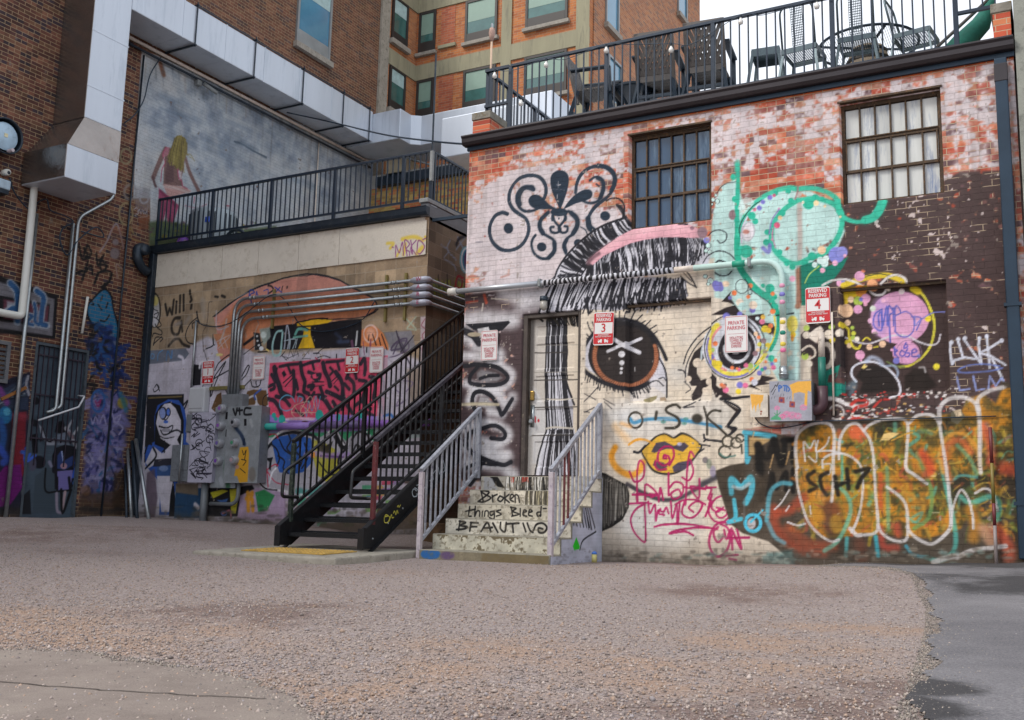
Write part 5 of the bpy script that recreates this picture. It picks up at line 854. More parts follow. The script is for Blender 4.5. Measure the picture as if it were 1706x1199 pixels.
    c.el(520, 1090, 40, 20, '5a3a40', 10); c.el(300, 1100, 30, 20, 'd8d4b0', 8); S([(100, 1080), (240, 1110)], 10, '40406a', .5)
    c.z = Zv(430, 680, 4.796)
    c.fi([(-20, 150), (300, 170), (900, 165), (1300, 150), (1300, 230), (900, 300), (300, 220), (-20, 240)], '3a8f62', 6); S([(100, 180), (180, 175), (260, 190)], 40, '9068a8', .6, .8); S([(380, 165), (480, 175), (560, 165)], 40, 'a070b0', .5, .9); S([(650, 170), (760, 165), (860, 160)], 34, '9068b0', .5, .9)
    c.fi([(0, 640), (90, 660), (180, 700), (240, 700), (240, 920), (0, 910)], 'b4a4b8', 6); c.fi([(0, 650), (100, 670), (130, 740), (60, 830), (0, 820)], '2c7a4c', 12)
    # big bubble face outlines
    c.fi([(5, 420), (60, 320), (160, 210), (250, 175), (330, 180), (420, 210), (500, 230), (560, 190), (640, 200), (700, 260), (780, 190), (900, 210), (960, 400), (900, 700), (700, 740), (500, 720), (300, 690), (160, 660), (60, 640), (10, 560)], 'a3a0a8', 4)
    S([(10, 600), (60, 640), (150, 660), (230, 670)], 26, 'd6d2d6', .3); S([(5, 430), (60, 320), (160, 205), (250, 170), (330, 185), (430, 225)], 22, 'd6d2d6', .3)
    S([(0, 500), (5, 580), (60, 640), (150, 655)], 14, BK); S([(15, 420), (80, 310), (170, 220), (250, 195), (330, 195), (430, 215), (480, 250)], 24, BK, .2)
    c.fi([(110, 260), (180, 225), (280, 205), (420, 240), (460, 330), (440, 420), (360, 510), (260, 530), (170, 510), (140, 420)], '2a55a0', 6); c.el(330, 300, 60, 40, '3a6ac0', 20, .7)
    for a in ([(110, 290), (150, 330), (170, 400), (150, 460)], [(160, 380), (210, 420), (200, 480), (240, 520)], [(240, 200), (260, 260), (230, 320), (280, 360), (300, 300)], [(320, 210), (330, 290), (300, 340), (350, 400), (340, 460)], [(170, 250), (210, 330), (280, 380)], [(370, 280), (400, 380), (350, 480)]): S(a, 14, BK, .25)
    S([(110, 205), (60, 220), (55, 350), (70, 500), (80, 630)], 9, 'b82a46', .3); S([(60, 500), (130, 450), (160, 460)], 9, 'b82a46'); S([(70, 500), (140, 590), (240, 610)], 9, 'b82a46'); S([(40, 235), (130, 205), (160, 240)], 9, 'b82a46')
    c.fi([(60, 400), (120, 390), (110, 420), (100, 500), (85, 480), (90, 430)], BK, 3); S([(90, 600), (110, 520), (140, 480)], 16, 'd3d2d8', .3)
    c.fi([(430, 250), (520, 270), (620, 330), (660, 480), (640, 580), (560, 600), (480, 540), (440, 400)], 'a8a23c', 8); c.fi([(470, 240), (540, 300), (600, 260), (560, 380), (480, 340)], '2a2520', 6, .9); S([(480, 420), (560, 520), (640, 530)], 14, BK)
    S([(380, 370), (460, 360), (560, 380), (700, 370), (830, 380)], 44, '9d86b4', .4, .9); c.fi([(420, 350), (455, 350), (455, 395), (420, 395)], 'd88a2c', 3); S([(500, 380), (680, 390)], 16, '6a4a80', .5)
    c.fi([(600, 230), (640, 180), (720, 320), (680, 360)], BK, 6); S([(560, 190), (620, 170), (700, 300), (790, 200), (870, 190)], 14, 'd8d4d8', .3); S([(700, 300), (640, 430), (700, 560)], 20, BK, .3); c.el(800, 300, 80, 90, '9a97a0', 10); S([(750, 250), (800, 190), (870, 210), (900, 290)], 18, BK); S([(760, 340), (790, 290), (830, 340)], 16, BK)
    S([(320, 660), (420, 680), (500, 640)], 50, '4a9088', .5, .9); S([(340, 690), (430, 720)], 20, 'cfd8d8', .6); c.fi([(330, 700), (450, 740), (420, 900), (300, 900)], '3f9a78', 10, .8); c.el(400, 740, 20, 30, 'b83a5a', 6)
    for a in ([(60, 740), (230, 750)], [(50, 790), (220, 790)], [(130, 690), (140, 880)], [(100, 700), (110, 890)], [(60, 780), (110, 700), (200, 720), (210, 800), (140, 860), (70, 820)], [(150, 740), (210, 760), (170, 800)]): S(a, 9, 'c6c8b0', .35, .85)
    S([(60, 895), (110, 860), (130, 840), (150, 880), (230, 905)], 26, 'd4d2d4', .4, .9); c.el(40, 860, 30, 40, '7a5a78', 14, .6)
    # bits under and behind the stair
    for i in range(60):
        x, y = 440+rg.rand()*830, 560+rg.rand()*380; c.fi([(x, y), (x+60+60*rg.rand(), y), (x+60+60*rg.rand(), y+30), (x, y+34)], ['9068b0', '3a8f62', 'c8405c', 'c8c4cc', '4a8fb0', 'b88a3c', '6a9a50', '4a3a34', '9d86b4', 'c4bcc4'][rg.randint(10)], 4, .8)
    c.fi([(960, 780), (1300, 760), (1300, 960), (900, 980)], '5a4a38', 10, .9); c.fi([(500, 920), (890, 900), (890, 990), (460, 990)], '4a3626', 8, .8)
    # left part: scrawls on the raw block
    c.z = Zv(230, 430, 7.053); D2 = '26221f'
    c.el(190, 610, 80, 210, '2a2522', 14); c.el(195, 620, 58, 190, 'a9a6a4', 14); c.el(200, 500, 40, 60, 'b5a860', 24, .9); c.el(190, 690, 46, 100, 'b9b6bc', 26, .8)
    for a in ([(170, 570), (190, 600), (230, 620)], [(190, 660), (240, 640), (220, 700), (180, 690)], [(210, 700), (250, 740), (270, 790), (220, 810), (200, 770)], [(230, 820), (280, 860), (270, 900), (190, 880), (170, 920)], [(280, 920), (200, 990), (180, 1020), (210, 930), (290, 940), (260, 980)]): S(a, 13, BK, .3)
    for a in ([(320, 540), (345, 670), (370, 590), (400, 660), (420, 490)], [(450, 540), (445, 640)], [(495, 440), (490, 630)], [(535, 430), (535, 610)], [(610, 380), (612, 420)], [(620, 450), (630, 490), (615, 510)], [(628, 550), (622, 590)]): S(a, 30, D2, .5, .95, False)
    c.el(452, 510, 14, 16, D2, 6); S([(490, 700), (430, 710), (395, 790), (410, 880), (470, 890), (500, 800)], 34, D2, .5, .9); S([(510, 740), (520, 860)], 28, D2, .6, .8); S([(440, 780), (500, 760)], 40, '8a8a90', .9, .5)
    S([(360, 1030), (420, 960), (480, 950), (530, 1010), (600, 1040)], 32, D2, .5, .9); S([(690, 630), (700, 700), (720, 760)], 20, BK, .4); S([(690, 700), (620, 760), (570, 850), (560, 930), (590, 990), (660, 1010)], 14, BK); S([(640, 820), (640, 770), (680, 750), (690, 810)], 20, D2, .5, .8)
    S([(870, 510), (830, 530), (820, 700), (800, 800), (760, 880), (770, 1100)], 8, '3a3430', .4); S([(905, 450), (940, 455)], 26, D2, .5); S([(985, 440), (1020, 455)], 30, D2, .5); S([(720, 760), (900, 800), (1100, 760)], 8, '24201e', .3); S([(760, 500), (780, 690)], 70, '9a948e', .9, .5); S([(600, 700), (560, 760)], 50, '98928c', .9, .5)
    c.fi([(105, 1085), (560, 1060), (600, 1120), (540, 1199), (90, 1250)], '666b78', 6); S([(140, 1080), (130, 1190)], 16, '4a78a8', .4); c.ring(170, 1150, 20, 30, 12, '5a86b0'); S([(290, 1080), (240, 1120), (230, 1200)], 14, '5a86b0'); S([(330, 1200), (350, 1090), (390, 1180), (400, 1090)], 14, '4a78a8'); S([(480, 1150), (520, 1170), (540, 1230)], 34, 'c4c0cc', .5)
    S([(880, 890), (880, 1000), (900, 1020)], 10, BK); c.fi([(885, 890), (1100, 880), (1100, 1050), (950, 1060)], 'b07858', 8); S([(1040, 720), (1020, 830), (960, 1000)], 24, 'a8a4a4', .6, .7); S([(920, 620), (930, 830), (1060, 800)], 20, 'b0aab0', .5, .7)
    for a in ([(800, 1050), (1000, 940), (1090, 900)], [(960, 960), (1000, 1060)], [(1010, 940), (1050, 1050)], [(1080, 920), (940, 1060)]): S(a, 12, 'b4aeb4', .4, .7)
    # white field: script, brown blots
    c.z = Zv(280, 560, 6.661)
    c.fi([(-70, 130), (215, 130), (220, 210), (120, 300), (-70, 240)], '666b78', 8, .0001)
    for a in ([(520, 380), (560, 300), (640, 230), (690, 200)], [(470, 670), (480, 560), (520, 440), (640, 280), (560, 440), (510, 560), (480, 660)], [(510, 470), (560, 440), (670, 380)], [(630, 560), (660, 640), (680, 600)], [(820, 440), (880, 330), (900, 340), (870, 420), (820, 480)], [(830, 570), (900, 500), (920, 480)], [(920, 500), (940, 560), (1010, 550), (1030, 490)], [(975, 500), (978, 540)]): S(a, 14, BK, .25)
    S([(840, 200), (960, 110), (1050, 60)], 10, BK, .4, .9); c.el(570, 205, 40, 16, 'd4cc80', 12, .8)
    c.fi([(270, 310), (370, 320), (360, 540), (270, 550)], '1b1a20', 8); S([(350, 350), (355, 300), (380, 280)], 26, 'c9c5cc', .5)
    c.fi([(480, 800), (540, 650), (590, 620), (600, 720), (590, 860), (540, 860)], '5a4028', 8); c.fi([(840, 740), (880, 610), (950, 590), (1090, 600), (1110, 760), (1040, 800), (980, 720), (960, 760), (840, 770)], '63472c', 10); S([(880, 690), (960, 660), (980, 720), (980, 770)], 22, 'c4c0c4', .5); S([(1030, 590), (960, 650), (970, 700)], 20, '3a56a0', .5); S([(1110, 640), (1060, 680), (1050, 760), (1090, 780)], 12, BK, .3)
    S([(400, 150), (430, 260), (470, 360), (440, 450), (380, 560)], 7, '2a2a2c', .3); S([(500, 20), (500, 100), (420, 140)], 14, BK)
    # hooded ghost face, left of the meters
    c.z = Zv(220, 580, 3.997)
    c.fi([(100, 310), (345, 305), (340, 640), (300, 760), (80, 760)], '1a1a20', 2); S([(110, 330), (330, 320)], 10, '6a5a3a', .3)
    c.fi([(85, 660), (150, 620), (150, 450), (170, 380), (240, 340), (310, 345), (350, 400), (365, 500), (360, 620), (380, 640), (300, 900), (250, 1110), (180, 1110), (190, 900), (90, 780)], '2c4f9c', 6)
    c.fi([(150, 640), (155, 440), (190, 380), (250, 355), (320, 380), (345, 480), (340, 640), (300, 700)], '141418', 5); c.fi([(160, 500), (175, 420), (215, 370), (255, 365), (290, 400), (325, 480), (325, 560), (300, 610), (320, 650), (250, 640), (190, 600)], 'bcb8c2', 4)
    c.el(207, 432, 26, 42, BK); c.el(203, 432, 20, 36, '7f8fc0'); c.el(242, 425, 16, 30, BK); c.el(241, 425, 11, 24, '4a6ab8'); c.el(225, 490, 16, 10, '3a5fb0', 4); S([(200, 470), (225, 475), (240, 460)], 9, BK)
    S([(180, 520), (230, 530), (270, 515), (255, 560), (210, 575), (190, 545)], 10, BK); c.el(228, 545, 30, 14, '8a8890', 4); S([(180, 580), (220, 600), (280, 590)], 6, BK); S([(250, 560), (300, 545), (330, 570), (325, 620)], 12, BK)
    c.fi([(140, 650), (200, 700), (260, 640), (310, 640), (290, 740), (200, 740), (110, 800), (90, 760)], 'b4b0ba', 5); S([(215, 620), (215, 690)], 14, BK); S([(140, 660), (160, 720), (90, 800)], 14, BK, .3); S([(200, 690), (240, 650)], 10, BK)
    c.fi([(150, 740), (290, 730), (290, 780), (140, 790)], '2a2a34', 4); c.fi([(165, 790), (280, 775), (275, 860), (170, 860)], '34507f', 8); c.el(210, 800, 30, 20, '7f90b4', 8, .7)
    c.fi([(165, 850), (275, 850), (265, 960), (245, 1090), (195, 1090), (180, 950)], 'b9b4be', 5); c.fi([(275, 870), (300, 1120), (245, 1120), (255, 980)], '121216', 5); c.fi([(100, 830), (150, 800), (170, 1000), (150, 1130), (80, 1130)], '5a4a58', 14, .8)
    c.fi([(290, 930), (470, 930), (460, 1130), (280, 1130)], '22405e', 10); c.fi([(290, 900), (440, 900), (440, 980), (290, 960)], '6a5f52', 12); S([(420, 1040), (440, 1060)], 30, 'c4bcc4', .5); S([(150, 260), (165, 240), (180, 265), (150, 290), (140, 270)], 7, BK); S([(165, 240), (185, 285)], 7, BK)
    for a in ([(100, 360), (130, 440)], [(120, 560), (90, 620), (130, 640)], [(340, 380), (370, 350), (350, 400)], [(85, 700), (110, 620)]): S(a, 12, BK, .4)
    c.fi([(510, 930), (640, 930), (800, 910), (830, 960), (700, 1120), (500, 1120)], '17171c', 6); c.fi([(520, 960), (600, 940), (640, 950), (540, 1000)], 'a8a22a', 5); c.fi([(650, 940), (720, 930), (690, 1100), (660, 1100)], 'b0a832', 6); c.fi([(640, 1000), (600, 1010), (560, 1010), (620, 1040)], '3a5a90', 4); S([(600, 1100), (650, 1080), (660, 1130)], 12, 'b86a7a', .4); c.ring(612, 1098, 18, 14, 8, '3a5a9a')
    c.fi([(720, 980), (830, 930), (1020, 960), (1030, 1150), (700, 1140)], 'a892ac', 8); c.fi([(820, 960), (880, 940), (950, 980), (900, 1080), (840, 1090)], '2f7f4c', 10); S([(760, 1000), (800, 960), (790, 1000), (770, 1010)], 26, 'c88a2a', .3); S([(770, 960), (775, 1080)], 30, 'c88a2a', .3); S([(800, 1010), (805, 1080)], 28, 'c88a2a', .3)
    # right end: tag scribbles beside the corner
    c.z = Zv(640, 520, 5.45)
    for a in ([(200, 60), (290, 150)], [(290, 40), (210, 140)], [(210, 150), (290, 160)]): S(a, 14, '9fae9a', .5, .8)
    c.fi([(330, 40), (385, 35), (380, 700), (330, 760)], 'ad9fa2', 8); S([(370, 60), (340, 120), (380, 160), (345, 210), (370, 280), (345, 330), (370, 420)], 12, '8a4a5a', .4, .8); S([(60, 340), (100, 280), (200, 260), (220, 330), (120, 390), (50, 410)], 16, '55485f', .4, .8); S([(110, 170), (150, 300), (240, 480)], 14, '3a3440', .4); S([(150, 360), (270, 210)], 14, '3a3440', .4)
    c.fi([(0, 400), (100, 420), (200, 560), (330, 900), (330, 1199), (-100, 1199)], 'b0aab4', 20, .8); c.fi([(200, 520), (330, 500), (330, 800), (250, 900)], '8c7a66', 30, .7); S([(0, 940), (60, 930), (90, 980)], 26, '3a6aa8', .4); S([(100, 700), (150, 750), (110, 850), (190, 800)], 14, '6a5a78', .5, .8); S([(180, 620), (260, 640), (200, 720)], 14, '7a6a88', .5, .8)
    # dirt along the ground
    c.z = IDN
    for i in range(200): c.el(235+rg.rand()*470, 872-(rg.rand()**2)*30, 2+6*rg.rand(), 1+3*rg.rand(), ['3a332c', '5a5048', '6e645a', '2a2622'][rg.randint(4)], 3, .45)
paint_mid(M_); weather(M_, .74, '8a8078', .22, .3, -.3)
mb = thing('block_building', 'concrete block building with cream fascia boards and dense graffiti under the left terrace', 'building', (-11.9, 13, -.3))
M_.mesh('painted_wall', paintmat('painted_block', 'X', .4064, .2032, .011, 'a99d8c', mdark=.86, bump=.5), mb, lambda u, v, d: np.stack([u, YM+d, v], -1), gain=1.12)
# side wall on the stair gap, with its own scrawls
cs = Canvas(13.0, 18.6, -.6, 4.8, .025, lambda p: tuple(onX(p, XC)[[1, 2]]))
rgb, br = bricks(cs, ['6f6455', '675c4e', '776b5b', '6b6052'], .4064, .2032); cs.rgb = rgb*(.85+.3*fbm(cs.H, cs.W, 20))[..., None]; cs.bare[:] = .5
cs.z = Zv(690, 200, 3.997)
for a, w in (([(180, 830), (230, 870), (200, 920), (260, 960), (280, 1000)], 10), ([(240, 800), (220, 860), (280, 930)], 10), ([(290, 780), (330, 860)], 14), ([(280, 860), (340, 780)], 10)): cs.st(a, w, '7f92ac', .5, .8)
cs.st([(280, 830), (300, 790), (340, 770)], 22, '1f2028', .6, .9); cs.el(345, 930, 42, 90, '5fa0b0'); cs.el(348, 930, 36, 82, 'd4d4d8'); cs.el(350, 930, 30, 72, '2a6f8a'); cs.el(356, 930, 24, 62, '4a2a5a')
for i in range(26): cs.st([(130+8*i+random.random()*8, 1150+random.random()*30), (128+8*i, 1050+random.random()*60)], 9, ['7a8f2a', '9aa83a', '5a6a20'][i % 3], .4)
for x in (160, 220): cs.st([(x, 1030), (x+5, 1110)], 12, '16161a', .3)
cs.ring(300, 1080, 22, 40, 12, '8a2430'); cs.st([(270, 1120), (290, 1040), (330, 1050)], 12, '8a2430')
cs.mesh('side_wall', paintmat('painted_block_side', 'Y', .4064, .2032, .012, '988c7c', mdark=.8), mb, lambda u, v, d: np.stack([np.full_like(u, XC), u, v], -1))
MB().box(-15, XC, 13.02, 19.6, 4.62, 4.76).build('roof', M_ROOF, mb)
# cream fascia boards with gaps
fx = [-14.98]+[float(onY(p, YM)[0]) for p in ((312, 470), (369, 465), (430, 455), (497, 448), (565, 440), (635, 430), (708, 420))]
M_CREAM = mat('cream_board', 'cfc8bb', .75, 0, .1, 3, dirt='b9b0a0', bump=.06)
for k in range(7):
    f = MB(); f.box(fx[k]+.004, fx[k+1]-.004, YM-.022, YM-.002, 4.035-.006*(k < 3), 4.66); f.build('fascia_board', M_CREAM, mb, bevel=.003)
cf = Canvas(-9.75, XC-.03, 4.04, 4.6, .012, lambda p: tuple(onY(p, YM-.03)[[0, 2]]), 'cfc8bb'); cf.z = Zv(560, 400, 9.994)
for a, w in (([(850, 50), (950, 50), (900, 130)], 50), ([(1100, -20), (1300, -60), (1440, 0)], 60), ([(1010, 260), (1060, 160)], 40), ([(1120, 240), (1150, 60)], 50), ([(1340, 220), (1430, 120)], 70), ([(1480, -60), (1540, 60)], 40)): cf.st(a, w, 'd9bd45', .7, .85)
for a in ([(990, 280), (990, 80), (1050, 210), (1100, 30), (1120, 250)], [(1180, 260), (1140, 0), (1220, 60), (1160, 150), (1220, 190), (1220, 250)], [(1240, 0), (1270, 230), (1240, 120), (1330, 0)], [(1250, 130), (1330, 240)], [(1340, 200), (1370, 0), (1470, 100), (1400, 220), (1350, 210)], [(930, 110), (950, 120)], [(1440, -10), (1500, -40)]): cf.st(a, 20, '8a4a80', .35)
cf.mesh('sprayed_tag', paintmat('tag_board', 'X', 0, 0, 0, '808080', bump=.1), mb, lambda u, v, d: np.stack([u, np.full_like(u, YM-.026), v], -1))
# gutter, leader head and downpipe at the left corner, coping and bar on the right corner
gt = MB(); gt.prism([(12.99, 4.67), (12.9, 4.675), (12.88, 4.72), (12.87, 4.8), (12.86, 4.815), (12.99, 4.815)], 'x', -15.1, XC+.02); gt.build('gutter', M_BLK, mb, bevel=.006)
hd = MB(); hd.lathe([(.0, 0), (.1, 0), (.1, .28), (0, .28)], (-15.12, 12.72, 4.7), 'x', 14); hd.tube(smooth_pts([(-15.02, 12.78, 4.78), (-14.97, 12.62, 4.7), (-14.93, 12.6, 4.52), (-14.93, 12.72, 4.36), (-14.92, 12.86, 4.3)], 5), .085, 12); hd.build('gutter_elbow', M_BLK, mb, smooth=True)
dp = MB(); dp.box(-14.95, -14.83, 12.88, 12.985, -.2, 4.67); dp.build('downpipe', M_BLK, mb, bevel=.01)
MB().box(-15.0, -14.955, 12.955, 12.99, -.2, 4.66).build('corner_trim', mat('pale_trim', 'a8a4a6', .6), mb)
MB().box(XC-.14, XC+.03, 12.9, 18.6, 4.88, 4.95).build('coping', M_GREYP, mb, bevel=.008)
MB().box(XC-.12, XC+.015, 12.93, 18.6, 4.66, 4.875).build('parapet', mat('grey_flashing', '6b6f74', .5, .3), mb)
br_ = MB(); br_.bar((XC+.02, 13.08, 4.62), (XC+1.5, 13.3, 4.68), .05); br_.build('bracket_bar', M_BLK2, mb)
# steel shutter door and painted pipe low on the wall
tan = thing('tan_brick_building', 'low tan brick building with a black gutter behind the left terrace', 'building', (-11, 19.6, 4.8))
TANM = brickmat('tan_brick', ['a8894a', '9c7c48', 'b09656', 'b0683c', 'a85a38', 'b89a60', '8f7448', 'c0784a'], 'a89468', 'X', weath=.35)
MB().box(-15.0, -6.95, 19.6, 21.3, -.6, 7.95).build('wall', TANM, tan)
MB().box(-14.7, -6.95, 19.42, 19.598, 7.93, 8.18).build('gutter', M_BLK, tan, bevel=.01)
MB().box(-15.0, -6.95, 19.62, 21.3, 7.96, 8.3).build('roof', mat('roof_grey', 'a8a8a4', .7), tan)
# ------------------------------------------------------------------ black steel stair in the gap between the buildings
M_STAIR = mat('black_stair_paint', '17191d', .38, .2, .35, 9, bump=.08, dirt='26282c', spec=.6)
M_TREAD = mat('chequer_tread', '1b1d21', .4, .4, .3, 60, bump=.5, bscale=90, dirt='34363a')
st = thing('steel_staircase', 'black steel staircase with open treads climbing between the two painted buildings', 'staircase', (-7.7, 9.6, -.45))
SL = .178/.29; XL, XR = -8.33, -7.09
zt = lambda y: -.29+(y-9.58)*SL                       # nosing line
for x, nm in ((XL, 0), (XR, 1)):
    s = MB(); ya, yb = 9.42, 16.2
    prof = [(ya, -.44), (ya, zt(ya)+.17), (yb, zt(yb)+.17), (yb, zt(yb)-.17), (9.42+.24, -.44)]
    x0, x1 = (x-.02, x+.005)
    s.prism(prof, 'x', x0, x1)
    o = s.build('stringer', M_STAIR, st, bevel=.003)
    fl = MB()
    for dz in (.165, -.175): fl.bar((x+(-.03 if nm == 0 else .02), ya+.02, zt(ya+.02)+dz), (x+(-.03 if nm == 0 else .02), yb, zt(yb)+dz), .06, .012, up=(0, -SL, 1))
    fl.box(x-.05, x+.035, ya-.012, ya-.001, -.45, zt(ya)+.175)
    fl.build('flange', M_STAIR, o)
    bl = MB()
    for k in range(7): bl.lathe([(.012, 0), (.012, .008), (.006, .012)], (x+.006, 9.62+.29*k, zt(9.62+.29*k)-.06), 'x', 8)
    bl.build('bolt', M_GALV, o)
tr = None
for k in range(23):
    y = 9.58+.29*k; z = -.29+.178*k
    t = MB(); t.box(XL+.008, XR-.024, y, y+.27, z-.03, z); t.box(XL+.008, XR-.024, y-.004, y-.0005, z-.045, z+.002); t.box(XL+.008, XR-.024, y+.255, y+.27, z+.001, z+.025)
    t.build('tread', M_TREAD, st)
def stair_rail(x, tone, y0, y1, inner, front_mat):
    s = MB(); s.bar((x, y0-.02, zt(y0)+1.075), (x, y1, zt(y1)+1.075), .05, .045, up=(0, -SL, 1)); s.build('top_rail', tone, st, bevel=.004)
    s = MB(); s.bar((x, y0, zt(y0)+.27), (x, y1, zt(y1)+.27), .035, .035, up=(0, -SL, 1)); s.build('bottom_rail', M_STAIR, st)
    s = MB(); p = [(inner, y1, zt(y1)+.84), (inner, y0+.02, zt(y0)+.86), (inner, y0-.27, zt(y0)+.70), (inner, y0-.29, zt(y0)+.40), (inner, y0+.02, zt(y0)+.40), (x, y0+.03, zt(y0)+.40)]
    s.tube(fillet(p, .05, 4), .021, 8); s.build('grab_rail', M_STAIR, st, smooth=True)
    n = 0; y = y0
    while y < y1:
        s = MB()
        if n % 12 == 0:
            s.box(x-.025, x+.025, y-.025, y+.025, zt(y)+.1, zt(y)+1.06); s.build('post', front_mat if n == 0 else M_STAIR, st, bevel=.004)
            k = MB(); k.bar((x, y+.02, zt(y)+.80), (inner, y+.02, zt(y)+.82), .016); k.build('rail_bracket', M_STAIR, st)
        else:
            s.box(x-.009, x+.009, y-.009, y+.009, zt(y)+.27, zt(y)+1.06); s.build('baluster', M_STAIR, st)
        y += .116; n += 1
RAILRED = mat('worn_red_paint', '642c30', .45, .1, .4, 12, wear='a8a4a0', dirt='4a2426')
stair_rail(XL-.005, M_STAIR, 9.62, 15.9, XL+.1, mat('post_taped', '2a3430', .4, .2, .3, 8, dirt='6d7a6a'))
stair_rail(XR-.005, mat('worn_rail', '3c3a44', .38, .3, .3, 6, dirt='77727c'), 9.62, 15.9, XR-.12, RAILRED)
# scribbled tags on the right stringer, in the paint of the stringer's face
tg = MB()
def ribbon(pts, w, x):
    P = smooth_pts(pts, 4); vs = []; fs = []
    for i, p in enumerate(P):
        d = P[min(i+1, len(P)-1)]-P[max(i-1, 0)]; d = d/(np.hypot(*d)+1e-9); nrm = np.array([-d[1], d[0]])*w/2
        for q in (p+nrm, p-nrm): vs.append((x, q[0], q[1]))
    for i in range(len(P)-1): fs.append((2*i, 2*i+1, 2*i+3, 2*i+2))
    return vs, fs
zx = Zv(430, 680, 4.796); px = lambda pts: [tuple(onX(p, XR+.008)[[1, 2]]) for p in zx(pts)]
for a in ([(1040, 860), (1010, 870), (1010, 910), (1035, 910), (1050, 870), (1020, 850), (1005, 880)], [(1045, 905), (1065, 850), (1070, 875), (1085, 870)], [(1080, 840), (1090, 820), (1100, 850), (1110, 815), (1118, 840)], [(1110, 790), (1120, 775), (1125, 790), (1138, 770)]): tg.add(*ribbon(px(a), .012, XR+.009))
tg.build('yellow_tag', mat('yellow_marker', 'c4bd4a', .5), st)
tg = MB(); zx = Zv(680, 680, 4.283)
for a in ([(60, 590), (40, 575), (28, 600), (40, 630), (65, 620), (70, 585), (45, 565)], [(70, 560), (80, 610), (95, 570), (100, 600)], [(100, 540), (105, 590), (120, 560)], [(60, 550), (110, 530)]): tg.add(*ribbon(px(a), .013, XR+.009))
tg.build('white_lettering', mat('white_marker', 'b9c4cc', .5), st); tg = MB()
for a in ([(170, 440), (180, 510)], [(175, 470), (200, 440), (210, 480)], [(215, 420), (225, 470), (240, 400), (240, 450)], [(250, 370), (262, 440), (230, 465)]): tg.add(*ribbon(px(a), .013, XR+.009))
tg.build('white_lettering', mat('white_marker', 'b9c4cc', .5), st)
# concrete pad with the yellow tactile plate
pz = lambda y: -.505+(y-8.45)*.03
pd = thing('concrete_pad', 'thin concrete pad on the gravel at the foot of the black stair', 'slab', (-7.8, 9.3, -.55))
p = MB(); c8 = [(-8.78, 8.5), (-6.72, 8.5), (-6.72, 10.15), (-8.78, 10.4)]
p.add([(x, y, pz(y)) for x, y in c8]+[(x, y, -.75) for x, y in c8], [(0, 1, 2, 3), (7, 6, 5, 4), (0, 4, 5, 1), (1, 5, 6, 2), (2, 6, 7, 3), (3, 7, 4, 0)])
p.build('slab', M_CONC, pd, bevel=.02)
tp = thing('tactile_plate', 'yellow tactile warning plate on the pad below the first step', 'warning plate', (-7.7, 9.05, -.48))
YEL = mat('yellow_polymer', 'b8954a', .75, 0, .35, 8, dirt='85734c', wear='9c8c68')
p = MB(); xs_ = (-8.3, -7.12); ys_ = (8.78, 9.39)
p.add([(x, y, pz(y)+h) for h in (.012, .002) for x, y in ((xs_[0], ys_[0]), (xs_[1], ys_[0]), (xs_[1], ys_[1]), (xs_[0], ys_[1]))], [(0, 1, 2, 3), (0, 4, 5, 1), (1, 5, 6, 2), (2, 6, 7, 3), (3, 7, 4, 0)])
p.build('plate', YEL, tp)
p = MB()
for i in range(19):
    for j in range(10):
        x = xs_[0]+.05+i*.06; y = ys_[0]+.04+j*.06; p.lathe([(.022, .011), (.017, .019), (.0, .02)], (x, y, pz(y)), 'z', 6, cap=False)
p.build('dome', YEL, tp)['kind'] = 'stuff'
bk = thing('concrete_block', 'brown stained concrete kerb block under the black stair', 'block', (-7.7, 12.6, -.4))
MB().box(-8.3, -7.05, 12.4, 12.7, -.6, -.16).build('block', mat('stained_block', '6a5138', .9, 0, .4, 6, bump=.3, dirt='3a2e24'), bk, bevel=.02)
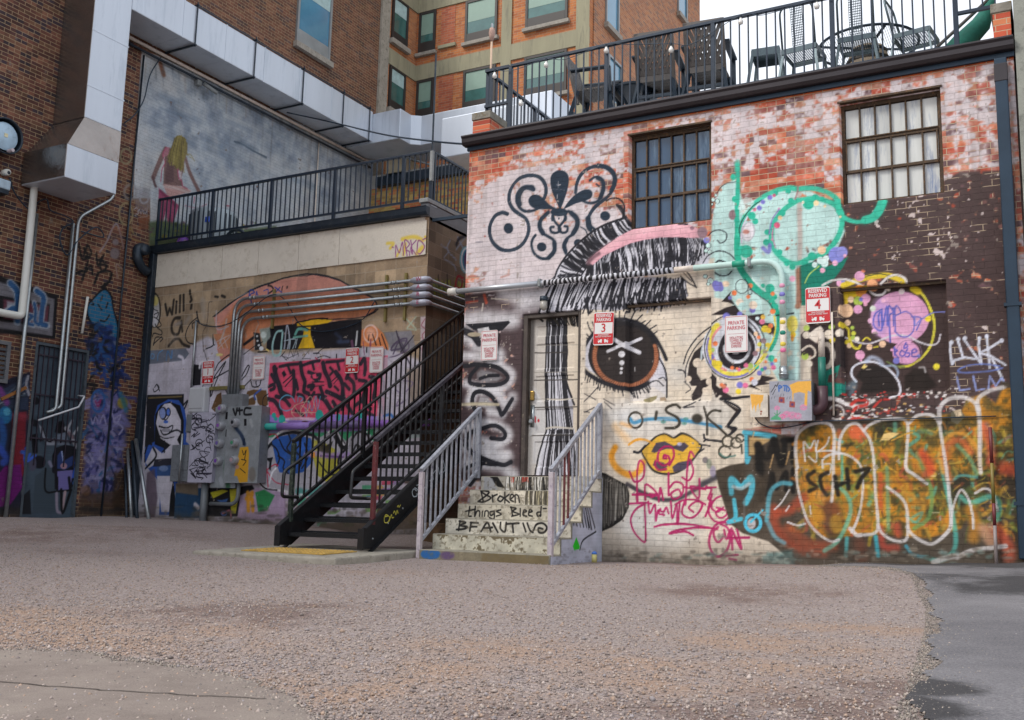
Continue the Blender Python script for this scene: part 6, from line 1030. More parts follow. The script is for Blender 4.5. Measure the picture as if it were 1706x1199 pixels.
# ------------------------------------------------------------------ concrete steps to the door
cs_ = thing('concrete_steps', 'six concrete steps with brushed handwriting on the risers leading to the painted door', 'steps', (-5.8, 10.6, -.5))
NST = 6; sy = [11.25-.272*k for k in range(NST)]; sz = [.468-.18*k for k in range(NST)]
x0, x1 = -6.615, -4.93
prof = [(11.299, sz[0])]
for k in range(NST):
    prof.append((sy[k], sz[k])); prof.append((sy[k], sz[k+1] if k < NST-1 else -.75))
prof.append((11.299, -.75))
M_STEP = mat('step_concrete', '8f8a7c', .9, 0, .3, 6, bump=.35, bscale=50, dirt='5f5848', wear='c9c2b0')
MB().prism(prof, 'x', x0, x1).build('step_body', M_STEP, cs_, bevel=.012)
zs_ = Zv(680, 680, 4.283)
for k in range(NST):
    c = Canvas(x0+.01, x1-.008, max(sz[k]-.178, -.62), sz[k]-.012, .006, (lambda D: lambda p: tuple(onY(p, D)[[0, 2]]))(sy[k]-.003), ['b9b2a6', 'c8bfae', 'c4bcaa', 'c6c0b2', 'bfbaa8', '7d7460'][k])
    n = fbm(c.H, c.W, 22); n2 = fbm(c.H, c.W, 6); c.rgb = c.rgb*(.8+.4*n)[..., None]; c.bare[:] = 0; c.z = zs_; BKK = '1e1c1c'
    if k == 0:
        c.fi([(580, 480), (640, 490), (690, 570), (640, 560), (600, 520)], BKK, 6); c.hair([(690, 480), (1010, 480)], [(690, 590), (1010, 585)], 60, [BKK, BKK, 'd8d4cc', '5a554e'], 5, 12, 5, .02, 2); c.hair([(720, 480), (900, 480)], [(720, 520), (900, 530)], 10, ['b03a2c'], 4, 7, 3, 0, 3)
        c.fi([(540, 480), (600, 500), (640, 585), (540, 590)], 'a8a8ac', 10, .9)
    if k == 1:
        c.hair([(840, 575), (1010, 575)], [(840, 690), (1010, 690)], 40, ['3a362e', '4a453a', 'c4b894'], 5, 14, 5, .02, 2, .8)
        for a in ([(520, 590), (535, 660)], [(500, 665), (560, 620), (575, 595), (520, 590), (550, 615), (590, 640), (540, 668), (500, 665)], [(600, 620), (605, 665), (605, 630), (635, 615)], [(655, 625), (640, 650), (660, 665), (680, 640), (655, 625)], [(690, 600), (690, 675)], [(720, 615), (692, 642), (722, 672)], [(735, 645), (755, 625), (735, 615), (728, 650), (750, 665)], [(765, 670), (765, 620), (785, 625), (795, 670)]): c.st(a, 13, BKK, .3)
    if k == 2:
        for a in ([(440, 700), (432, 765), (450, 770)], [(410, 735), (480, 720)], [(480, 700), (475, 770), (490, 735), (510, 735), (510, 770)], [(530, 735), (528, 770)], [(545, 770), (550, 735), (570, 735), (572, 770)], [(610, 735), (585, 740), (590, 765), (612, 750), (615, 735), (612, 790), (580, 780)], [(660, 725), (630, 735), (665, 755), (630, 770)], [(735, 705), (745, 765)], [(730, 705), (770, 715), (745, 735), (790, 755), (740, 770)], [(800, 715), (800, 770)], [(820, 745), (845, 735), (828, 725), (820, 760), (845, 770)], [(860, 745), (885, 735), (868, 722), (860, 760), (885, 770)], [(950, 700), (945, 770)], [(945, 740), (920, 745), (925, 770), (948, 760)], [(965, 715), (985, 715)]): c.st(a, 12, BKK, .3)
    if k == 3:
        for a in ([(370, 805), (360, 870)], [(345, 865), (400, 860), (420, 845), (370, 835), (410, 815), (365, 805)], [(450, 815), (440, 875)], [(445, 815), (500, 818)], [(445, 845), (490, 845)], [(520, 880), (565, 815), (590, 880)], [(545, 855), (600, 850)], [(605, 820), (640, 885)], [(660, 815), (660, 860), (690, 880), (700, 815)], [(700, 825), (790, 820)], [(745, 825), (750, 885)], [(820, 820), (840, 880)], [(850, 820), (870, 870), (890, 885)], [(960, 860), (930, 855), (935, 885), (970, 885), (990, 850), (960, 820), (915, 830), (895, 870)], [(1010, 840), (1030, 870)]): c.st(a, 15, BKK, .3)
    if k == 4: mixin(c, sstep(.54, .6, n*.6+n2*.4+.1*sstep(sz[k]-.05, sz[k]-.01, c.V)[:, None]), '6d624c')
    if k == 5:
        c.el(160, 1040, 70, 40, '2a5f9a', 14); c.el(280, 1050, 50, 30, '5a4472', 20, .8); c.fi([(530, 1020), (1010, 1040), (1010, 1120), (520, 1100)], '6a5a3a', 20, .6)
    mixin(c, .5*sstep(.55, .7, n2), '6f6656')
    c.mesh('riser_paint', paintmat('painted_riser', 'X', 0, 0, 0, '808080', bump=.35), cs_, (lambda D: lambda u, v, d: np.stack([u, np.full_like(u, D), v], -1))(sy[k]-.004))
cside = Canvas(sy[-1]+.02, 11.28, -.6, .46, .01, lambda p: tuple(onX(p, x1+.004)[[1, 2]]), 'b0b3c2')
c = cside; c.rgb = c.rgb*(.82+.36*fbm(c.H, c.W, 20))[..., None]; c.bare[:] = 0; c.z = zs_
c.hair([(1040, 590), (1270, 590)], [(1040, 800), (1330, 860)], 60, ['26262c', '1c1c22', '3a3c48', 'a8a8b0'], 6, 14, 8, .0, 4); c.fi([(1200, 920), (1225, 985), (1220, 1005), (1185, 1012), (1175, 985)], '1fb81f', 3); c.el(1215, 760, 16, 30, '3a5fb8', 8); c.st([(1225, 1010), (1250, 940), (1340, 880)], 14, '22222a', .3)
for i in range(50): c.el(1030+random.random()*320, 1000+random.random()*120, 6+random.random()*16, 3+random.random()*8, '6e6a70', 6, .35)
c.mesh('side_paint', paintmat('painted_riser', 'X', 0, 0, 0, '808080'), cs_, lambda u, v, d: np.stack([np.full_like(u, x1+.004), u, v], -1),
       hole=lambda U, V: V > np.interp(U, sy[::-1], sz[::-1])-0*U+0 if False else ~np.vectorize(lambda y, z: any(y > sy[k]+.012 and z < sz[k]-.014 for k in range(NST)))(U, V))
def handrail(x, label, xo):
    r = thing('handrail', label, 'handrail', (x, 10.6, -.4), 'handrails of the concrete steps')
    ya, yb = 9.96, 11.24; za, zb = .48, 1.345; ba, bb = -.36, .54
    RM_ = mat('lilac_white_rail', 'a0a3ac', .5, .2, .3, 9, dirt='767688', wear='645c6c')
    s = MB(); s.bar((x, ya-.02, za), (x, yb+.02, zb), .05, .045, up=(0, -.6, 1)); s.build('top_rail', RM_, r, bevel=.004)
    s = MB(); s.bar((x, ya+.03, ba+.03), (x, yb, bb), .04, .035, up=(0, -.6, 1)); s.build('bottom_rail', RM_, r, bevel=.003)
    s = MB(); s.box(x-.027, x+.027, ya-.027, ya+.027, -.6, za-.02); s.build('post', mat('pink_white_post', 'bdb3b8', .5, .1, .25, 9, dirt='8a7c90'), r, bevel=.004)
    s = MB(); s.box(x-.027, x+.027, yb-.027, yb+.027, .44, zb-.02); s.build('post', RM_, r, bevel=.004)
    for k in range(1, 12):
        y = ya+(yb-ya)*k/12; b0 = ba+(bb-ba)*k/12; t0 = za+(zb-za)*k/12
        s = MB(); s.box(x-.010, x+.010, y-.010, y+.010, b0+.01, t0-.015); s.build('baluster', RAILRED if (xo and k in (3, 4)) else RM_, r)
    return r
handrail(-6.66, 'left handrail of the concrete steps, next to the black stair, lilac white paint', 0)
handrail(-4.955, 'right handrail of the concrete steps, with two red balusters', 1)
# ------------------------------------------------------------------ tall dark brick building on the left (wall at x = -15)
XLW = -15.0
L_ = Canvas(9.2, 20.0, -.6, 13.6, .02, lambda p: tuple(onX(p, XLW)[[1, 2]]))
PALB = ['754a3e', '68423a', '805444', '5a3c38', '885c4a', '40343a', '785642', '6c463a', '4a3c44', '8c624e', '664038']
def paint_left(c):
    S = c.st; big, med, fin = fbm(c.H, c.W, 50), fbm(c.H, c.W, 10), fbm(c.H, c.W, 4, 3); rg = np.random.RandomState(4)
    rgb, br = bricks(c, PALB, .2134, .0677); c.rgb = rgb*(.85+.3*med)[..., None]; c.bare[:] = 1
    mixin(c, .35*sstep(9.3, 10.5, c.V)[:, None]*np.ones_like(br), hexc('b07c5c')*np.ones_like(rgb))
    c.z = IDN
    sky = [(236, 84), (262, 92), (350, 132), (430, 172), (520, 215), (640, 262), (640, 380), (250, 400), (250, 330), (222, 330), (226, 230)]
    m = cmask(c, sky, 2)*sstep(.08, .2, .5+(med-.5)*.8+(fin-.5)*.4); t = np.clip(big*.6+med*.4, 0, 1)
    colr = np.stack([np.interp(t, [.3, .45, .6, .7], [q[i] for q in ([150, 164, 182], [188, 198, 209], [208, 214, 220], [220, 222, 224])]) for i in range(3)], -1); mixin(c, m, colr, 0)
    c.z = Zv(0, 0, 3.967); c.st([(1060, 420), (1075, 470), (1080, 490)], 34, '8a5a44', .5, .9)
    for i in range(60):
        x = 960+rg.rand()*1600; y = 340+(x-960)*.42+rg.rand()*90; S([(x, y), (x+rg.randn()*6, y+40+80*rg.rand())], 8+14*rg.rand(), ['8c949c', '6f7a86', 'a89888'][rg.randint(3)], .8, .3)
    for i in range(40):
        x = 1000+rg.rand()*1500; y = 600+(x-960)*.3+rg.rand()*300; S([(x, y), (x+60, y+24), (x+120+60*rg.rand(), y+60)], 16+30*rg.rand(), ['8296ac', 'cfd6dc', 'aab8c6'][rg.randint(3)], .9, .4)
    S([(1550, 935), (1600, 950), (1680, 1000), (1760, 1040)], 12, '5f7184', .5, .9); S([(1600, 940), (1700, 990)], 30, '8496a8', .9, .6)
    # painted woman seen from behind
    c.z = Zv(200, 190, 4.996); SK, SD = '8d6f6c', '6f5458'
    S([(380, 290), (345, 360), (310, 440), (275, 530)], 40, SK, .15); S([(275, 525), (285, 570), (297, 600)], 26, SD, .3); S([(545, 370), (575, 470), (610, 550), (655, 640)], 36, SK, .2)
    c.fi([(385, 275), (420, 280), (540, 360), (530, 450), (515, 520), (520, 600), (360, 590), (365, 480), (370, 380)], SK, 3); c.fi([(400, 380), (440, 400), (450, 560), (380, 575), (375, 480)], SD, 14, .8)
    c.fi([(380, 275), (410, 275), (405, 340), (360, 360), (350, 330)], 'c98a98', 5); S([(385, 275), (355, 340), (375, 400), (350, 460), (340, 560)], 8, 'c95a80', .3); c.fi([(480, 470), (510, 460), (515, 540), (490, 550)], 'd8c8d0', 4); S([(480, 460), (490, 530), (515, 560), (520, 600)], 10, 'c95a80', .4)
    c.fi([(355, 580), (520, 605), (600, 640), (420, 690), (400, 690)], 'd5a8a4', 6); S([(370, 600), (480, 620), (570, 650)], 20, 'd8c0bc', .6); c.fi([(322, 610), (345, 640), (420, 690), (490, 760), (440, 920), (395, 910), (385, 800), (340, 960), (310, 960), (320, 800)], 'b05578', 5); S([(340, 640), (400, 700), (460, 760)], 26, '8a3a5a', .6, .8)
    c.fi([(490, 175), (530, 190), (560, 240), (560, 320), (530, 400), (520, 460), (500, 470), (470, 420), (440, 390), (400, 400), (395, 350), (420, 290), (450, 230), (460, 195)], '96895a', 4)
    c.hair([(455, 200), (500, 180), (545, 210)], [(400, 400), (460, 430), (520, 480)], 40, ['a89a5a', '7d7048', 'b5a868', '6a5f40'], 5, 12, 8, .02, 3); S([(560, 330), (590, 340), (620, 390)], 7, 'a89a5a'); S([(550, 330), (600, 370)], 5, 'a89a5a')
    S([(620, 690), (615, 740)], 9, 'c05a70', .5, .8); S([(540, 760), (640, 780), (720, 750)], 8, 'c06a80', .5, .6); S([(520, 600), (560, 620)], 10, 'c05a70'); S([(770, 770), (790, 780)], 18, 'c05a70', .5); S([(880, 760), (920, 765)], 10, 'c05a70', .5)
    c.fi([(240, 900), (330, 880), (450, 900), (560, 920), (700, 950), (860, 940), (960, 960), (1100, 950), (1300, 930), (1300, 1100), (240, 1100)], '5f7050', 24, .9)
    for i in range(60): x, y = 250+rg.rand()*900, 900+rg.rand()*150; c.el(x, y, 8+16*rg.rand(), 6+14*rg.rand(), ['4a6a3a', '7a8a4a', '9a8a3a', '6a4a5a', '3a4a34'][rg.randint(5)], 6, .7)
    # pale sprayed rings and shapes on the brick beside it
    c.ring(50, 350, 46, 62, 14, 'a8a480', 0, 360, .7, .8); c.ring(85, 650, 50, 60, 22, 'a8a4a0', 0, 360, .8, .7); c.ring(50, 830, 55, 90, 16, 'c0b080', 0, 360, .6, .8); c.ring(200, 700, 36, 40, 16, 'c4c0c8', 0, 330, .6); c.fi([(110, 600), (250, 620), (250, 800), (130, 780)], 'a8a8b0', 20, .5)
    S([(120, 790), (140, 780), (150, 830), (130, 830)], 7, 'd0ccd0'); S([(155, 830), (160, 790), (175, 830), (185, 790), (200, 830), (205, 790), (225, 800), (210, 830)], 7, 'd0ccd0'); S([(120, 840), (160, 860), (230, 850)], 6, 'd0ccd0'); S([(240, 700), (215, 950)], 8, 'b0acb0', .6, .7); S([(95, 930), (110, 990), (140, 1020)], 12, 'c0b080', .6, .7); c.fi([(150, 860), (240, 850), (230, 960), (160, 950)], '9a5a3a', 16, .7)
    c.z = Zv(0, 250, 3.425)
    S([(570, 580), (610, 520), (640, 450), (665, 420), (685, 470), (705, 560)], 10, 'b0a8b0', .5, .85); c.el(660, 525, 18, 18, '8a94a4', 6); c.el(655, 590, 26, 32, '8a94a4', 8); c.fi([(640, 440), (690, 450), (740, 660), (620, 620)], '8d5a48', 20, .4); S([(670, 730), (665, 650), (710, 690)], 8, 'b0a4a0', .5, .8); S([(760, 470), (740, 440), (750, 500), (800, 520)], 10, 'c0a050', .6, .6)
    BK = '15161a'
    for a in ([(450, 540), (470, 620), (500, 600), (480, 560)], [(500, 540), (520, 580), (500, 620), (480, 590), (500, 540)], [(550, 590), (560, 660), (590, 600)], [(600, 640), (570, 620), (580, 690), (610, 660), (575, 650)], [(500, 640), (490, 690), (520, 660), (530, 710)], [(560, 700), (600, 690), (635, 700), (620, 750), (580, 780)], [(540, 760), (560, 700)], [(440, 700), (480, 690), (470, 740)], [(600, 760), (590, 790)]): S(a, 15, BK, .35, .95)
    # framed lettering panel
    c.fi([(-40, 700), (330, 830), (315, 1080), (-40, 1040)], '17161b', 5); c.fi([(-40, 740), (310, 850), (298, 1060), (-40, 1010)], '7c7a82', 6)
    c.fi([(-40, 820), (285, 880), (275, 1010), (-40, 970)], '17161b', 4); c.fi([(20, 850), (280, 890), (270, 1000), (20, 960)], '6a3444', 5); c.fi([(40, 860), (130, 880), (120, 960), (40, 940)], 'a8a8b4', 8, .9)
    for a, w in (([(60, 760), (95, 800), (105, 870), (100, 980)], 46), ([(210, 800), (250, 840), (240, 920), (235, 990), (270, 1000)], 40), ([(195, 870), (205, 920), (200, 980), (225, 1000)], 30), ([(170, 940), (185, 950), (165, 970), (160, 990), (190, 1000)], 30), ([(40, 920), (80, 900), (100, 950)], 40)): S(a, w, 'b4bcc8', .2)
    for a, w in (([(60, 760), (95, 800), (103, 870), (100, 975)], 32), ([(212, 805), (248, 840), (238, 920), (234, 985), (262, 998)], 28), ([(196, 875), (203, 920), (200, 975), (220, 995)], 18), ([(172, 940), (184, 948), (164, 968), (160, 988), (188, 996)], 16), ([(45, 920), (80, 902), (98, 945)], 24)): S(a, w, '2f5f94', .2)
    # blue potato face
    c.fi([(505, 870), (590, 785), (640, 830), (650, 900), (690, 1040), (655, 1100), (610, 1110), (560, 1050), (500, 960)], BK, 4, sm=True); c.fi([(512, 875), (590, 800), (630, 835), (642, 900), (675, 1040), (650, 1085), (615, 1095), (570, 1040), (508, 950)], '2a7aa8', 4, sm=True)
    for a in ([(585, 830), (575, 860)], [(560, 880), (580, 910)], [(615, 870), (605, 900)], [(570, 970), (600, 975), (625, 940)], [(515, 850), (535, 880), (520, 880)], [(600, 780), (630, 740), (640, 700)]): S(a, 9, BK, .3)
    c.bare[:] = np.where(cmask(c, [(512, 875), (590, 800), (630, 835), (642, 900), (675, 1040), (650, 1085), (615, 1095), (570, 1040), (508, 950)], 2) > .5, .35, c.bare)
    for i in range(26): x, y = 480+rg.rand()*180, 1010+rg.rand()*180; S([(x, y), (x+rg.randn()*30, y+rg.randn()*40), (x+rg.randn()*40, y+rg.randn()*40)], 12+16*rg.rand(), ['24408a', '2a5a9a', '8a94b4', '1a2a5a', BK][rg.randint(5)], .5, .8)
    # blue scrawl strip between the door and the corner
    c.z = Zv(0, 560, 3.425)
    strip = [(520, 330), (560, 200), (690, 180), (740, 330), (730, 560), (700, 760), (650, 980), (470, 930), (500, 600)]
    c.fi([(510, 360), (620, 300), (730, 350), (720, 600), (660, 800), (640, 960), (460, 920), (490, 600)], '6f6fa0', 30, .85)
    for i in range(210):
        v = rg.rand(); x = 480+60*(1-v)+rg.rand()*190; y = 60+v*870; r = 12+30*rg.rand(); cl = (['24408a', '1a2a5a', '2a5a9a', '3a4a8a', BK] if v < .3 else ['8a86c0', '9a98cc', '5a5a9a', '2f3a7a', 'a8a4d0', '3a6aa0', '222a5a', '7a74b4'])[rg.randint(5 if v < .3 else 8)]
        S([(x, y), (x+rg.randn()*r, y+rg.randn()*r), (x+rg.randn()*r, y+rg.randn()*r*1.4)], 7+14*rg.rand(), cl, .4, .85)
    S([(520, 470), (530, 500), (545, 460), (560, 495)], 9, 'b0aad8'); S([(570, 495), (590, 450), (605, 500)], 9, 'b0aad8'); S([(640, 440), (660, 500), (690, 450), (650, 480), (700, 520), (680, 560)], 10, 'b4b0dc'); c.ring(560, 370, 36, 60, 14, '3a6ab0'); S([(545, 370), (560, 400), (575, 365), (560, 380)], 10, 'a03a7a', .5); c.el(700, 380, 30, 34, 'b09a3a', 12, .9); S([(690, 330), (720, 420)], 30, '2a7a9a', .7, .7)
    c.fi([(460, 900), (700, 880), (690, 1020), (450, 1020)], '5a4434', 20, .8); c.fi([(650, 780), (740, 760), (730, 1020), (640, 1000)], '4a3624', 20, .7); c.el(490, 880, 30, 30, '9a6a3a', 16, .6)
    # dark mural left of the door
    c.fi([(-60, 280), (175, 200), (165, 440), (160, 1020), (-60, 1020)], '22243a', 8); c.fi([(-40, 330), (60, 280), (160, 220), (160, 420), (100, 420), (-40, 400)], '34405a', 8)
    for i in range(16): S([(-20+rg.rand()*60, 330+rg.rand()*70), (90+rg.rand()*60, 260+rg.rand()*90)], 8, ['9aa4b0', '5a6a80', '20242c'][rg.randint(3)], .3)
    S([(160, 230), (150, 280), (165, 330)], 16, 'a8aab8', .4); c.fi([(70, 440), (150, 430), (140, 780), (110, 830), (60, 780)], '8a2434', 8); S([(80, 450), (150, 460)], 40, 'b04a5a', .8, .6); c.el(30, 450, 40, 50, '2a7ab0', 8); c.el(40, 430, 20, 22, '5ab0d4', 5); S([(0, 480), (20, 560), (10, 640)], 40, '2a5aa0', .5); S([(0, 640), (40, 700), (20, 720)], 40, '3a5ac0', .5); c.fi([(30, 740), (120, 730), (130, 860), (60, 960), (-20, 980), (-20, 800)], '7a1a7a', 8); S([(0, 300), (40, 380)], 30, '8a4a9a', .6)
    S([(125, 660), (190, 670), (180, 640), (150, 640)], 20, '3a6ad0', .4); S([(140, 680), (150, 760), (160, 800)], 16, '3a6ad0', .4); S([(150, 830), (130, 900), (180, 930)], 14, '9a98a8', .5)
    for i in range(60): c.el(rg.rand()*720, 1000+rg.randn()*14, 14+20*rg.rand(), 6+8*rg.rand(), '2a2628', 8, .5)
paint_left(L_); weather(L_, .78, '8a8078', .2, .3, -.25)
lb = thing('brick_building', 'tall dark brick building on the left with the painted sky and woman mural', 'building', (-15, 12, -.3))
DL = (10.74, 11.80, -.24, 2.66)
L_.mesh('painted_wall', paintmat('painted_dark_brick', 'Y', .2134, .0677, .011, '9a8468', mdark=.84), lb, lambda u, v, d: np.stack([XLW-d, u, v], -1), gain=.64,
        depth=lambda U, V: np.where((U > DL[0]) & (U < DL[1]) & (V > -.7) & (V < DL[3]), .14, 0))
M_DKBR = brickmat('dark_brick', PALB, '9a8468', 'Y'); M_DKBRX = brickmat('dark_brick_x', PALB, '9a8468', 'X')
s = MB(); s.quad((-15, -6, -.8), (-15, 9.2, -.8), (-15, 9.2, 13.7), (-15, -6, 13.7)); s.quad((-15, 9.2, 13.6), (-15, 20, 13.6), (-15, 20, 13.7), (-15, 9.2, 13.7))
s.build('wall', M_DKBR, lb)
MB().box(-24, -15.3, -6, 19.98, -.8, 13.65).build('building_core', M_DKBR, lb)
# barred door with mural
cd_ = Canvas(DL[0]+.05, DL[1]-.05, -.3, DL[3]-.05, .012, lambda p: tuple(onX(p, -15.06)[[1, 2]]), '3f4c58'); c = cd_; S = c.st; c.rgb = c.rgb*(.85+.3*fbm(c.H, c.W, 16))[..., None]; c.bare[:] = 0
c.z = Zv(0, 620, 4.612)
c.fi([(230, 330), (650, 330), (610, 560), (560, 420), (480, 420), (430, 480), (330, 560), (240, 480)], '33404c', 16, .6)
c.fi([(300, 400), (340, 440), (370, 520), (430, 500), (420, 560), (360, 560), (310, 460)], '8a8f9c', 6); S([(330, 430), (370, 530), (420, 510)], 12, '15161c'); c.fi([(420, 460), (440, 380), (490, 370), (510, 460), (460, 470)], '101116', 8); c.fi([(440, 480), (500, 460), (540, 560), (440, 560)], '6a7484', 8)
S([(505, 430), (540, 470), (570, 540), (610, 600)], 30, '9a9aa4', .3); S([(520, 430), (555, 370)], 20, 'a0a2ac', .3); S([(570, 470), (635, 385)], 20, 'a8aab2', .3); S([(530, 470), (560, 500)], 30, '5a3a40', .6, .6)
c.fi([(400, 640), (430, 580), (500, 555), (570, 570), (620, 640), (620, 800), (540, 900), (400, 900)], '14151d', 6); c.fi([(440, 640), (470, 600), (490, 680), (560, 640), (580, 700), (500, 750), (440, 740)], '2a3a6a', 8); c.el(490, 720, 26, 24, '9a7a88', 6); S([(475, 610), (485, 680)], 12, '8a98c0', .4); S([(600, 640), (580, 740), (560, 800)], 26, '2f52b0', .4); c.fi([(440, 760), (560, 750), (540, 900), (440, 905)], '6a649c', 6); S([(440, 810), (440, 900)], 18, '101016'); S([(530, 810), (540, 900)], 22, '101016'); S([(600, 780), (570, 850), (590, 840)], 24, '3a6ab8', .5)
c.fi([(240, 480), (290, 470), (290, 620), (250, 620)], '0f1016', 10); c.el(245, 390, 14, 20, '9a98a0', 4); c.fi([(230, 350), (290, 370), (280, 420), (240, 410)], '0f1016', 6, .8); c.el(300, 690, 50, 50, '12131b', 12); c.el(250, 700, 30, 60, '4a4a5c', 10); S([(230, 630), (210, 680), (270, 640)], 20, '3a62c8', .5); S([(290, 360), (300, 370)], 1, '000000')
c.fi([(270, 800), (350, 740), (420, 780), (420, 1080), (250, 1080)], '3a4650', 8); S([(350, 740), (350, 910), (440, 915), (550, 905)], 14, '0d0e12', .3); S([(380, 690), (395, 720)], 24, '7a7a90', .5); S([(435, 930), (440, 1060), (470, 1080)], 22, '8a8090', .4); S([(500, 920), (480, 1050)], 22, 'a08a90', .4); S([(470, 900), (480, 1080), (540, 920)], 20, '0d0e12', .3); c.fi([(120, 1000), (230, 900), (240, 1090), (100, 1090)], '1a1c22', 10)
c.el(275, 220, 30, 30, '14151c', 8)
dr = c.mesh('door', paintmat('painted_door', 'X', 0, 0, 0, '808080'), lb, lambda u, v, d: np.stack([np.full_like(u, -15.06), u, v], -1))
f = MB(); f.box(-15.13, -15.005, DL[0]+.002, DL[0]+.05, -.4, DL[3]-.002); f.box(-15.13, -15.005, DL[1]-.05, DL[1]-.002, -.4, DL[3]-.002); f.box(-15.13, -15.005, DL[0]+.05, DL[1]-.05, DL[3]-.05, DL[3]-.002); f.build('door_frame', mat('grey_blue_frame', '4a545c', .6, .2, .2, 5, dirt='34393e'), dr)
f = MB()
for k in range(10): y = DL[0]+.1+k*(DL[1]-DL[0]-.2)/9; f.box(-15.045, -15.03, y-.007, y+.007, .6 if k % 2 else 1.0, DL[3]-.07)
for z in (1.05, 1.78, 2.45): f.box(-15.05, -15.026, DL[0]+.06, DL[1]-.06, z-.012, z+.012)
f.build('security_bar', mat('bar_paint', '3a3440', .5, .3, .3, 8), dr)
vt = MB()
for k in range(7): z = 1.95+.075*k; vt.prism([(-14.998, z), (-14.97, z-.03), (-14.965, z-.024), (-14.998, z+.012)], 'y', 9.75, 10.22) if False else vt.box(-14.995, -14.965, 9.8, 10.2, z, z+.045)
o = vt.build('louvre', mat('louvre_grey', '4a4d52', .6, .2), lb); f = MB()
for a in ((9.74, 9.8, 1.88, 2.56), (10.2, 10.26, 1.88, 2.56), (9.8, 10.2, 2.5, 2.56), (9.8, 10.2, 1.88, 1.94)): f.box(-14.998, -14.95, *a)
f.build('louvre_frame', mat('louvre_trim', '6a6c70', .6, .2), o)
bw = MB(); bw.bar((-14.98, 10.2, 1.62), (-14.98, 10.62, 1.86), .03, .05); bw.build('timber_strip', mat('raw_timber', '8a5a2c', .8), lb)
# big window with stone sill above the duct
def sash_x(parent, X, y0, y1, z0, z1, frame, glass, blind=None, sill=None, panel=0):
    f = MB(); w = .06
    f.box(X-.06, X+.03, y0, y0+w, z0, z1); f.box(X-.06, X+.03, y1-w, y1, z0, z1); f.box(X-.06, X+.03, y0+w, y1-w, z1-w, z1); f.box(X-.06, X+.03, y0+w, y1-w, z0, z0+w)
    o = f.build('window', frame, parent, bevel=.004); zb = z0+panel
    if panel: q = MB(); q.box(X-.03, X+.015, y0+w, y1-w, z0+w, zb); q.build('spandrel', frame, o)
    q = MB(); q.box(X-.04, X-.01, y0+w, y1-w, zb+w*(panel == 0), z1-w); q.build('pane', glass, o)
    if blind: q = MB(); q.box(X-.009, X-.004, y0+w, y1-w, zb+(z1-zb)*blind, z1-w); q.build('blind', mat('pale_blind', 'a9c4c4', .6), o)
    if sill: q = MB(); q.box(X-.02, X+.1, y0-.06, y1+.06, z0-.14, z0-.002); q.build('sill', mat('limestone', '9a948a', .85, 0, .25, 8, bump=.2, dirt='6f695f'), o, bevel=.006)
    return o
FRG = mat('anodised_frame', '8f9496', .45, .4, .15, 4); GL_SKY = mat('sky_glass', '4d86a4', .08, 0, .2, 1.2, spec=1.0); GL_TEAL = mat('teal_glass', '3f6a66', .08, 0, .35, 1.5, spec=1.0)
FRD = mat('dark_frame', '3a3634', .5, .3, .2, 5)
sash_x(lb, -14.97, 16.55, 17.75, 10.55, 12.9, FRG, GL_SKY, .45, True, .35)
MB().box(-14.998, -14.93, 19.7, 20.05, 7.6, 13.8).build('concrete_pier', M_CONC, lb)
# ------------------------------------------------------------------ orange brick building behind, ducts on the roofs
ORM = brickmat('orange_brick_x', ['b26c3e', 'a8643a', 'bc7644', 'b06a42', 'a05c36', 'b8703c'], 'a8927a', 'X', weath=.2)
ORY = brickmat('orange_brick_y', ['a87050', 'a06848', 'b07a56', '9a6448', '8a6450', 'b0744c'], 'b09c84', 'Y', weath=.2)
ORP = brickmat('red_panel_brick', ['a8583c', '9c5038', 'b06242'], 'a08a74', 'X')
M_BAND = mat('concrete_band', '98937a', .9, 0, .2, 3, bump=.2, dirt='7c7866', streak=True)
ob = thing('orange_brick_building', 'tall orange brick building with concrete bands and teal windows behind the rooftops', 'building', (-12, 21.4, 0))
YB, XO = 21.35, -9.84
MB().box(-15.0, XO, YB, 30, 0, 17.2).build('wall', ORM, ob)
MB().box(XO+.002, XO+.03, YB+.28, 30, 4, 17.2).build('side_wall', ORY, ob)
MB().box(-15.02, -14.985, 20.06, YB-.002, 7.6, 17.2).build('side_wall', brickmat('orange_brick_return', ['a8683e', '9c603a', 'b27244'], 'a8927a', 'Y'), ob)
for z0, z1 in ((11.52, 11.95), (13.48, 13.95), (9.4, 9.7)):
    MB().box(-14.97, XO+.045, YB-.035, YB-.002, z0, z1).build('concrete_band', M_BAND, ob)
    MB().box(-14.984, -14.95, 20.07, YB-.04, z0, z1).build('concrete_band', M_BAND, ob)
for x0, x1 in ((-12.3, -12.0), (-10.16, XO+.046)): MB().box(x0, x1, YB-.04, YB-.036+.0, 8, 17.2).build('concrete_pier', M_BAND, ob)
MB().box(XO-.6, XO+.5, YB+1, 30.5, 17.2, 17.5).build('eave', mat('eave_paint', '8a7a6c', .7), ob)
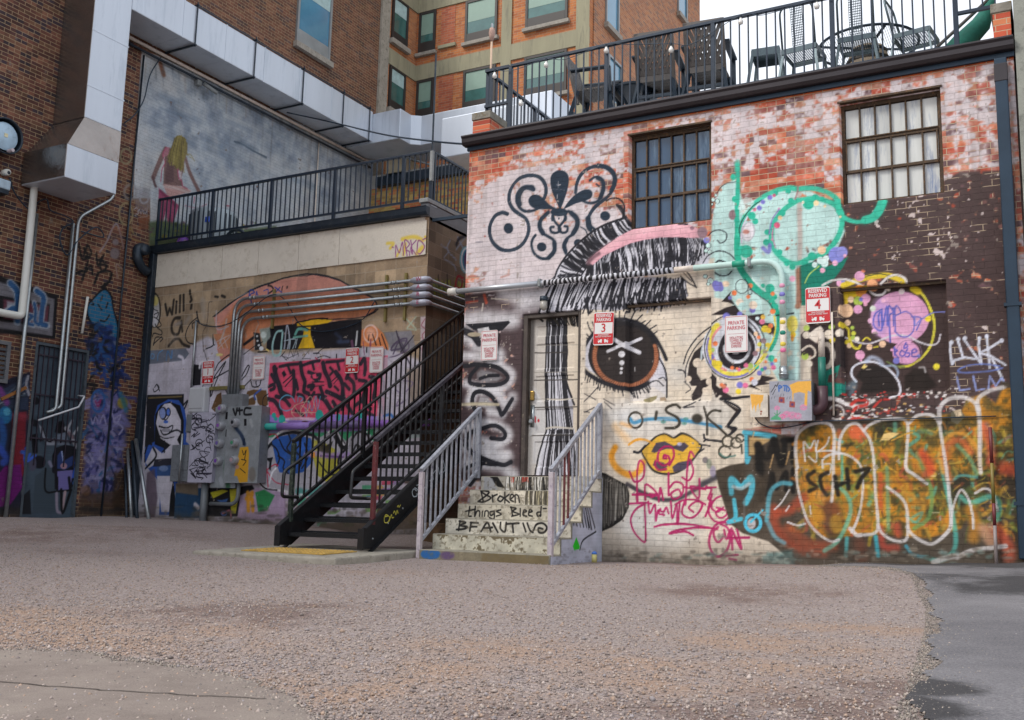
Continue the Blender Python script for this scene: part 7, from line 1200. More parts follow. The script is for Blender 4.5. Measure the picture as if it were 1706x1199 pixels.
def sash_y(x0, x1, z0, z1, panel, blind):
    Y = YB-.02; w = .07; f = MB()
    f.box(x0, x0+w, Y-.03, Y+.018, z0, z1); f.box(x1-w, x1, Y-.03, Y+.018, z0, z1); f.box(x0+w, x1-w, Y-.03, Y+.018, z1-w, z1); f.box(x0+w, x1-w, Y-.03, Y+.018, z0, z0+panel)
    o = f.build('window', FRD, ob, bevel=.004)
    q = MB(); q.box(x0+w, x1-w, Y-.005, Y+.015, z0+panel, z1-w); q.build('pane', GL_TEAL, o)
    if blind:
        q = MB(); q.box(x0+w+.01, x1-w-.01, Y-.009, Y-.006, z0+panel+(z1-z0-panel)*blind, z1-w); q.build('blind', mat('green_blind', '7f9a8c', .5, 0, .12, 3), o)
    q = MB(); q.box(x0-.06, x1+.06, YB-.11, YB-.004, z0-.1, z0-.004); q.build('sill', mat('limestone', '9a948a', .85), o, bevel=.006)
for z0, z1 in ((10.38, 11.5), (12.28, 13.46), (14.2, 15.4)):
    sash_y(-14.9, -14.36, z0, z1, .3, .25); sash_y(-13.42, -12.44, z0, z1, .24, .35); sash_y(-11.6, -10.4, z0, z1, .26, .3)
    MB().box(-14.2, -13.75, YB-.012, YB-.003, z0+.1, z1-.02).build('brick_panel', ORP, ob)
    MB().box(-14.24, -13.7, YB-.07, YB-.004, z0+.0, z0+.09).build('sill', M_BAND, ob)
    sash_x(ob, -14.95, 20.16, 20.86, z0-.05, z1, FRD, GL_TEAL, .55, True, .25)
for y0, z0 in ((22.3, 12.5), (22.5, 10.5), (27.8, 15.4)): sash_x(ob, XO+.05, y0, y0+.85, z0, z0+1.25, FRG, GL_SKY, None, True, 0)
# ---- foil wrapped ducts
M_FOIL = mat('white_duct_wrap', 'c3cbd6', .38, .25, .08, 1.6, bump=.12, bscale=4, dirt='aeb8c4', streak=True)
M_FOIL2 = mat('creased_foil', '8f8884', .22, .85, .2, 2.5, bump=.5, bscale=7)
ED = 'duct'
dd = thing('roof_duct', 'long pale foil wrapped duct running along the tall brick wall above the sky mural', 'duct', (-14.6, 15, 8.7))
d1 = MB(); d1.prism([(-14.98, 8.72), (-14.2, 8.72), (-14.2, 9.47), (-14.98, 9.47)], 'y', 11.42, 18.55); d1.build('duct_run', M_FOIL, dd, bevel=.015)
d1 = MB(); d1.prism([(-14.98, 18.551), (-13.4, 18.551), (-13.4, 19.0), (-13.2, 19.15), (-9.7, 19.15), (-9.7, 20.2), (-13.9, 20.2), (-14.98, 19.3)], 'z', 8.68, 9.42); d1.build('duct_run', M_FOIL, dd, bevel=.015)
d1 = MB(); d1.box(-11.6, -9.4, 17.6, 19.148, 7.6, 8.5); d1.build('duct_box', M_FOIL, dd, bevel=.02)
for y in (12.6, 13.7, 14.8, 15.9, 17.0, 18.1):
    q = MB(); q.box(-14.992, -14.194, y-.012, y+.012, 8.715, 9.476); q.build('seam_band', M_FOIL, dd)
for y in (12.9, 14.5, 16.0, 17.4, 18.4):
    q = MB(); q.tube([(-14.18, y, 8.66), (-14.18, y, 9.56)], .014, 6); q.bar((-14.98, y, 9.5), (-14.15, y, 9.5), .03); q.bar((-14.98, y, 8.69), (-14.15, y, 8.69), .03); q.build('hanger', M_BLK, dd)
q = MB(); q.bar((-14.2, 12.9, 9.5), (-14.2, 18.4, 9.5), .022); q.build('hanger_rail', M_BLK, dd)
dv = thing('drop_duct', 'foil wrapped duct dropping down the dark brick wall to a stubby open end', 'duct', (-14.5, 11, 5.2))
q = MB(); q.box(-14.98, -14.2, 10.66, 11.418, 6.42, 13.5); q.build('duct_run', M_FOIL, dv, bevel=.015)
q = MB(); q.box(-14.99, -14.2, 10.648, 10.658, 6.42, 13.5); q.build('side_wrap', M_FOIL2, dv)
q = MB(); q.add([(-14.98, 10.66, 6.42), (-14.2, 10.66, 6.42), (-14.2, 11.418, 6.42), (-14.98, 11.418, 6.42), (-14.98, 10.2, 5.74), (-13.9, 10.17, 5.74), (-13.9, 11.18, 5.74), (-14.98, 11.18, 5.74)], [(0, 1, 5, 4), (1, 2, 6, 5), (2, 3, 7, 6), (3, 0, 4, 7)]); q.build('transition', M_FOIL2, dv)
q = MB(); q.box(-14.98, -13.9, 10.17, 11.18, 5.18, 5.739); q.build('duct_end', M_FOIL, dv, bevel=.012)
q = MB(); q.box(-14.97, -13.898, 10.155, 10.167, 5.2, 5.74); q.build('side_wrap', M_FOIL2, dv)
for z in (7.0, 8.0, 9.2): q = MB(); q.box(-14.985, -14.195, 10.654, 11.424, z-.012, z+.012); q.build('seam_band', M_FOIL, dv)
# curb boxes on the tan roof
ac = thing('roof_unit', 'cream box unit on the tan building roof under the duct', 'roof unit', (-14.2, 19.9, 8.3))
MB().box(-14.55, -13.95, 19.62, 20.2, 8.0, 8.64).build('cabinet', mat('cream_cabinet', 'c4b89c', .6, 0, .1, 3), ac, bevel=.01); q = MB(); q.bar((-13.9, 19.5, 8.6), (-12.9, 19.5, 8.2), .12, .03); q.build('bracket', M_GREYP, ac)
# far terrace hut behind the right roof (keeps the skyline closed between the rails)
# ------------------------------------------------------------------ terrace railings
def railing(name, label, runs, zb, ztop, posts, mats, drop=()):
    r = thing(name, label, 'railing', (*runs[0][0], zb))
    nb = 0
    for (p, q) in runs:
        p, q = Vector((*p, 0)), Vector((*q, 0)); Ln = (q-p).length; d = (q-p)/Ln
        s = MB(); s.bar(p+Vector((0, 0, ztop)), q+Vector((0, 0, ztop)), .05, .04); s.build('top_rail', mats, r, bevel=.004)
        s = MB(); s.bar(p+Vector((0, 0, zb)), q+Vector((0, 0, zb)), .04, .035); s.build('bottom_rail', mats, r, bevel=.003)
        n = int(Ln/.108)
        for k in range(n+1):
            c = p+d*(Ln*k/n); s = MB()
            if k % posts == 0 or k == n: s.box(c.x-.026, c.x+.026, c.y-.026, c.y+.026, zb-.12, ztop-.02); s.build('post', mats, r, bevel=.004); s = MB(); s.box(c.x-.05, c.x+.05, c.y-.04, c.y+.04, zb-.13, zb-.115); s.build('base_plate', M_GALV, r)
            else: s.box(c.x-.0085, c.x+.0085, c.y-.0085, c.y+.0085, zb+.018, ztop-.02); s.build('baluster', mats, r)
    return r
MR = mat('blue_black_rail', '152638', .42, .25, .25, 4, bump=.04)
railing('terrace_railing', 'blue black metal railing along the left terrace above the cream boards', [((-15.0, 13.06), (XC-.03, 13.06)), ((XC-.03, 13.14), (XC-.03, 17.4))], 4.98, 5.78, 13, MR)
rr = railing('terrace_railing', 'blue black metal railing along the right roof terrace above the window wall', [((-6.42, 11.42), (-.82, 11.42)), ((-6.8, 11.46), (-6.8, 18.5))], 5.19, 6.08, 13, MR)
for x0, x1 in ((-6.82, -6.445), (-.795, -.3)):
    q = MB(); q.bar((x0, 11.42, 6.08), (x1, 11.42, 6.08), .05, .04); q.bar((x0, 11.42, 5.56), (x1, 11.42, 5.56), .04, .035)
    for k in range(1, 4): q.box(x0+(x1-x0)*k/4-.008, x0+(x1-x0)*k/4+.008, 11.412, 11.428, 5.575, 6.06)
    q.build('step_over_panel', MR, rr)
fp = thing('flag_pole', 'thin dark pole standing at the corner post of the left terrace railing', 'pole', (XC+.02, 13.0, 5.2))
q = MB(); q.tube([(XC+.02, 12.99, 5.2), (XC+.02, 12.99, 7.4)], .016, 8); q.build('pole', M_BLK, fp); q = MB(); q.box(XC-.005, XC+.045, 12.965, 13.02, 5.25, 5.75); q.build('holder', M_GREYP, fp)
# ------------------------------------------------------------------ conduits, pipes, meters, boxes
PY = lambda p, D: Vector(onY(p, D)); PX = lambda p, X: Vector(onX(p, X))
M_STRUT = mat('zinc_strut', '9a915e', .4, .6, .2, 10)
ycd = YM-.075; bx = [PY((381, 656), ycd).x, PY((386, 656), ycd).x, PY((391, 656), ycd).x, PY((396, 656), ycd).x]; hz = [PY((690, y), ycd).z for y in (467, 479.5, 492, 505)]; zb_ = PY((385, 657), ycd).z
ORD = ('topmost of the four', 'second highest of the four', 'third highest of the four', 'lowest of the four')
for k in range(4):
    t = thing('conduit', f'{ORD[k]} steel conduits bending from the meters over the salmon wall', 'conduit', (bx[k], ycd, zb_), 'parallel steel conduits over the meters')
    q = MB(); q.tube(fillet([(bx[k], ycd, zb_), (bx[k], ycd, hz[k]), (XC-.2, ycd, hz[k])], .3, 8), .028, 10); q.build('tube', M_GALV, t, smooth=True)
    q = MB(); q.tube([(XC+.06, ycd+.03, hz[k]), (XC+.06, 15.8, hz[k]-.0)], .028, 10); q.build('tube', M_GALV, t, smooth=True)
    q = MB(); q.tube([(XC-.24, ycd, hz[k]), (XC-.2, ycd, hz[k]), (XC-.19, ycd, hz[k]), (XC+.03, ycd, hz[k]), (XC+.06, ycd+.03, hz[k]), (XC+.06, ycd+.12, hz[k])], [.036, .036, .056, .056, .05, .036], 12); o = q.build('corner_fitting', mat('cast_fitting', 'a9acb8', .5, .4, .15, 12), t, smooth=True)
    textmesh('letter', 'WARE'[k], .1, mat('magenta_marker', 'a8305c', .6), o, (XC-.07, ycd-.0585, hz[k]), Matrix.Rotation(radians(90), 3, 'X'))
    for x in (bx[k]+.34+.04*k, XC-.62+.03*k):
        for d_ in (0, .09): q = MB(); q.tube([(x+d_, ycd, hz[k]), (x+d_+.045, ycd, hz[k])], .035, 10); q.build('coupling', M_GALV, t, smooth=True)
sr = thing('strut_channel', 'short vertical zinc strut holding the conduits near the bend', 'strut', (PY((458, 500), YM).x, YM, 3), 'zinc struts'); x = PY((458, 500), YM).x
MB().box(x-.02, x+.02, YM-.046, YM-.003, hz[3]-.2, hz[0]+.12).build('channel', M_STRUT, sr)
for px_, lb_ in ((645, 'zinc strut crossing the conduits beyond the torn pink shape'), (677, 'zinc strut crossing the conduits just left of the corner fittings')):
    x = PY((px_, 490), YM).x; s2 = thing('strut_channel', lb_, 'strut', (x, YM, 3), 'zinc struts'); MB().box(x-.02, x+.02, YM-.046, YM-.003, hz[3]-.25, hz[0]+.15).build('channel', M_STRUT, s2)
x = PY((382, 600), YM); s3 = thing('strut_channel', 'horizontal zinc strut behind the conduit drop beside the first reserved sign', 'strut', tuple(x), 'zinc struts'); MB().box(PY((352, 646), YM).x, PY((408, 646), YM).x, YM-.046, YM-.003, PY((380, 647), YM).z-.02, PY((380, 645), YM).z+.02).build('channel', M_STRUT, s3)
# big pipe with painted hair across the face wall
yp = YD-.07; zp = PY((774, 484), yp).z; xe = PY((1305, 560), yp).x; x0p, xh0, xh1, xm = [PY((a, 460), yp).x for a in (752, 905, 1140, 1235)]
bp_ = thing('wall_pipe', 'large horizontal pipe across the face mural painted to match hair and mint cloud', 'pipe', (x0p, yp, zp))
q = MB(); q.tube([(x0p, yp, zp), (xh0, yp, zp)], .037, 14); q.build('bare_length', mat('silver_paint', 'b4b8bd', .4, .5, .15, 8), bp_, smooth=True)
q = MB(); q.tube([(x0p-.03, yp, zp), (x0p+.1, yp, zp)], .052, 14); q.build('end_cap', mat('pale_pvc', 'd0ccc4', .5), bp_, smooth=True)
hm = mat('hair_stripes', 'c9c9d0', .6); t = hm.node_tree; b = t.nodes['Principled BSDF']; tcn = N(t, 'TexCoord'); wv = N(t, 'TexWave'); wv.inputs['Scale'].default_value = 5.2; wv.inputs['Distortion'].default_value = 7; wv.inputs['Detail'].default_value = 2; t.links.new(tcn.outputs['Object'], wv.inputs[0])
rp = N(t, 'ValToRGB'); rp.color_ramp.elements[0].position = .5; rp.color_ramp.elements[0].color = (.013, .013, .016, 1); rp.color_ramp.elements[1].position = .62; rp.color_ramp.elements[1].color = (.55, .55, .6, 1); t.links.new(wv.outputs['Color'], rp.inputs[0]); t.links.new(rp.outputs[0], b.inputs['Base Color'])
q = MB(); q.tube([(xh0, yp, zp), (xh1-.12, yp, zp)], .037, 14); q.build('striped_length', hm, bp_, smooth=True)
MT_ = mat('mint_paint', 'bcd8d2', .6, 0, .08, 5, dirt='a8c4be'); CRM = mat('cream_paint', 'd8ccc0', .6, 0, .1, 5, dirt='b8a898')
q = MB(); q.tube([(xh1-.12, yp, zp), (xh1+.12, yp, zp)], .037, 14); q.build('cream_length', CRM, bp_, smooth=True)
q = MB(); q.tube(fillet([(xh1+.12, yp, zp), (xe, yp, zp), (xe, yp, 2.25)], .26, 10), .037, 14); q.build('mint_length', MT_, bp_, smooth=True)
q = MB(); q.tube([(xm-.1, yp, zp), (xm+.05, yp, zp)], .0385, 14); q.build('teal_band', mat('teal_paint', '2aa184', .55), bp_, smooth=True)
q = MB(); q.tube([(xe, yp, 2.25), (xe, yp, 1.66)], .037, 14); q.build('cream_length', CRM, bp_, smooth=True)
for z, cl, h in ((2.62, 'dd9ab8', .07), (2.52, '7b78c4', .06), (2.43, 'dd9ab8', .07), (2.2, 'd8c04a', .09), (2.08, '137f6c', .09), (1.95, 'd8c04a', .07), (1.88, 'd9709a', .08)):
    q = MB(); q.lathe([(.0, -.012), (.022, -.01), (.03, -.002), (.034, .012)], (xe, yp-.03, z), 'y', 10, cap=False); q.build('painted_spot', mat('spot_'+cl, cl, .6), bp_, smooth=True)
for xx, zz in ((PY((900, 476), yp).x, zp), (PY((1235, 445), yp).x+.1, zp)): q = MB(); q.box(xx-.02, xx+.02, yp-.048, YD-.002, zz-.055, zz+.055); q.build('pipe_strap', M_GREYP, bp_, bevel=.01)
q = MB(); q.tube([(xe, yp, 1.70), (xe, yp, 1.56)], .052, 12); q.tube([(xe, yp, 1.62), (xe, yp, 1.60)], .06, 12); q.build('threaded_hub', M_GALV, bp_, smooth=True)
# painted electrical boxes on the face wall
def pbox(name, label, cat, p0, p1, D, depth, draw, m, base, group=None, lip=True):
    a, b_ = PY(p0, D-depth), PY(p1, D-depth); x0, x1, z0, z1 = a.x, b_.x, b_.z, a.z; t = thing(name, label, cat, ((x0+x1)/2, D, z0), group)
    MB().box(x0, x1, D-depth+.012, D-.002, z0, z1).build('enclosure', m, t, bevel=.008)
    c = Canvas(x0-.008, x1+.008, z0-.008, z1+.008, .006, lambda p: tuple(onY(p, D-depth)[[0, 2]]), base); c.rgb = c.rgb*(.9+.2*fbm(c.H, c.W, 14))[..., None]; c.bare[:] = 0; draw(c)
    c.mesh('painted_cover', paintmat('painted_steel', 'X', 0, 0, 0, '808080', bump=.08, rough=.5), t, lambda u, v, d: np.stack([u, np.full_like(u, D-depth-.003), v], -1))
    MB().box(x0-.006, x1+.006, D-depth-.002, D-depth+.011, z0-.006, z1+.006).build('cover_edge', m, t)
    return t
def draw_big(c):
    c.z = Zv(1180, 480, 4.283); S = c.st
    c.fi([(580, 690), (640, 665), (735, 660), (735, 740), (710, 730), (705, 840), (685, 840), (690, 750), (650, 740), (610, 750), (605, 830), (598, 740)], 'e0a848', 3)
    for a in ([(505, 735), (505, 695), (525, 705), (508, 715)], [(535, 695), (560, 695)], [(548, 695), (545, 730)], [(560, 735), (562, 700), (580, 720), (572, 735)]): S(a, 9, '2f5fa8', .2)
    S([(450, 740), (470, 710), (480, 690), (490, 700), (500, 675)], 5, '2a2a2c'); S([(460, 760), (480, 720)], 4, '2a2a2c')
    for x, y in ((455, 775), (475, 770), (520, 755), (540, 752), (565, 775), (585, 772)): S([(x, y), (x-4, y+18)], 3, '4a4a50')
    c.fi([(505, 775), (545, 778), (545, 820), (503, 815)], '9a4a44', 2); c.el(522, 800, 10, 10, '5a3a6a', 3); c.fi([(580, 805), (620, 810), (618, 852), (578, 848)], '9a4a44', 2); c.el(600, 830, 10, 10, '5a3a6a', 3)
    for cx, cy, r in ((492, 855, 18), (680, 850, 24), (560, 900, 26), (600, 905, 28), (640, 910, 24), (530, 915, 20)):
        for i in range(3): c.ring(cx, cy, r*(1-.3*i), r*.8*(1-.3*i), 4, 'd87aa0')
    S([(492, 870), (492, 910)], 6, '3a8a54'); c.fi([(450, 925), (480, 905), (520, 925), (520, 940), (445, 938)], '3a9a64', 8, .8); S([(470, 890), (492, 905), (515, 885)], 5, '3a8a54')
    for i in range(30): c.el(520+random.random()*150, 890+random.random()*45, 4, 3, 'c05a80', 2, .7)
eb = pbox('electrical_box', 'large grey electrical box with dripping gold paint and drawn flowers', 'electrical box', (1283, 636), (1352, 699), YD, .2, draw_big, mat('box_steel', '8f9096', .5, .3, .1, 5), '9a9aa4')
def draw_small(c):
    c.z = Zv(1180, 480, 4.283); c.fi([(300, 755), (395, 762), (390, 800), (375, 820), (368, 870), (360, 820), (345, 840), (340, 890), (330, 830), (315, 870), (305, 800)], 'e2a848', 3); c.el(378, 880, 7, 7, '8a4a34'); c.el(376, 897, 6, 6, '8a4a34')
pbox('electrical_box', 'small cream electrical box with gold drips beside the larger grey box', 'electrical box', (1251, 657), (1278, 693), YD, .12, draw_small, CRM, 'cfc6b8')
cb_ = tag(MB().tube(smooth_pts([PY((1258, 696), YD-.05), PY((1268, 706), YD-.02), PY((1290, 713), YD-.02), PY((1320, 710), YD-.02), PY((1360, 702), YD-.02), PY((1420, 700), YD-.02), PY((1660, 693), YD-.02)], 6), .006, 6).build('cable', M_BLK2, None, smooth=True), 'thin black cable sagging below the two painted boxes along the wall', 'cable')
gp = thing('downspout_pipe', 'dark teal painted pipe dropping beside the grey electrical box under the fourth sign', 'pipe', tuple(PY((1369, 600), yp)))
xg = PY((1370, 640), yp).x; q = MB(); q.tube([(xg, yp, 1.78), (xg, yp, 1.45)], .042, 12); q.build('teal_length', mat('dark_teal_paint', '136a5c', .5, 0, .2, 6), gp, smooth=True)
q = MB(); q.tube([(xg, yp, 2.06), (xg, yp, 1.78)], .036, 12); q.build('swirl_length', mat('swirl_paint', 'c4b8ac', .6, 0, .2, 4, dirt='2b2324'), gp, smooth=True)
q = MB(); q.tube(fillet([(xg, yp, 1.46), (xg, yp, 1.2), (xg-.24, yp, 1.2)], .1, 6), .058, 12); q.build('elbow', mat('purple_brown_paint', '4a3038', .5, 0, .2, 6), gp, smooth=True)
tag(MB().tube([PY((1386, 520), YD-.02), PY((1389, 692), YD-.02)], .011, 8).build('thin_conduit', CRM, None, smooth=True), 'thin cream vertical conduit between the fourth sign and the pink ball panel', 'conduit')
rp_ = thing('red_pipe', 'short red and yellow painted pipe standing against the orange lettering by the downpipe', 'pipe', tuple(PY((1655, 900), YD-.06)))
for z0, z1, cl in ((.98, .62, '6a2a2a'), (.62, .22, '7a6a30'), (.22, .0, '6a2a30'), (0.0, -.42, '8a7e7c')): q = MB(); x = PY((1655, 830), YD-.06).x; q.tube([(x, YD-.06, z0), (x, YD-.06, z1)], .017, 10); q.build('pipe_length', mat('pipe_'+cl, cl, .5), rp_, smooth=True)
jl = thing('wall_lamp', 'small dark jelly jar lamp above the painted door', 'lamp', tuple(PY((906, 504), YD))); p = PY((906, 500), YD-.08)
q = MB(); q.lathe([(.0, .06), (.05, .05), (.055, .0), (.05, -.01)], p, 'z', 12); q.bar(p+Vector((0, .04, .03)), (p.x, YD, p.z+.03), .05); q.build('cap', M_BLK, jl, smooth=True); q = MB(); q.lathe([(.045, -.01), (.045, -.1), (.02, -.13), (0, -.132)], p, 'z', 12); q.build('glass_jar', mat('frosted_jar', 'a8a49c', .3), jl, smooth=True)
# meters on the block wall
def scr(seed, n, cols, base=None):
    def f(c):
        rg = np.random.RandomState(seed); c.z = IDN; a = (c.u0+.02, c.v0+.02); w, h = (c.W-1)*c.res, (c.H-1)*c.res; pl = c.plane; c.plane = lambda p: (c.u0+p[0]*w, c.v0+p[1]*h)
        px1 = c.pxm; c.pxm = lambda p: 1.0
        for i in range(n):
            x, y = .1+.8*rg.rand(), .06+.88*rg.rand(); r = .22; k = rg.randint(3)
            P = [(x+rg.randn()*.16, y+rg.randn()*.045) for _ in range(4)] if k else [(x+.14*cos(t), y+.05*sin(t)) for t in np.linspace(0, 5, 7)]
            c.st(P, .012+.008*rg.rand(), cols[rg.randint(len(cols))], .3)
        c.plane = pl; c.pxm = px1
    return f
MGR = mat('meter_grey', '80858a', .5, .3, .15, 6, dirt='686c70')
pbox('meter_cabinet', 'tall meter cabinet covered in black looping scribbles', 'cabinet', (321, 688), (352, 803), YM, .24, scr(3, 46, ['1c1c24', '24242e', '2e2a3a', 'a8a6b8', '1c1c24']), mat('cabinet_lilac', 'a09eb0', .5, .2, .1, 6), 'a8a6b6')
def drawA(c):
    c.z = Zv(220, 580, 3.997)
    for y in (425, 540, 655, 775): c.fi([(625, y), (648, y), (645, y+48), (622, y+48)], '101114', 1)
    c.st([(640, 700), (625, 800), (640, 920)], 34, '2c5a3c', .5, .8); c.st([(590, 870), (600, 910)], 30, 'a8acb4', .5, .6)
t1 = pbox('meter_bank', 'grey panel with four round meters in a column', 'meter panel', (360, 679), (391, 812), YM, .16, drawA, MGR, '84898d')
def drawB(c):
    c.z = Zv(220, 580, 3.997); S = c.st
    c.fi([(720, 660), (775, 655), (780, 700), (770, 890), (715, 895), (700, 850), (680, 850), (700, 760)], 'c9962a', 5); S([(735, 680), (745, 710), (760, 680), (750, 740)], 7, '2a2620'); S([(730, 740), (760, 750), (740, 780)], 7, '2a2620'); S([(720, 800), (755, 830)], 6, '2a2620')
    for a in ([(675, 405), (690, 445), (700, 400)], [(715, 400), (718, 440)], [(705, 415), (735, 412)], [(790, 400), (755, 400), (750, 440), (795, 440)]): S(a, 13, '141519', .3)
    for x, y in ((755, 470), (745, 600)): c.fi([(x-8, y), (x+8, y), (x+8, y+46), (x-8, y+46)], '141519', 1)
    S([(690, 530), (730, 580), (750, 640)], 24, '20304a', .6, .9); c.el(700, 790, 14, 14, 'b08a90', 6, .8); S([(790, 480), (800, 520)], 20, 'a4a8ac', .6, .7); c.el(800, 840, 24, 50, '6a5f52', 16, .6)
t2 = pbox('meter_bank', 'grey panel with three round meters and a yellow paint smear', 'meter panel', (381, 678), (428, 804), YM, .22, drawB, MGR, '868b8f')
for i, (x, y, par, dp_, cl) in enumerate(((597, 402, t1, .16, '7a4a9a'), (587, 516, t1, .16, '7a4a9a'), (580, 633, t1, .16, '6a5aa0'), (571, 751, t1, .16, '6a3a9a'), (683, 495, t2, .22, '20242e'), (680, 630, t2, .22, '3a8a64'), (676, 745, t2, .22, 'b09098'))):
    p = PY((220+x/3.997, 580+y/3.997), YM-dp_-.05)
    q = MB(); q.lathe([(.08, .05), (.08, .0), (.074, -.01), (.068, -.045), (.06, -.055)], p, 'y', 18, cap=False); q.lathe([(.0, -.055), (.06, -.055)], p, 'y', 18, cap=False); o = q.build('meter', mat('meter_glass', '94969c', .2, .1, .1, 8, spec=.8), par, smooth=True)
    q = MB(); q.lathe([(.0, -.059), (.026, -.059), (.034, -.057)], (p.x-.005, p.y, p.z+.004), 'y', 7, cap=False); q.build('scrawl', mat('scr_'+cl, cl, .5), o)
def plainbox(name, label, cat, p0, p1, D, depth, m, bev=.012, lid=None):
    a, b_ = PY(p0, D-depth), PY(p1, D-depth); t = thing(name, label, cat, (a.x, D, b_.z)); MB().box(a.x, b_.x, D-depth, D-.002, b_.z, a.z).build('enclosure', m, t, bevel=bev)
    if lid: MB().box(a.x+.03, b_.x-.02, D-depth-.012, D-depth-.001, b_.z+lid, a.z-.03).build('cover', m, t, bevel=.006)
    return t
plainbox('wireway', 'grey steel wireway box where the four conduits end', 'electrical box', (370, 657), (402, 681), YM, .17, MGR, .006, .03)
plainbox('utility_box', 'off white plastic utility box beside the scribbled cabinet', 'utility box', (315, 645), (338, 687), YM, .15, mat('offwhite_plastic', 'b4b6ba', .5, 0, .06, 4), .03, .08)
plainbox('junction_box', 'small grey junction box below the off white utility box', 'junction box', (311, 690), (322, 720), YM, .15, MGR, .006, .02)
plainbox('disconnect_box', 'grey disconnect box with a yellow spot beside the ghost face painting', 'electrical box', (287, 741), (312, 802), YM, .18, MGR, .008, .2)
plainbox('switch_box', 'narrow grey switch box right of the yellow smeared meter panel', 'switch', (424, 722), (432, 755), YM, .1, MGR, .006, .02)
def pole(name, label, cat, pts, r, m, fil=.12, group=None): return tag(MB().tube(fillet(pts, fil, 6), r, 10).build(name, m, None, smooth=True), label, cat, group)
y_ = YM-.1; a = PY((342, 804), y_); pole('riser_pipe', 'fat grey riser pipe from the ground into the scribbled cabinet', 'pipe', [(a.x, y_, -.4), (a.x, y_, a.z)], .062, mat('grey_pvc', '74797e', .5, .1, .15, 6))
a = PY((398, 804), y_); b_ = PY((350, 839), y_); pole('bent_conduit', 'grey conduit curving from under the meter panel to the riser pipe', 'conduit', [(a.x, y_, a.z+.02), (a.x, y_, b_.z), (b_.x, y_, b_.z)], .034, mat('grey_pvc', '74797e', .5), .3)
a = PY((327, 533), YM-.05); b_ = PY((318, 648), YM-.05); pole('thin_pole', 'thin steel conduit rising alone beside the first reserved sign with a loose cable', 'conduit', [(a.x, YM-.05, a.z), (a.x, YM-.05, b_.z)], .02, M_GALV)
a = PY((319, 724), YM-.05); pole('thin_pole', 'thin steel conduit running down beside the scribbled cabinet', 'conduit', [(a.x, YM-.26, a.z), (a.x, YM-.26, PY((313, 806), YM-.05).z)], .02, M_GALV)
a = PY((426, 711), YM-.07); pw = thing('painted_pipe', 'low horizontal pipe painted teal and purple below the pink lettering', 'pipe', tuple(a))
for x0, x1, cl in ((0, .5, '2f9f94'), (.5, 1.2, '9377bf'), (1.2, 2.2, '6a5a86'), (2.2, 3.55, '9068b8')): q = MB(); q.tube([(a.x+x0, YM-.07, a.z), (a.x+x1, YM-.07, a.z)], .058, 12); q.build('pipe_length', mat('pp_'+cl, cl, .5, 0, .2, 5), pw, smooth=True)
cbl = tag(MB().tube(smooth_pts([PY((327, 533), YM-.06), PY((340, 542), YM-.05), PY((370, 543), YM-.05), PY((405, 525), YM-.12), PY((450, 492), YM-.12), PY((475, 500), YM-.05), PY((500, 540), YM-.03), PY((540, 552), YM-.03), PY((600, 535), YM-.03), PY((625, 500), YM-.12)], 5), .008, 6).build('cable', M_BLK2, None, smooth=True), 'black cable drooping across the salmon shape behind the conduits', 'cable')
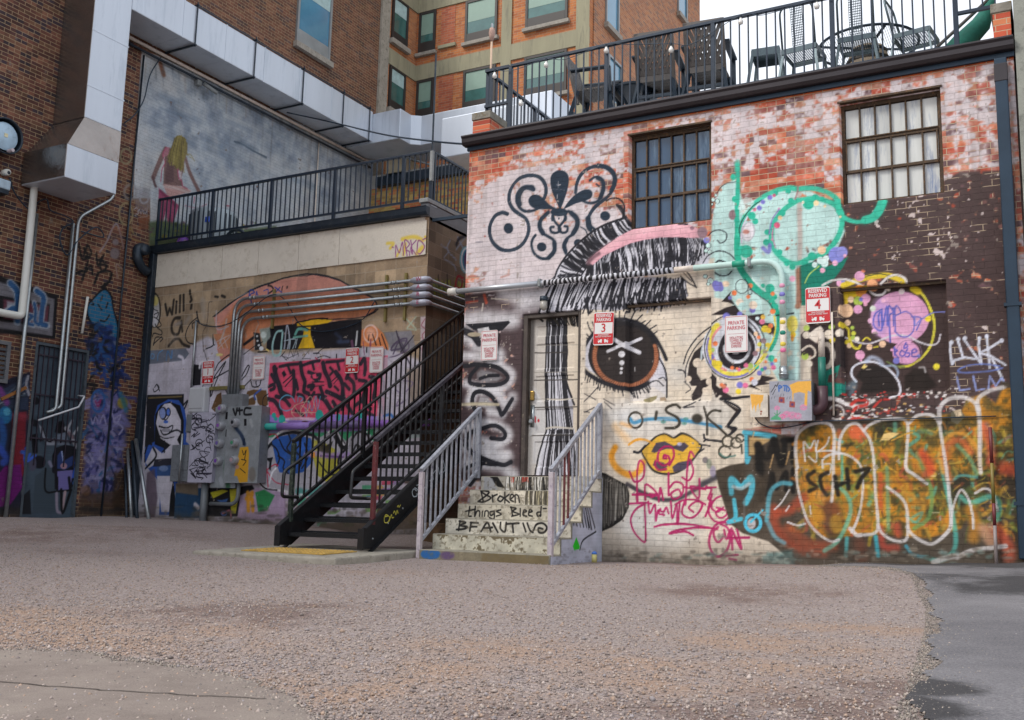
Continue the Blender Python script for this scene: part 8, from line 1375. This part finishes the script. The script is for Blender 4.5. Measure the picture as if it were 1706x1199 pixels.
# ---- signs
SG_R, SG_W, SG_B = mat('sign_red', 'c01c24', .4, 0, .05, 3), mat('sign_white', 'dcdad8', .4, 0, .05, 3), mat('sign_pale_red', 'c4606a', .5, 0, .1, 5)
RX = Matrix.Rotation(radians(90), 3, 'X')
def rrect(w, h, r, n=4): return [(sx*(w/2-r)+r*cos(a), sz_*(h/2-r)+r*sin(a)) for sx, sz_, a0 in ((1, 1, 0), (-1, 1, 90), (-1, -1, 180), (1, -1, 270)) for a in np.radians(np.linspace(a0, a0+90, n+1))]
def plate(w, h, r, y, th, c, rot):
    P = [(x*cos(rot)-z*sin(rot), x*sin(rot)+z*cos(rot)) for x, z in rrect(w, h, r)]; return MB().prism([(c[0]+x, c[1]+z) for x, z in P], 'y', y, y+th)
def sign(kind, px, D, label, num=None, rot=0., w=.27, h=.415):
    rot = radians(rot); p = PY(px, D-.03); c = (p.x, p.z); t = thing('parking_sign', label, 'sign', (p.x, D, p.z), 'parking signs on the walls'); y = D-.03; R3 = Matrix.Rotation(-rot, 3, 'Y') @ RX
    at = lambda x, z, d: (c[0]+x*cos(rot)-z*sin(rot), y-d, c[1]+x*sin(rot)+z*cos(rot))
    plate(w, h, .025, y, .004, c, rot).build('plate', SG_W, t); T = lambda n, s, z, sz_, m, sq=1., b=.0, ln=1.: textmesh(n, s, sz_, m, t, at(0, z, .0032), R3, sq, b, 'CENTER', ln)
    if kind == 'R':
        def band(z0, z1): q = MB(); q.add([at(x, z, .0015) for x, z in ((-w/2+.014, z0), (w/2-.014, z0), (w/2-.014, z1), (-w/2+.014, z1))], [(0, 1, 2, 3)]); q.build('red_band', SG_R, t)
        band(.075, h/2-.014); band(-h/2+.014, -.065); q = MB()
        for x in (-w/2+.009, w/2-.009): q.add([at(x-.005, -h/2+.02, .0015), at(x+.005, -h/2+.02, .0015), at(x+.005, h/2-.02, .0015), at(x-.005, h/2-.02, .0015)], [(0, 1, 2, 3)])
        q.build('border', SG_R, t)
        T('lettering', 'RESERVED\nPARKING', .135, .058, SG_W, .8, .0012, .9); T('numeral', num, .003, .15, SG_R, .95, .001); T('small_lettering', 'UNAUTHORIZED\nVEHICLES TOWED AWAY', -.092, .0235, SG_W, .8, .0002, .9)
        q = MB()
        for s_ in (-1, 1):
            o = s_*.042
            for poly in (((-.03, -.02), (.03, -.02), (.03, 0), (.005, .0), (-.005, .016), (-.03, .016)), ((-.024, -.03), (-.01, -.03), (-.01, -.02), (-.024, -.02)), ((.01, -.03), (.024, -.03), (.024, -.02), (.01, -.02)), ((.0, 0), (.004, 0), (.034, .02), (.03, .022))): q.add([at(o+s_*x*.9, -.15+z, .0032) for x, z in poly], [tuple(range(len(poly)))])
        q.build('tow_symbol', SG_W, t)
    else:
        q = MB()
        for (x0, x1, z0, z1) in ((-w/2+.008, w/2-.008, h/2-.014, h/2-.008), (-w/2+.008, w/2-.008, -h/2+.008, -h/2+.014), (-w/2+.008, -w/2+.014, -h/2+.014, h/2-.014), (w/2-.014, w/2-.008, -h/2+.014, h/2-.014)): q.add([at(x, z, .0015) for x, z in ((x0, z0), (x1, z0), (x1, z1), (x0, z1))], [(0, 1, 2, 3)])
        q.build('border', SG_B, t); q = MB(); q.add([at(x, z, .0015) for x, z in ((-.1, .0), (.1, .0), (.1, .003), (-.1, .003))], [(0, 1, 2, 3)]); q.build('rule', SG_B, t)
        T('lettering', 'PRIVATE\nPARKING', .1, .062, SG_B, .82, .0006, .95); T('small_lettering', 'VIOLATORS\nTOWED AT\nOWNERS\nEXPENSE', -.095, .042, SG_B, .72, .0002, .8)
sign('R', (346.5, 620), YM, 'red reserved parking sign with number 1 above the meters', '1', 1, .27, .42); sign('R', (586.5, 600), YM, 'red reserved parking sign with number 2 over the pink lettering', '2', 0)
sign('R', (1005.5, 547), YD, 'red reserved parking sign with number 3 on the big painted eye', '3', -1.5); sign('R', (1362.5, 508), YD, 'red reserved parking sign with number 4 beside the pink ball painting', '4', 0, .27, .41)
sign('P', (431, 612), YM, 'faded white private parking sign right of the conduit drop', None, 0); sign('P', (627, 599), YM, 'white private parking sign beside the number 2 sign', None, 0)
sign('P', (815, 575), YD, 'white private parking sign left of the painted door', None, 0, .25, .4); sign('P', (1226.5, 556), YD, 'white private parking sign over the ringed right eye', None, 0, .27, .43)
# ---- left wall services
XL_ = XLW+.08
a = PX((61, 356), XL_); pole('steel_conduit', 'tall bright steel conduit reaching the ground at the left edge', 'conduit', [(XL_, a.y, a.z), (XL_, a.y-.02, -.25)], .034, M_GALV)
a = PX((58, 285), XL_); b_ = PX((33, 527), XL_); pole('pvc_pipe', 'fat white plastic pipe with an elbow turning left at the framed lettering', 'pipe', [(XL_-.05, a.y, a.z), (XL_+.03, a.y, a.z), (XL_+.03, a.y, b_.z), (XL_+.03, a.y-1.6, b_.z-.02)], .062, mat('white_pvc', 'c9cac4', .4, 0, .06, 5), .08)
for k, (p, q_, l) in enumerate((((122, 372), (83, 682), 'left of the two close steel conduits ending over the barred door'), ((131, 362), (97, 678), 'right of the two close steel conduits, bending up to the drop duct'))):
    a = PX(p, XL_); b_ = PX(q_, XL_); pts = [(XL_, a.y, a.z), (XL_, a.y, b_.z), (XL_-.06, a.y-.14, b_.z-.05)]
    if k: e = PX((190, 318), XL_); f_ = PX((188, 330), XL_); pts = [(XL_, e.y, e.z+.2), (XL_, e.y, f_.z), (XL_, a.y, a.z)]+pts[1:]
    pole('steel_conduit', l, 'conduit', pts, .03, M_GALV, .14)
a = PX((148, 494), XL_); pole('white_tube', 'short white tube stub fixed beside the blue painted face', 'pipe', [(XL_-.03, a.y, a.z), (XL_-.03, a.y-.05, PX((137, 555), XL_).z)], .025, mat('white_pvc', 'c9cac4', .4))
pole('door_arm', 'white bent metal arm sticking out from the barred door', 'bracket', [PX((64, 700), -14.9), PX((131, 678), -14.75), PX((141, 660), -14.85), PX((130, 659), -14.98)], .016, mat('white_arm', 'c4c6cc', .4, .2), .03)
a = [PX(p, XLW+.025) for p in ((240, 92), (226, 250), (213, 430), (201, 542), (186, 690), (169, 852))]; pole('thin_conduit', 'thin black conduit running the full height beside the sky mural', 'conduit', [(XLW+.025, a[0].y, a[0].z), (XLW+.025, a[-1].y, -.3)], .017, M_BLK)
for z, o in ((8.62, 0), (8.48, .03)): pole('eave_conduit', ('cream conduit tucked under the long duct', 'black conduit below the cream one under the long duct')[o > 0], 'conduit', [(XLW+.05+o, 12.0, z), (XLW+.05+o, 19.5, z)], .032 if o == 0 else .025, CRM if o == 0 else M_BLK)
pole('thin_conduit', 'thin pale vertical conduit down the sky mural', 'conduit', [(XLW+.03, PX((530, 235), XLW).y, 8.5), (XLW+.03, PX((530, 235), XLW).y, 4.9)], .014, CRM)
p = PX((10, 226), -14.75); fl = thing('flood_lamp', 'round white floodlight with a dark rim at the left edge', 'lamp', tuple(p))
q = MB(); q.lathe([(.2, -.2), (.27, -.1), (.3, .0), (.3, .02), (.28, .02), (.275, -.01)], p, 'x', 24, cap=False); q.lathe([(0, -.2), (.2, -.2)], p, 'x', 24, cap=False); q.bar(p+Vector((-.25, 0, 0)), p+Vector((-.15, 0, 0)), .1); q.build('housing', M_BLK, fl, smooth=True); q = MB(); q.lathe([(0, .0), (.18, -.005), (.23, -.03)], p, 'x', 24, cap=False); q.build('lens', mat('lamp_lens', 'a9c4d8', .3), fl, smooth=True); q = MB(); q.box(p.x-.0, p.x+.006, p.y-.03, p.y+.03, p.z-.02, p.z+.04); q.build('led', mat('led', 'd8d0a8', .4), fl); q = MB(); q.lathe([(.03, 0), (.03, .12)], p+Vector((.01, .06, -.24)), 'x', 8); q.build('photocell', mat('photocell', 'b9aeb4', .5), fl)
p = PX((10, 287), -14.9); sn = thing('motion_sensor', 'small white motion sensor under the round floodlight', 'sensor', tuple(p)); q = MB(); q.lathe([(.05, -.08), (.055, .0), (.05, .06)], p, 'x', 12); q.build('body', mat('white_pvc', 'c9cac4', .4), sn, smooth=True); q = MB(); q.lathe([(0, .065), (.03, .062)], p+Vector((0, .01, -.01)), 'x', 10, cap=False); q.build('eye', M_BLK, sn)
p = PX((3, 310), -14.9); wb_ = thing('wall_box', 'flat pale blue wall light box below the sensor', 'lamp', tuple(p)); MB().box(-14.99, -14.75, p.y-.3, p.y+.06, p.z-.08, p.z+.08).build('cover', mat('pale_blue_box', 'a8bccc', .4), wb_, bevel=.02); MB().box(-14.98, -14.76, p.y-.28, p.y+.04, p.z-.15, p.z-.082).build('lens', M_BLK, wb_)
p = PX((333, 137), -14.9); sc = thing('security_camera', 'small security camera on an arm on the sky mural', 'camera', tuple(p)); q = MB(); q.box(-14.99, -14.9, p.y-.06, p.y+.06, p.z-.06, p.z+.06); q.build('mount', M_GREYP, sc); q = MB(); q.tube([p+Vector((.06, .05, -.02)), p+Vector((.14, .34, -.12))], .04, 10); q.build('camera_body', M_GREYP, sc, smooth=True)
def cable(label, pts, r=.012): return tag(MB().tube(smooth_pts(pts, 6), r, 6).build('cable', M_BLK2, None, smooth=True), label, 'cable')
cable('tangled black cables between the two steel conduit heads', [PX((61, 352), -14.9), PX((62, 338), -14.9), PX((78, 332), -14.9), PX((84, 350), -14.9), PX((110, 360), -14.9), PX((122, 370), -14.9), PX((105, 380), -14.9), PX((100, 400), -14.9), PX((112, 425), -14.9), PX((130, 400), -14.9), PX((160, 378), -14.9), PX((172, 395), -14.9), PX((135, 385), -14.9)])
cable('loose black cable hanging from the sensor to the steel conduit', [PX((16, 296), -14.92), PX((24, 320), -14.92), PX((44, 345), -14.92), PX((60, 352), -14.92)])
cable('two looping black cables beside the top of the sky mural', [PX((268, 95), -14.93), PX((250, 125), -14.93), PX((240, 165), -14.93), PX((225, 190), -14.93), PX((207, 205), -14.93)])
cable('long black service cable slung from the long duct to the right roof', [PX((478, 187), -14.6), Vector(onY((560, 205), 17)), Vector(onY((640, 224), 15)), Vector(onY((720, 235), 13)), Vector(onY((790, 241), 11.5))], .016)
# poles and boards leaning in the corner
for k, (p, q_, r, m, l) in enumerate((((212, 735), (220, 858), .03, M_GALV, 'upright steel tube leaning in the corner, left of the others'), ((226, 732), (249, 858), .035, M_GALV, 'slanting steel tube leaning in the corner, rightmost'), ((220, 735), (230, 850), .03, M_BLK, 'black tube leaning between the two steel tubes in the corner'), ((208, 760), (212, 855), .022, M_BLK, 'thin black rod leaning against the scrawled brick strip'))):
    a = Vector(onY(p, 12.85)); b_ = Vector(onY(q_, 12.45-.04*k)); b_.z = -.27; pole('leaning_tube', l, 'tube', [a, b_], r, m, group='tubes leaning in the corner')
# ------------------------------------------------------------------ right roof terrace furniture
DK = 5.17
tag(MB().box(-6.6, -.5, 11.56, 20, 5.062, DK).build('roof_deck', mat('deck_membrane', 'c4c8cc', .7, 0, .1, 3), None), 'pale roof deck edge seen under the right terrace railing', 'deck')
M_WOODG = mat('grey_resin', '5a5552', .6, 0, .15, 8)
M_NAVY = mat('navy_frame', '1a2c3c', .5, .1, .2, 6)
def place(root, x, y, z, rz): root.matrix_world = Matrix.Translation((x, y, z)) @ Matrix.Rotation(radians(rz), 4, 'Z'); return root
def lattice_chair(label):
    t = thing('lattice_chair', label, 'chair', (0, 0, 0), 'lattice back chairs on the right terrace'); w = .235; P = lambda s, u: (s*w, .24+.14*u, .5+.52*u)
    q = MB(); q.bar(P(0, 0.02), P(0, .12), .5, .02, up=(0, 1, 0))
    for x in range(-4, 5):
        for sl in (1, -1):
            a0, u0 = x*.27, 0.05; pts = []
            for k in range(2): pts.append((a0+sl*k*.9, u0+k*.9))
            n = 24; run = None
            for k in range(n):
                tt = [(k+j)/n for j in (0, 1)]; c_ = [(pts[0][0]+(pts[1][0]-pts[0][0])*q_, pts[0][1]+(pts[1][1]-pts[0][1])*q_) for q_ in tt]
                ok = all(abs(a) < 1 for a, _ in c_)
                if ok: run = (run[0], c_[1]) if run else (c_[0], c_[1])
                if (not ok or k == n-1) and run: q.bar((run[0][0]*w, .24+.14*run[0][1], .5+.52*run[0][1]), (run[1][0]*w, .24+.14*run[1][1], .5+.52*run[1][1]), .045, .014, up=(0, 1, .25)); run = None
    q.build('back_lattice', M_WOODG, t)
    for s in (-1, 1):
        q = MB(); q.bar((s*w, .2, .3), (s*w, .39, 1.04), .05, .035, up=(0, 1, 0)); q.build('back_post', M_WOODG, t, bevel=.004)
        q = MB(); q.bar((s*(w+.03), .3, .78), (s*(w+.03), -.26, .76), .09, .03); q.bar((s*(w+.03), -.24, .76), (s*(w+.03), -.26, .4), .05); q.build('arm', M_NAVY, t, bevel=.006)
        q = MB(); q.bar((s*(w-.03), -.22, .5), (s*(w+.05), -.3, 0), .05); q.build('leg', M_NAVY, t); q = MB(); q.bar((s*(w-.03), .22, .5), (s*(w+.05), .34, 0), .05); q.build('leg', M_NAVY, t)
    q = MB(); q.bar((-w, .385, 1.01), (w, .385, 1.01), .03, .06); q.build('top_rail', M_WOODG, t)
    q = MB()
    for k in range(6): q.box(-w+.02, w-.02, -.26+.085*k, -.19+.085*k, .5, .525)
    q.box(-w+.01, w-.01, -.28, -.262, .42, .52); q.box(-w+.01, w-.01, .24, .258, .42, .5); q.build('seat', M_WOODG, t); 
    for y in (-.27, .29): q = MB(); q.bar((-w, y, .2), (w, y, .2), .04); q.build('stretcher', M_NAVY, t)
    return t
place(lattice_chair('dark lattice back chair facing away, left of the pair on the right terrace'), -4.46, 11.95, DK, 188)
place(lattice_chair('dark lattice back chair facing away, right of the pair next to the stool'), -3.78, 11.95, DK, 186)
place(lattice_chair('dark lattice back chair turned sideways near the torch end of the terrace'), -5.35, 11.95, DK, 95)
rt = thing('round_table', 'low dark round table beside the lattice chairs on the terrace', 'table', (0, 0, 0)); q = MB(); q.lathe([(.33, .5), (.36, .51), (.36, .54), (.33, .55)], (0, 0, 0), 'z', 24); q.build('tabletop', M_NAVY, rt)
for k in range(3): q = MB(); a = 2.1*k; q.tube(smooth_pts([(.3*cos(a), .3*sin(a), .5), (.12*cos(a), .12*sin(a), .3), (.3*cos(a), .3*sin(a), 0)], 5), .018, 8); q.build('leg', M_NAVY, rt, smooth=True)
place(rt, -4.9, 12.15, DK, 0)
MCAFE = mat('cafe_metal', '5c6a70', .4, .5, .15, 6)
def perf(q, P, U, V_, nu, nv, r=.34):
    """sheet with punched holes: ribbons both ways around the openings"""
    P, U, V_ = Vector(P), Vector(U), Vector(V_)
    for i in range(nu+1): a = P+U*(i/nu); d = U*(r/nu/2); q.quad(a-d, a+d, a+d+V_, a-d+V_)
    for j in range(nv+1): a = P+V_*(j/nv); d = V_*(r/nv/2); q.quad(a-d, a+d, a+d+U, a-d+U)
def cafe_chair(label):
    t = thing('metal_chair', label, 'chair', (0, 0, 0), 'perforated metal cafe chairs on the right terrace')
    q = MB(); q.tube(fillet([(-.2, .2, .48), (-.2, .3, .98), (.2, .3, .98), (.2, .2, .48)], .1, 5), .013, 8); q.build('back_frame', MCAFE, t, smooth=True)
    q = MB(); perf(q, (-.07, .21, .5), (.14, 0, 0), (0, .088, .46), 7, 16); q.build('back_splat', MCAFE, t)
    q = MB(); perf(q, (-.2, -.2, .48), (.4, 0, 0), (0, .4, 0), 16, 16, .4); q.build('seat', MCAFE, t); q = MB()
    q.box(-.21, .21, -.215, -.203, .42, .485); q.box(-.21, .21, .203, .215, .42, .485); q.box(-.215, -.203, -.2, .2, .43, .485); q.box(.203, .215, -.2, .2, .43, .485); q.build('apron', MCAFE, t)
    for a in (-1, 1):
        for b_ in (-1, 1): q = MB(); q.bar((a*.19, b_*.19, .45), (a*.25, b_*.25, 0), .03, .02); q.build('leg', MCAFE, t)
    return t
place(cafe_chair('perforated metal chair facing away beside the stool, left of the barrel table'), -2.56, 11.85, DK, 175)
place(cafe_chair('perforated metal chair standing in front of the barrel table'), -1.93, 11.9, DK+.02, 183)
place(cafe_chair('perforated metal chair turned sideways right of the barrel table'), -1.3, 12.0, DK-.1+.1, 82)
stl = thing('metal_stool', 'low backless metal stool between the lattice chairs and the metal chairs', 'stool', (0, 0, 0)); q = MB(); q.box(-.17, .17, -.17, .17, .58, .6)
for s in ((-.17, .17, -.175, -.165), (-.17, .17, .165, .175), (-.175, -.165, -.17, .17), (.165, .175, -.17, .17)): q.box(*s, .5, .58)
q.build('seat', MCAFE, stl)
for a in (-1, 1):
    for b_ in (-1, 1): q = MB(); q.bar((a*.15, b_*.15, .58), (a*.23, b_*.23, 0), .035, .025); q.build('leg', MCAFE, stl)

for y in (-.21, .21): q = MB(); q.bar((-.21, y, .14), (.21, y, .14), .012); q.build('stretcher', MCAFE, stl)
place(stl, -3.02, 11.9, DK, 6)
bt = thing('barrel_table', 'wooden barrel carrying a large round wire mesh table top', 'table', (0, 0, 0))
q = MB(); q.lathe([(.2, 0), (.25, .14), (.27, .3), (.25, .46), (.2, .6)], (0, 0, 0), 'z', 22); q.build('barrel', mat('barrel_oak', '8f7f6c', .7, 0, .35, 14, streak=True), bt, smooth=True)
for z, r in ((.06, .226), (.18, .262), (.42, .262), (.54, .227)): q = MB(); q.lathe([(r, z-.02), (r+.006, z-.02), (r+.006, z+.02), (r, z+.02)], (0, 0, 0), 'z', 22, cap=False); q.build('hoop', mat('hoop_iron', '3a3836', .5, .6), bt)
q = MB(); q.tube([(.6*cos(a), .6*sin(a), .64) for a in np.linspace(0, 2*pi, 33)], .018, 8); q.build('rim', M_NAVY, bt, smooth=True); q = MB()
for k in range(-22, 23): x = k*.026; h = math.sqrt(max(0, .6**2-x*x)); q.bar((x, -h, .64), (x, h, .64), .004)
q.build('wire_top', M_NAVY, bt); q = MB()
for a in (.5, 2.1, 3.64, 5.2): q.bar((0, 0, .61), (.6*cos(a), .6*sin(a), .62), .03, .02)
q.build('table_brace', M_NAVY, bt); place(bt, -1.93, 12.6, DK+.12, 0); MB().box(-2.25, -1.6, 12.3, 12.95, DK-.001, DK+.119).build('plinth', M_GREYP, bt).parent = None
bpy.data.objects['plinth'].matrix_world = Matrix(); tag(bpy.data.objects['plinth'], 'low grey plinth under the barrel table on the roof', 'plinth')
um = thing('folded_umbrella', 'dark green patio umbrella leaning at the right end of the terrace', 'umbrella', (-.9, 11.8, DK)); GR = mat('green_canvas', '1f6a5c', .8, 0, .3, 9, bump=.3, bscale=12)
q = MB(); q.tube([(-1.0, 11.85, DK+.1), (-.8, 11.9, DK+.25), (-.6, 11.98, DK+.48), (-.46, 12.05, DK+.8)], [.08, .13, .11, .03], 10); q.build('canopy', GR, um, smooth=True); q = MB(); q.tube([(-1.3, 11.8, DK+.02), (-.42, 12.06, DK+.88)], .02, 8); q.build('pole', M_WOODG, um, smooth=True)
tt = thing('tiki_torch', 'bamboo tiki torch tied to the left end of the right terrace railing', 'torch', (-6.86, 11.62, 5.4)); q = MB(); q.tube([(-6.86, 11.62, 5.2), (-6.86, 11.62, 6.75)], .016, 8); q.build('pole', mat('bamboo', 'c8ac94', .7, 0, .2, 12), tt, smooth=True); q = MB(); q.lathe([(.018, 0), (.04, .08), (.045, .14), (.035, .2), (.02, .21)], (-6.86, 11.62, 6.62), 'z', 12); q.build('basket', mat('woven_bamboo', 'b8988a', .8, 0, .4, 60, bump=.6), tt, smooth=True); q = MB(); q.lathe([(.018, .2), (.018, .26), (.006, .28)], (-6.86, 11.62, 6.62), 'z', 8); q.build('wick', M_GALV, tt)
# bulbs strung along the top rail
bm_ = mat('bulb_glass', 'e4e2dc', .1, 0, .02, 4, spec=1.0); pts = []
for k, (px_, py_) in enumerate(((824, 126), (868, 172), (910, 108), (1010, 84), (1118, 83), (1234, 36), (1361, 10), (1470, -12))):
    p = Vector(onY((px_, py_), 11.36)); t = thing('string_bulb', 'round clear bulb hanging from the right terrace rail', 'bulb', tuple(p), 'string light bulbs'); q = MB(); q.lathe([(.012, .05), (.02, .03), (.034, 0), (.026, -.03), (0, -.04)], p, 'z', 12); q.build('globe', bm_, t, smooth=True); q = MB(); q.lathe([(.013, .05), (.013, .09)], p, 'z', 8); q.build('socket', M_BLK, t)
    if k != 1: pts += [p+Vector((0, .01, .09)), p+Vector((.28, .01, .03))]
cable('thin black light string looping along the right terrace rail', pts[:-1], .005)
# left terrace: condenser, ball, tarp
acu = thing('air_conditioner', 'grey rounded air conditioner condenser on the left terrace', 'air conditioner', (-14.28, 13.75, 4.76)); c_ = (-14.28, 13.78, 4.78)
q = MB(); q.lathe([(.42, 0), (.44, .02), (.44, .8), (.4, .86), (.2, .88), (0, .88)], c_, 'z', 26); q.build('casing', mat('ac_grey', '8f9aa2', .45, .2, .1, 4), acu, smooth=True); q = MB()
for k in range(26): a = 2*pi*k/26; q.box(c_[0]+.45*cos(a)-.008, c_[0]+.45*cos(a)+.008, c_[1]+.45*sin(a)-.008, c_[1]+.45*sin(a)+.008, 4.84, 5.54)
q.build('grille', mat('ac_dark', '3f474d', .5, .3), acu); q = MB(); q.box(-14.04, -13.94, 13.33, 13.36, 5.3, 5.4); q.build('badge', mat('blue_badge', '2a4fb0', .4), acu)
tb = tag(MB().lathe([(0, -.14), (.09, -.11), (.14, 0), (.09, .11), (0, .14)], (-14.55, 13.32, 4.93), 'z', 14).build('ball', mat('striped_ball', '6a3a9a', .5, 0, .3, 5, dirt='d8c03a', wear='c84a3a'), None, smooth=True), 'purple and yellow ball at the foot of the air conditioner', 'ball')
tag(MB().lathe([(.55, 0), (.5, .16), (.3, .26), (0, .3)], (-13.2, 13.9, 4.77), 'z', 20).build('tarp', mat('green_tarp', '6a7f62', .8, 0, .3, 6, bump=.4), None, smooth=True), 'low green tarp heap behind the left terrace railing', 'tarp'); tag(MB().tube([(-13.3+.3*cos(a), 13.4, 4.78+.3*sin(a)) for a in np.linspace(0, pi, 14)], .03, 8).build('hose_reel_hoop', M_BLK, None, smooth=True), 'black hoop standing in front of the green tarp', 'hoop')
# small litter by the steps
cn = thing('spray_can', 'small blue and yellow spray can lying at the wall by the steps', 'can', (-4.72, 10.9, -.53)); p = Vector((-4.72, 10.6, -.5)); q = MB(); q.lathe([(.03, -.02), (.03, .07)], p, 'z', 12); q.build('body', mat('can_yellow', 'b8b070', .5, 0, .3, 20), cn, smooth=True); q = MB(); q.lathe([(.031, .07), (.028, .09), (.015, .1), (0, .105)], p, 'z', 12); q.build('cap', mat('can_blue', '3a6ab8', .4), cn, smooth=True)
# ------------------------------------------------------------------ asphalt, old slab, loose gravel
rgv = np.random.RandomState(21)
ASP = [(-.33, 1.6), (-.42, 3.2), (-.52, 4.4), (-.64, 5.8), (-.8, 7.3), (-1.1, 8.9), (-1.55, 10.2), (-2.3, 10.9), (-2.0, 11.45), (.6, 11.45), (7, 11.45), (7, .5), (0, .5)]
def wob(x, y, a=.028): return a*(np.sin(x*3+y*4)+np.sin(x*7-y*9+1)*.6+np.sin(x*23+y*19)*.3)
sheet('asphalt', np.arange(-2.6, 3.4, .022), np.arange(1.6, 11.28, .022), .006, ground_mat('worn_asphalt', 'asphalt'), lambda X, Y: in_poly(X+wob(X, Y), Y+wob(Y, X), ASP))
SLB = [(-6.2, 2.5), (-4.3, 2.78), (-3.75, 3.02), (-3.2, 3.02), (-2.7, 2.92), (-2.1, 2.55), (-1.7, 2.1), (-1.3, 1.2), (-3, .3), (-6.2, 1)]
sheet('concrete_slab', np.arange(-6, -1.2, .025), np.arange(.9, 3.3, .025), .005, ground_mat('worn_slab', 'slab'), lambda X, Y: in_poly(X+wob(X, Y, .04), Y+wob(Y, X, .04), SLB))
cr_ = MB()
for pts in ([(-3.75, 2.35), (-3.3, 2.42), (-2.95, 2.5), (-2.62, 2.62), (-2.4, 2.7)], [(-2.7, 2.05), (-2.45, 2.14), (-2.2, 2.2), (-2.0, 2.22)]):
    P = smooth_pts(pts, 8); P = P+rgv.randn(*P.shape)*.006
    for a, b in zip(P[:-1], P[1:]):
        d = b-a; n = np.array([-d[1], d[0]])/np.hypot(*d)*.004; z = lambda p: float(gz(p[0], p[1]))+.0075+float(bump_(p[0], p[1]))
        cr_.add([(*(a-n), z(a)), (*(b-n), z(b)), (*(b+n), z(b)), (*(a+n), z(a))], [(0, 1, 2, 3)])
def stones(name, n, gen, r0, r1, cols):
    xy = gen(n); n = len(xy); x, y = xy[:, 0], xy[:, 1]; r = r0+(r1-r0)*rgv.rand(n)**2.2; z = GZA(x, y)
    base = np.array([(1, 0, 0), (0, 1, 0), (-1, 0, 0), (0, -1, 0), (0, 0, .75), (0, 0, -.6)], float); v = base[None]*(1+.45*rgv.randn(n, 6, 3)*.6+0)*r[:, None, None]
    v += rgv.randn(n, 6, 3)*r[:, None, None]*.18; a = rgv.rand(n)*6.28; ca, sa = np.cos(a)[:, None], np.sin(a)[:, None]
    vx = v[..., 0]*ca-v[..., 1]*sa*.8; vy = v[..., 0]*sa+v[..., 1]*ca*.8; V = np.stack([vx+x[:, None], vy+y[:, None], v[..., 2]+z[:, None]+r[:, None]*.3], -1).reshape(-1, 3)
    f = np.array([(0, 1, 4), (1, 2, 4), (2, 3, 4), (3, 0, 4), (1, 0, 5), (2, 1, 5), (3, 2, 5), (0, 3, 5)]); F = (f[None]+6*np.arange(n)[:, None, None]).reshape(-1, 3)
    me = bpy.data.meshes.new(name); me.vertices.add(len(V)); me.vertices.foreach_set('co', V.astype(np.float32).ravel()); me.loops.add(F.size); me.loops.foreach_set('vertex_index', F.astype(np.int32).ravel()); me.polygons.add(len(F)); me.polygons.foreach_set('loop_start', np.arange(0, F.size, 3, dtype=np.int32)); me.polygons.foreach_set('loop_total', np.full(len(F), 3, np.int32)); me.update(calc_edges=True)
    C = np.array([s2l(hexc(c)) for c in cols])[rgv.randint(len(cols), size=n)]*(.8+.35*rgv.rand(n))[:, None]; c4 = np.ones((n, 6, 4), np.float32); c4[..., :3] = C[:, None]
    at = me.color_attributes.new('paint', 'FLOAT_COLOR', 'POINT'); at.data.foreach_set('color', c4.ravel()); o = link(name, me, paintmat('stone_mix', 'X', 0, 0, 0, '808080', bump=.2, rough=.9)); o['kind'] = 'stuff'; return o
GX, GY = np.meshgrid(np.arange(-14, 6, .1), np.arange(1, 13, .1)); GG = gz(GX, GY)+bump_(GX, GY)
def GZA(x, y):
    i = np.clip((x+14)/.1, 0, GX.shape[1]-2); j = np.clip((y-1)/.1, 0, GX.shape[0]-2); i0, j0 = i.astype(int), j.astype(int); f, g = i-i0, j-j0
    return (GG[j0, i0]*(1-f)+GG[j0, i0+1]*f)*(1-g)+(GG[j0+1, i0]*(1-f)+GG[j0+1, i0+1]*f)*g
def gen(n):
    y = 1.9+8.6*rgv.rand(n)**2.0; s = -1.48+1.52*rgv.rand(n); x = s*y-.2*rgv.rand(n); k = ~in_poly(x+.12*rgv.rand(n)**2, y, ASP) | (rgv.rand(n) < .025); k &= ~in_poly(x, y, SLB) | (rgv.rand(n) < .17); k &= ~((x > -8.8) & (x < -6.7) & (y > 8.4)); return np.stack([x, y], -1)[k]
GCOL = ['9a8c86', 'a4968e', '8a7e7a', 'aa9c92', '9e908a', 'b0a29a', '7e736e', 'a89080', '968e8e', 'a08a7a']
stones('gravel', 95000, gen, .003, .0095, GCOL)
def gen2(n): y = 1.9+5*rgv.rand(n)**1.5; x = (-1.48+1.45*rgv.rand(n))*y; k = ~in_poly(x, y, ASP); return np.stack([x, y], -1)[k]
def gen3(n):
    E_ = np.array(ASP[:9]); k = rgv.randint(len(E_)-1, size=n); t = rgv.rand(n)[:, None]; p = E_[k]*(1-t)+E_[k+1]*t; return p+np.stack([rgv.exponential(.11, n)-.06, rgv.randn(n)*.05], -1)
stones('spilled_gravel', 15000, gen3, .003, .008, ['8a8078', '948a80', '7c746e', '9c9288', '6e6864'])
def gen4(n):
    E_ = np.array(SLB[:8]); k = rgv.randint(7, size=n); t = rgv.rand(n)[:, None]; p = E_[k]*(1-t)+E_[k+1]*t; return p+np.stack([rgv.randn(n)*.06, .05-rgv.exponential(.12, n)], -1)
stones('slab_edge_gravel', 5200, gen4, .003, .009, ['8a8078', '948a80', '7c746e', '9c9288', '6e6864'])
cr_.build('slab_crack', mat('crack_dirt', '3f3832', .95), None)['kind'] = 'structure'
stones('loose_gravel', 420, gen2, .009, .016, GCOL)
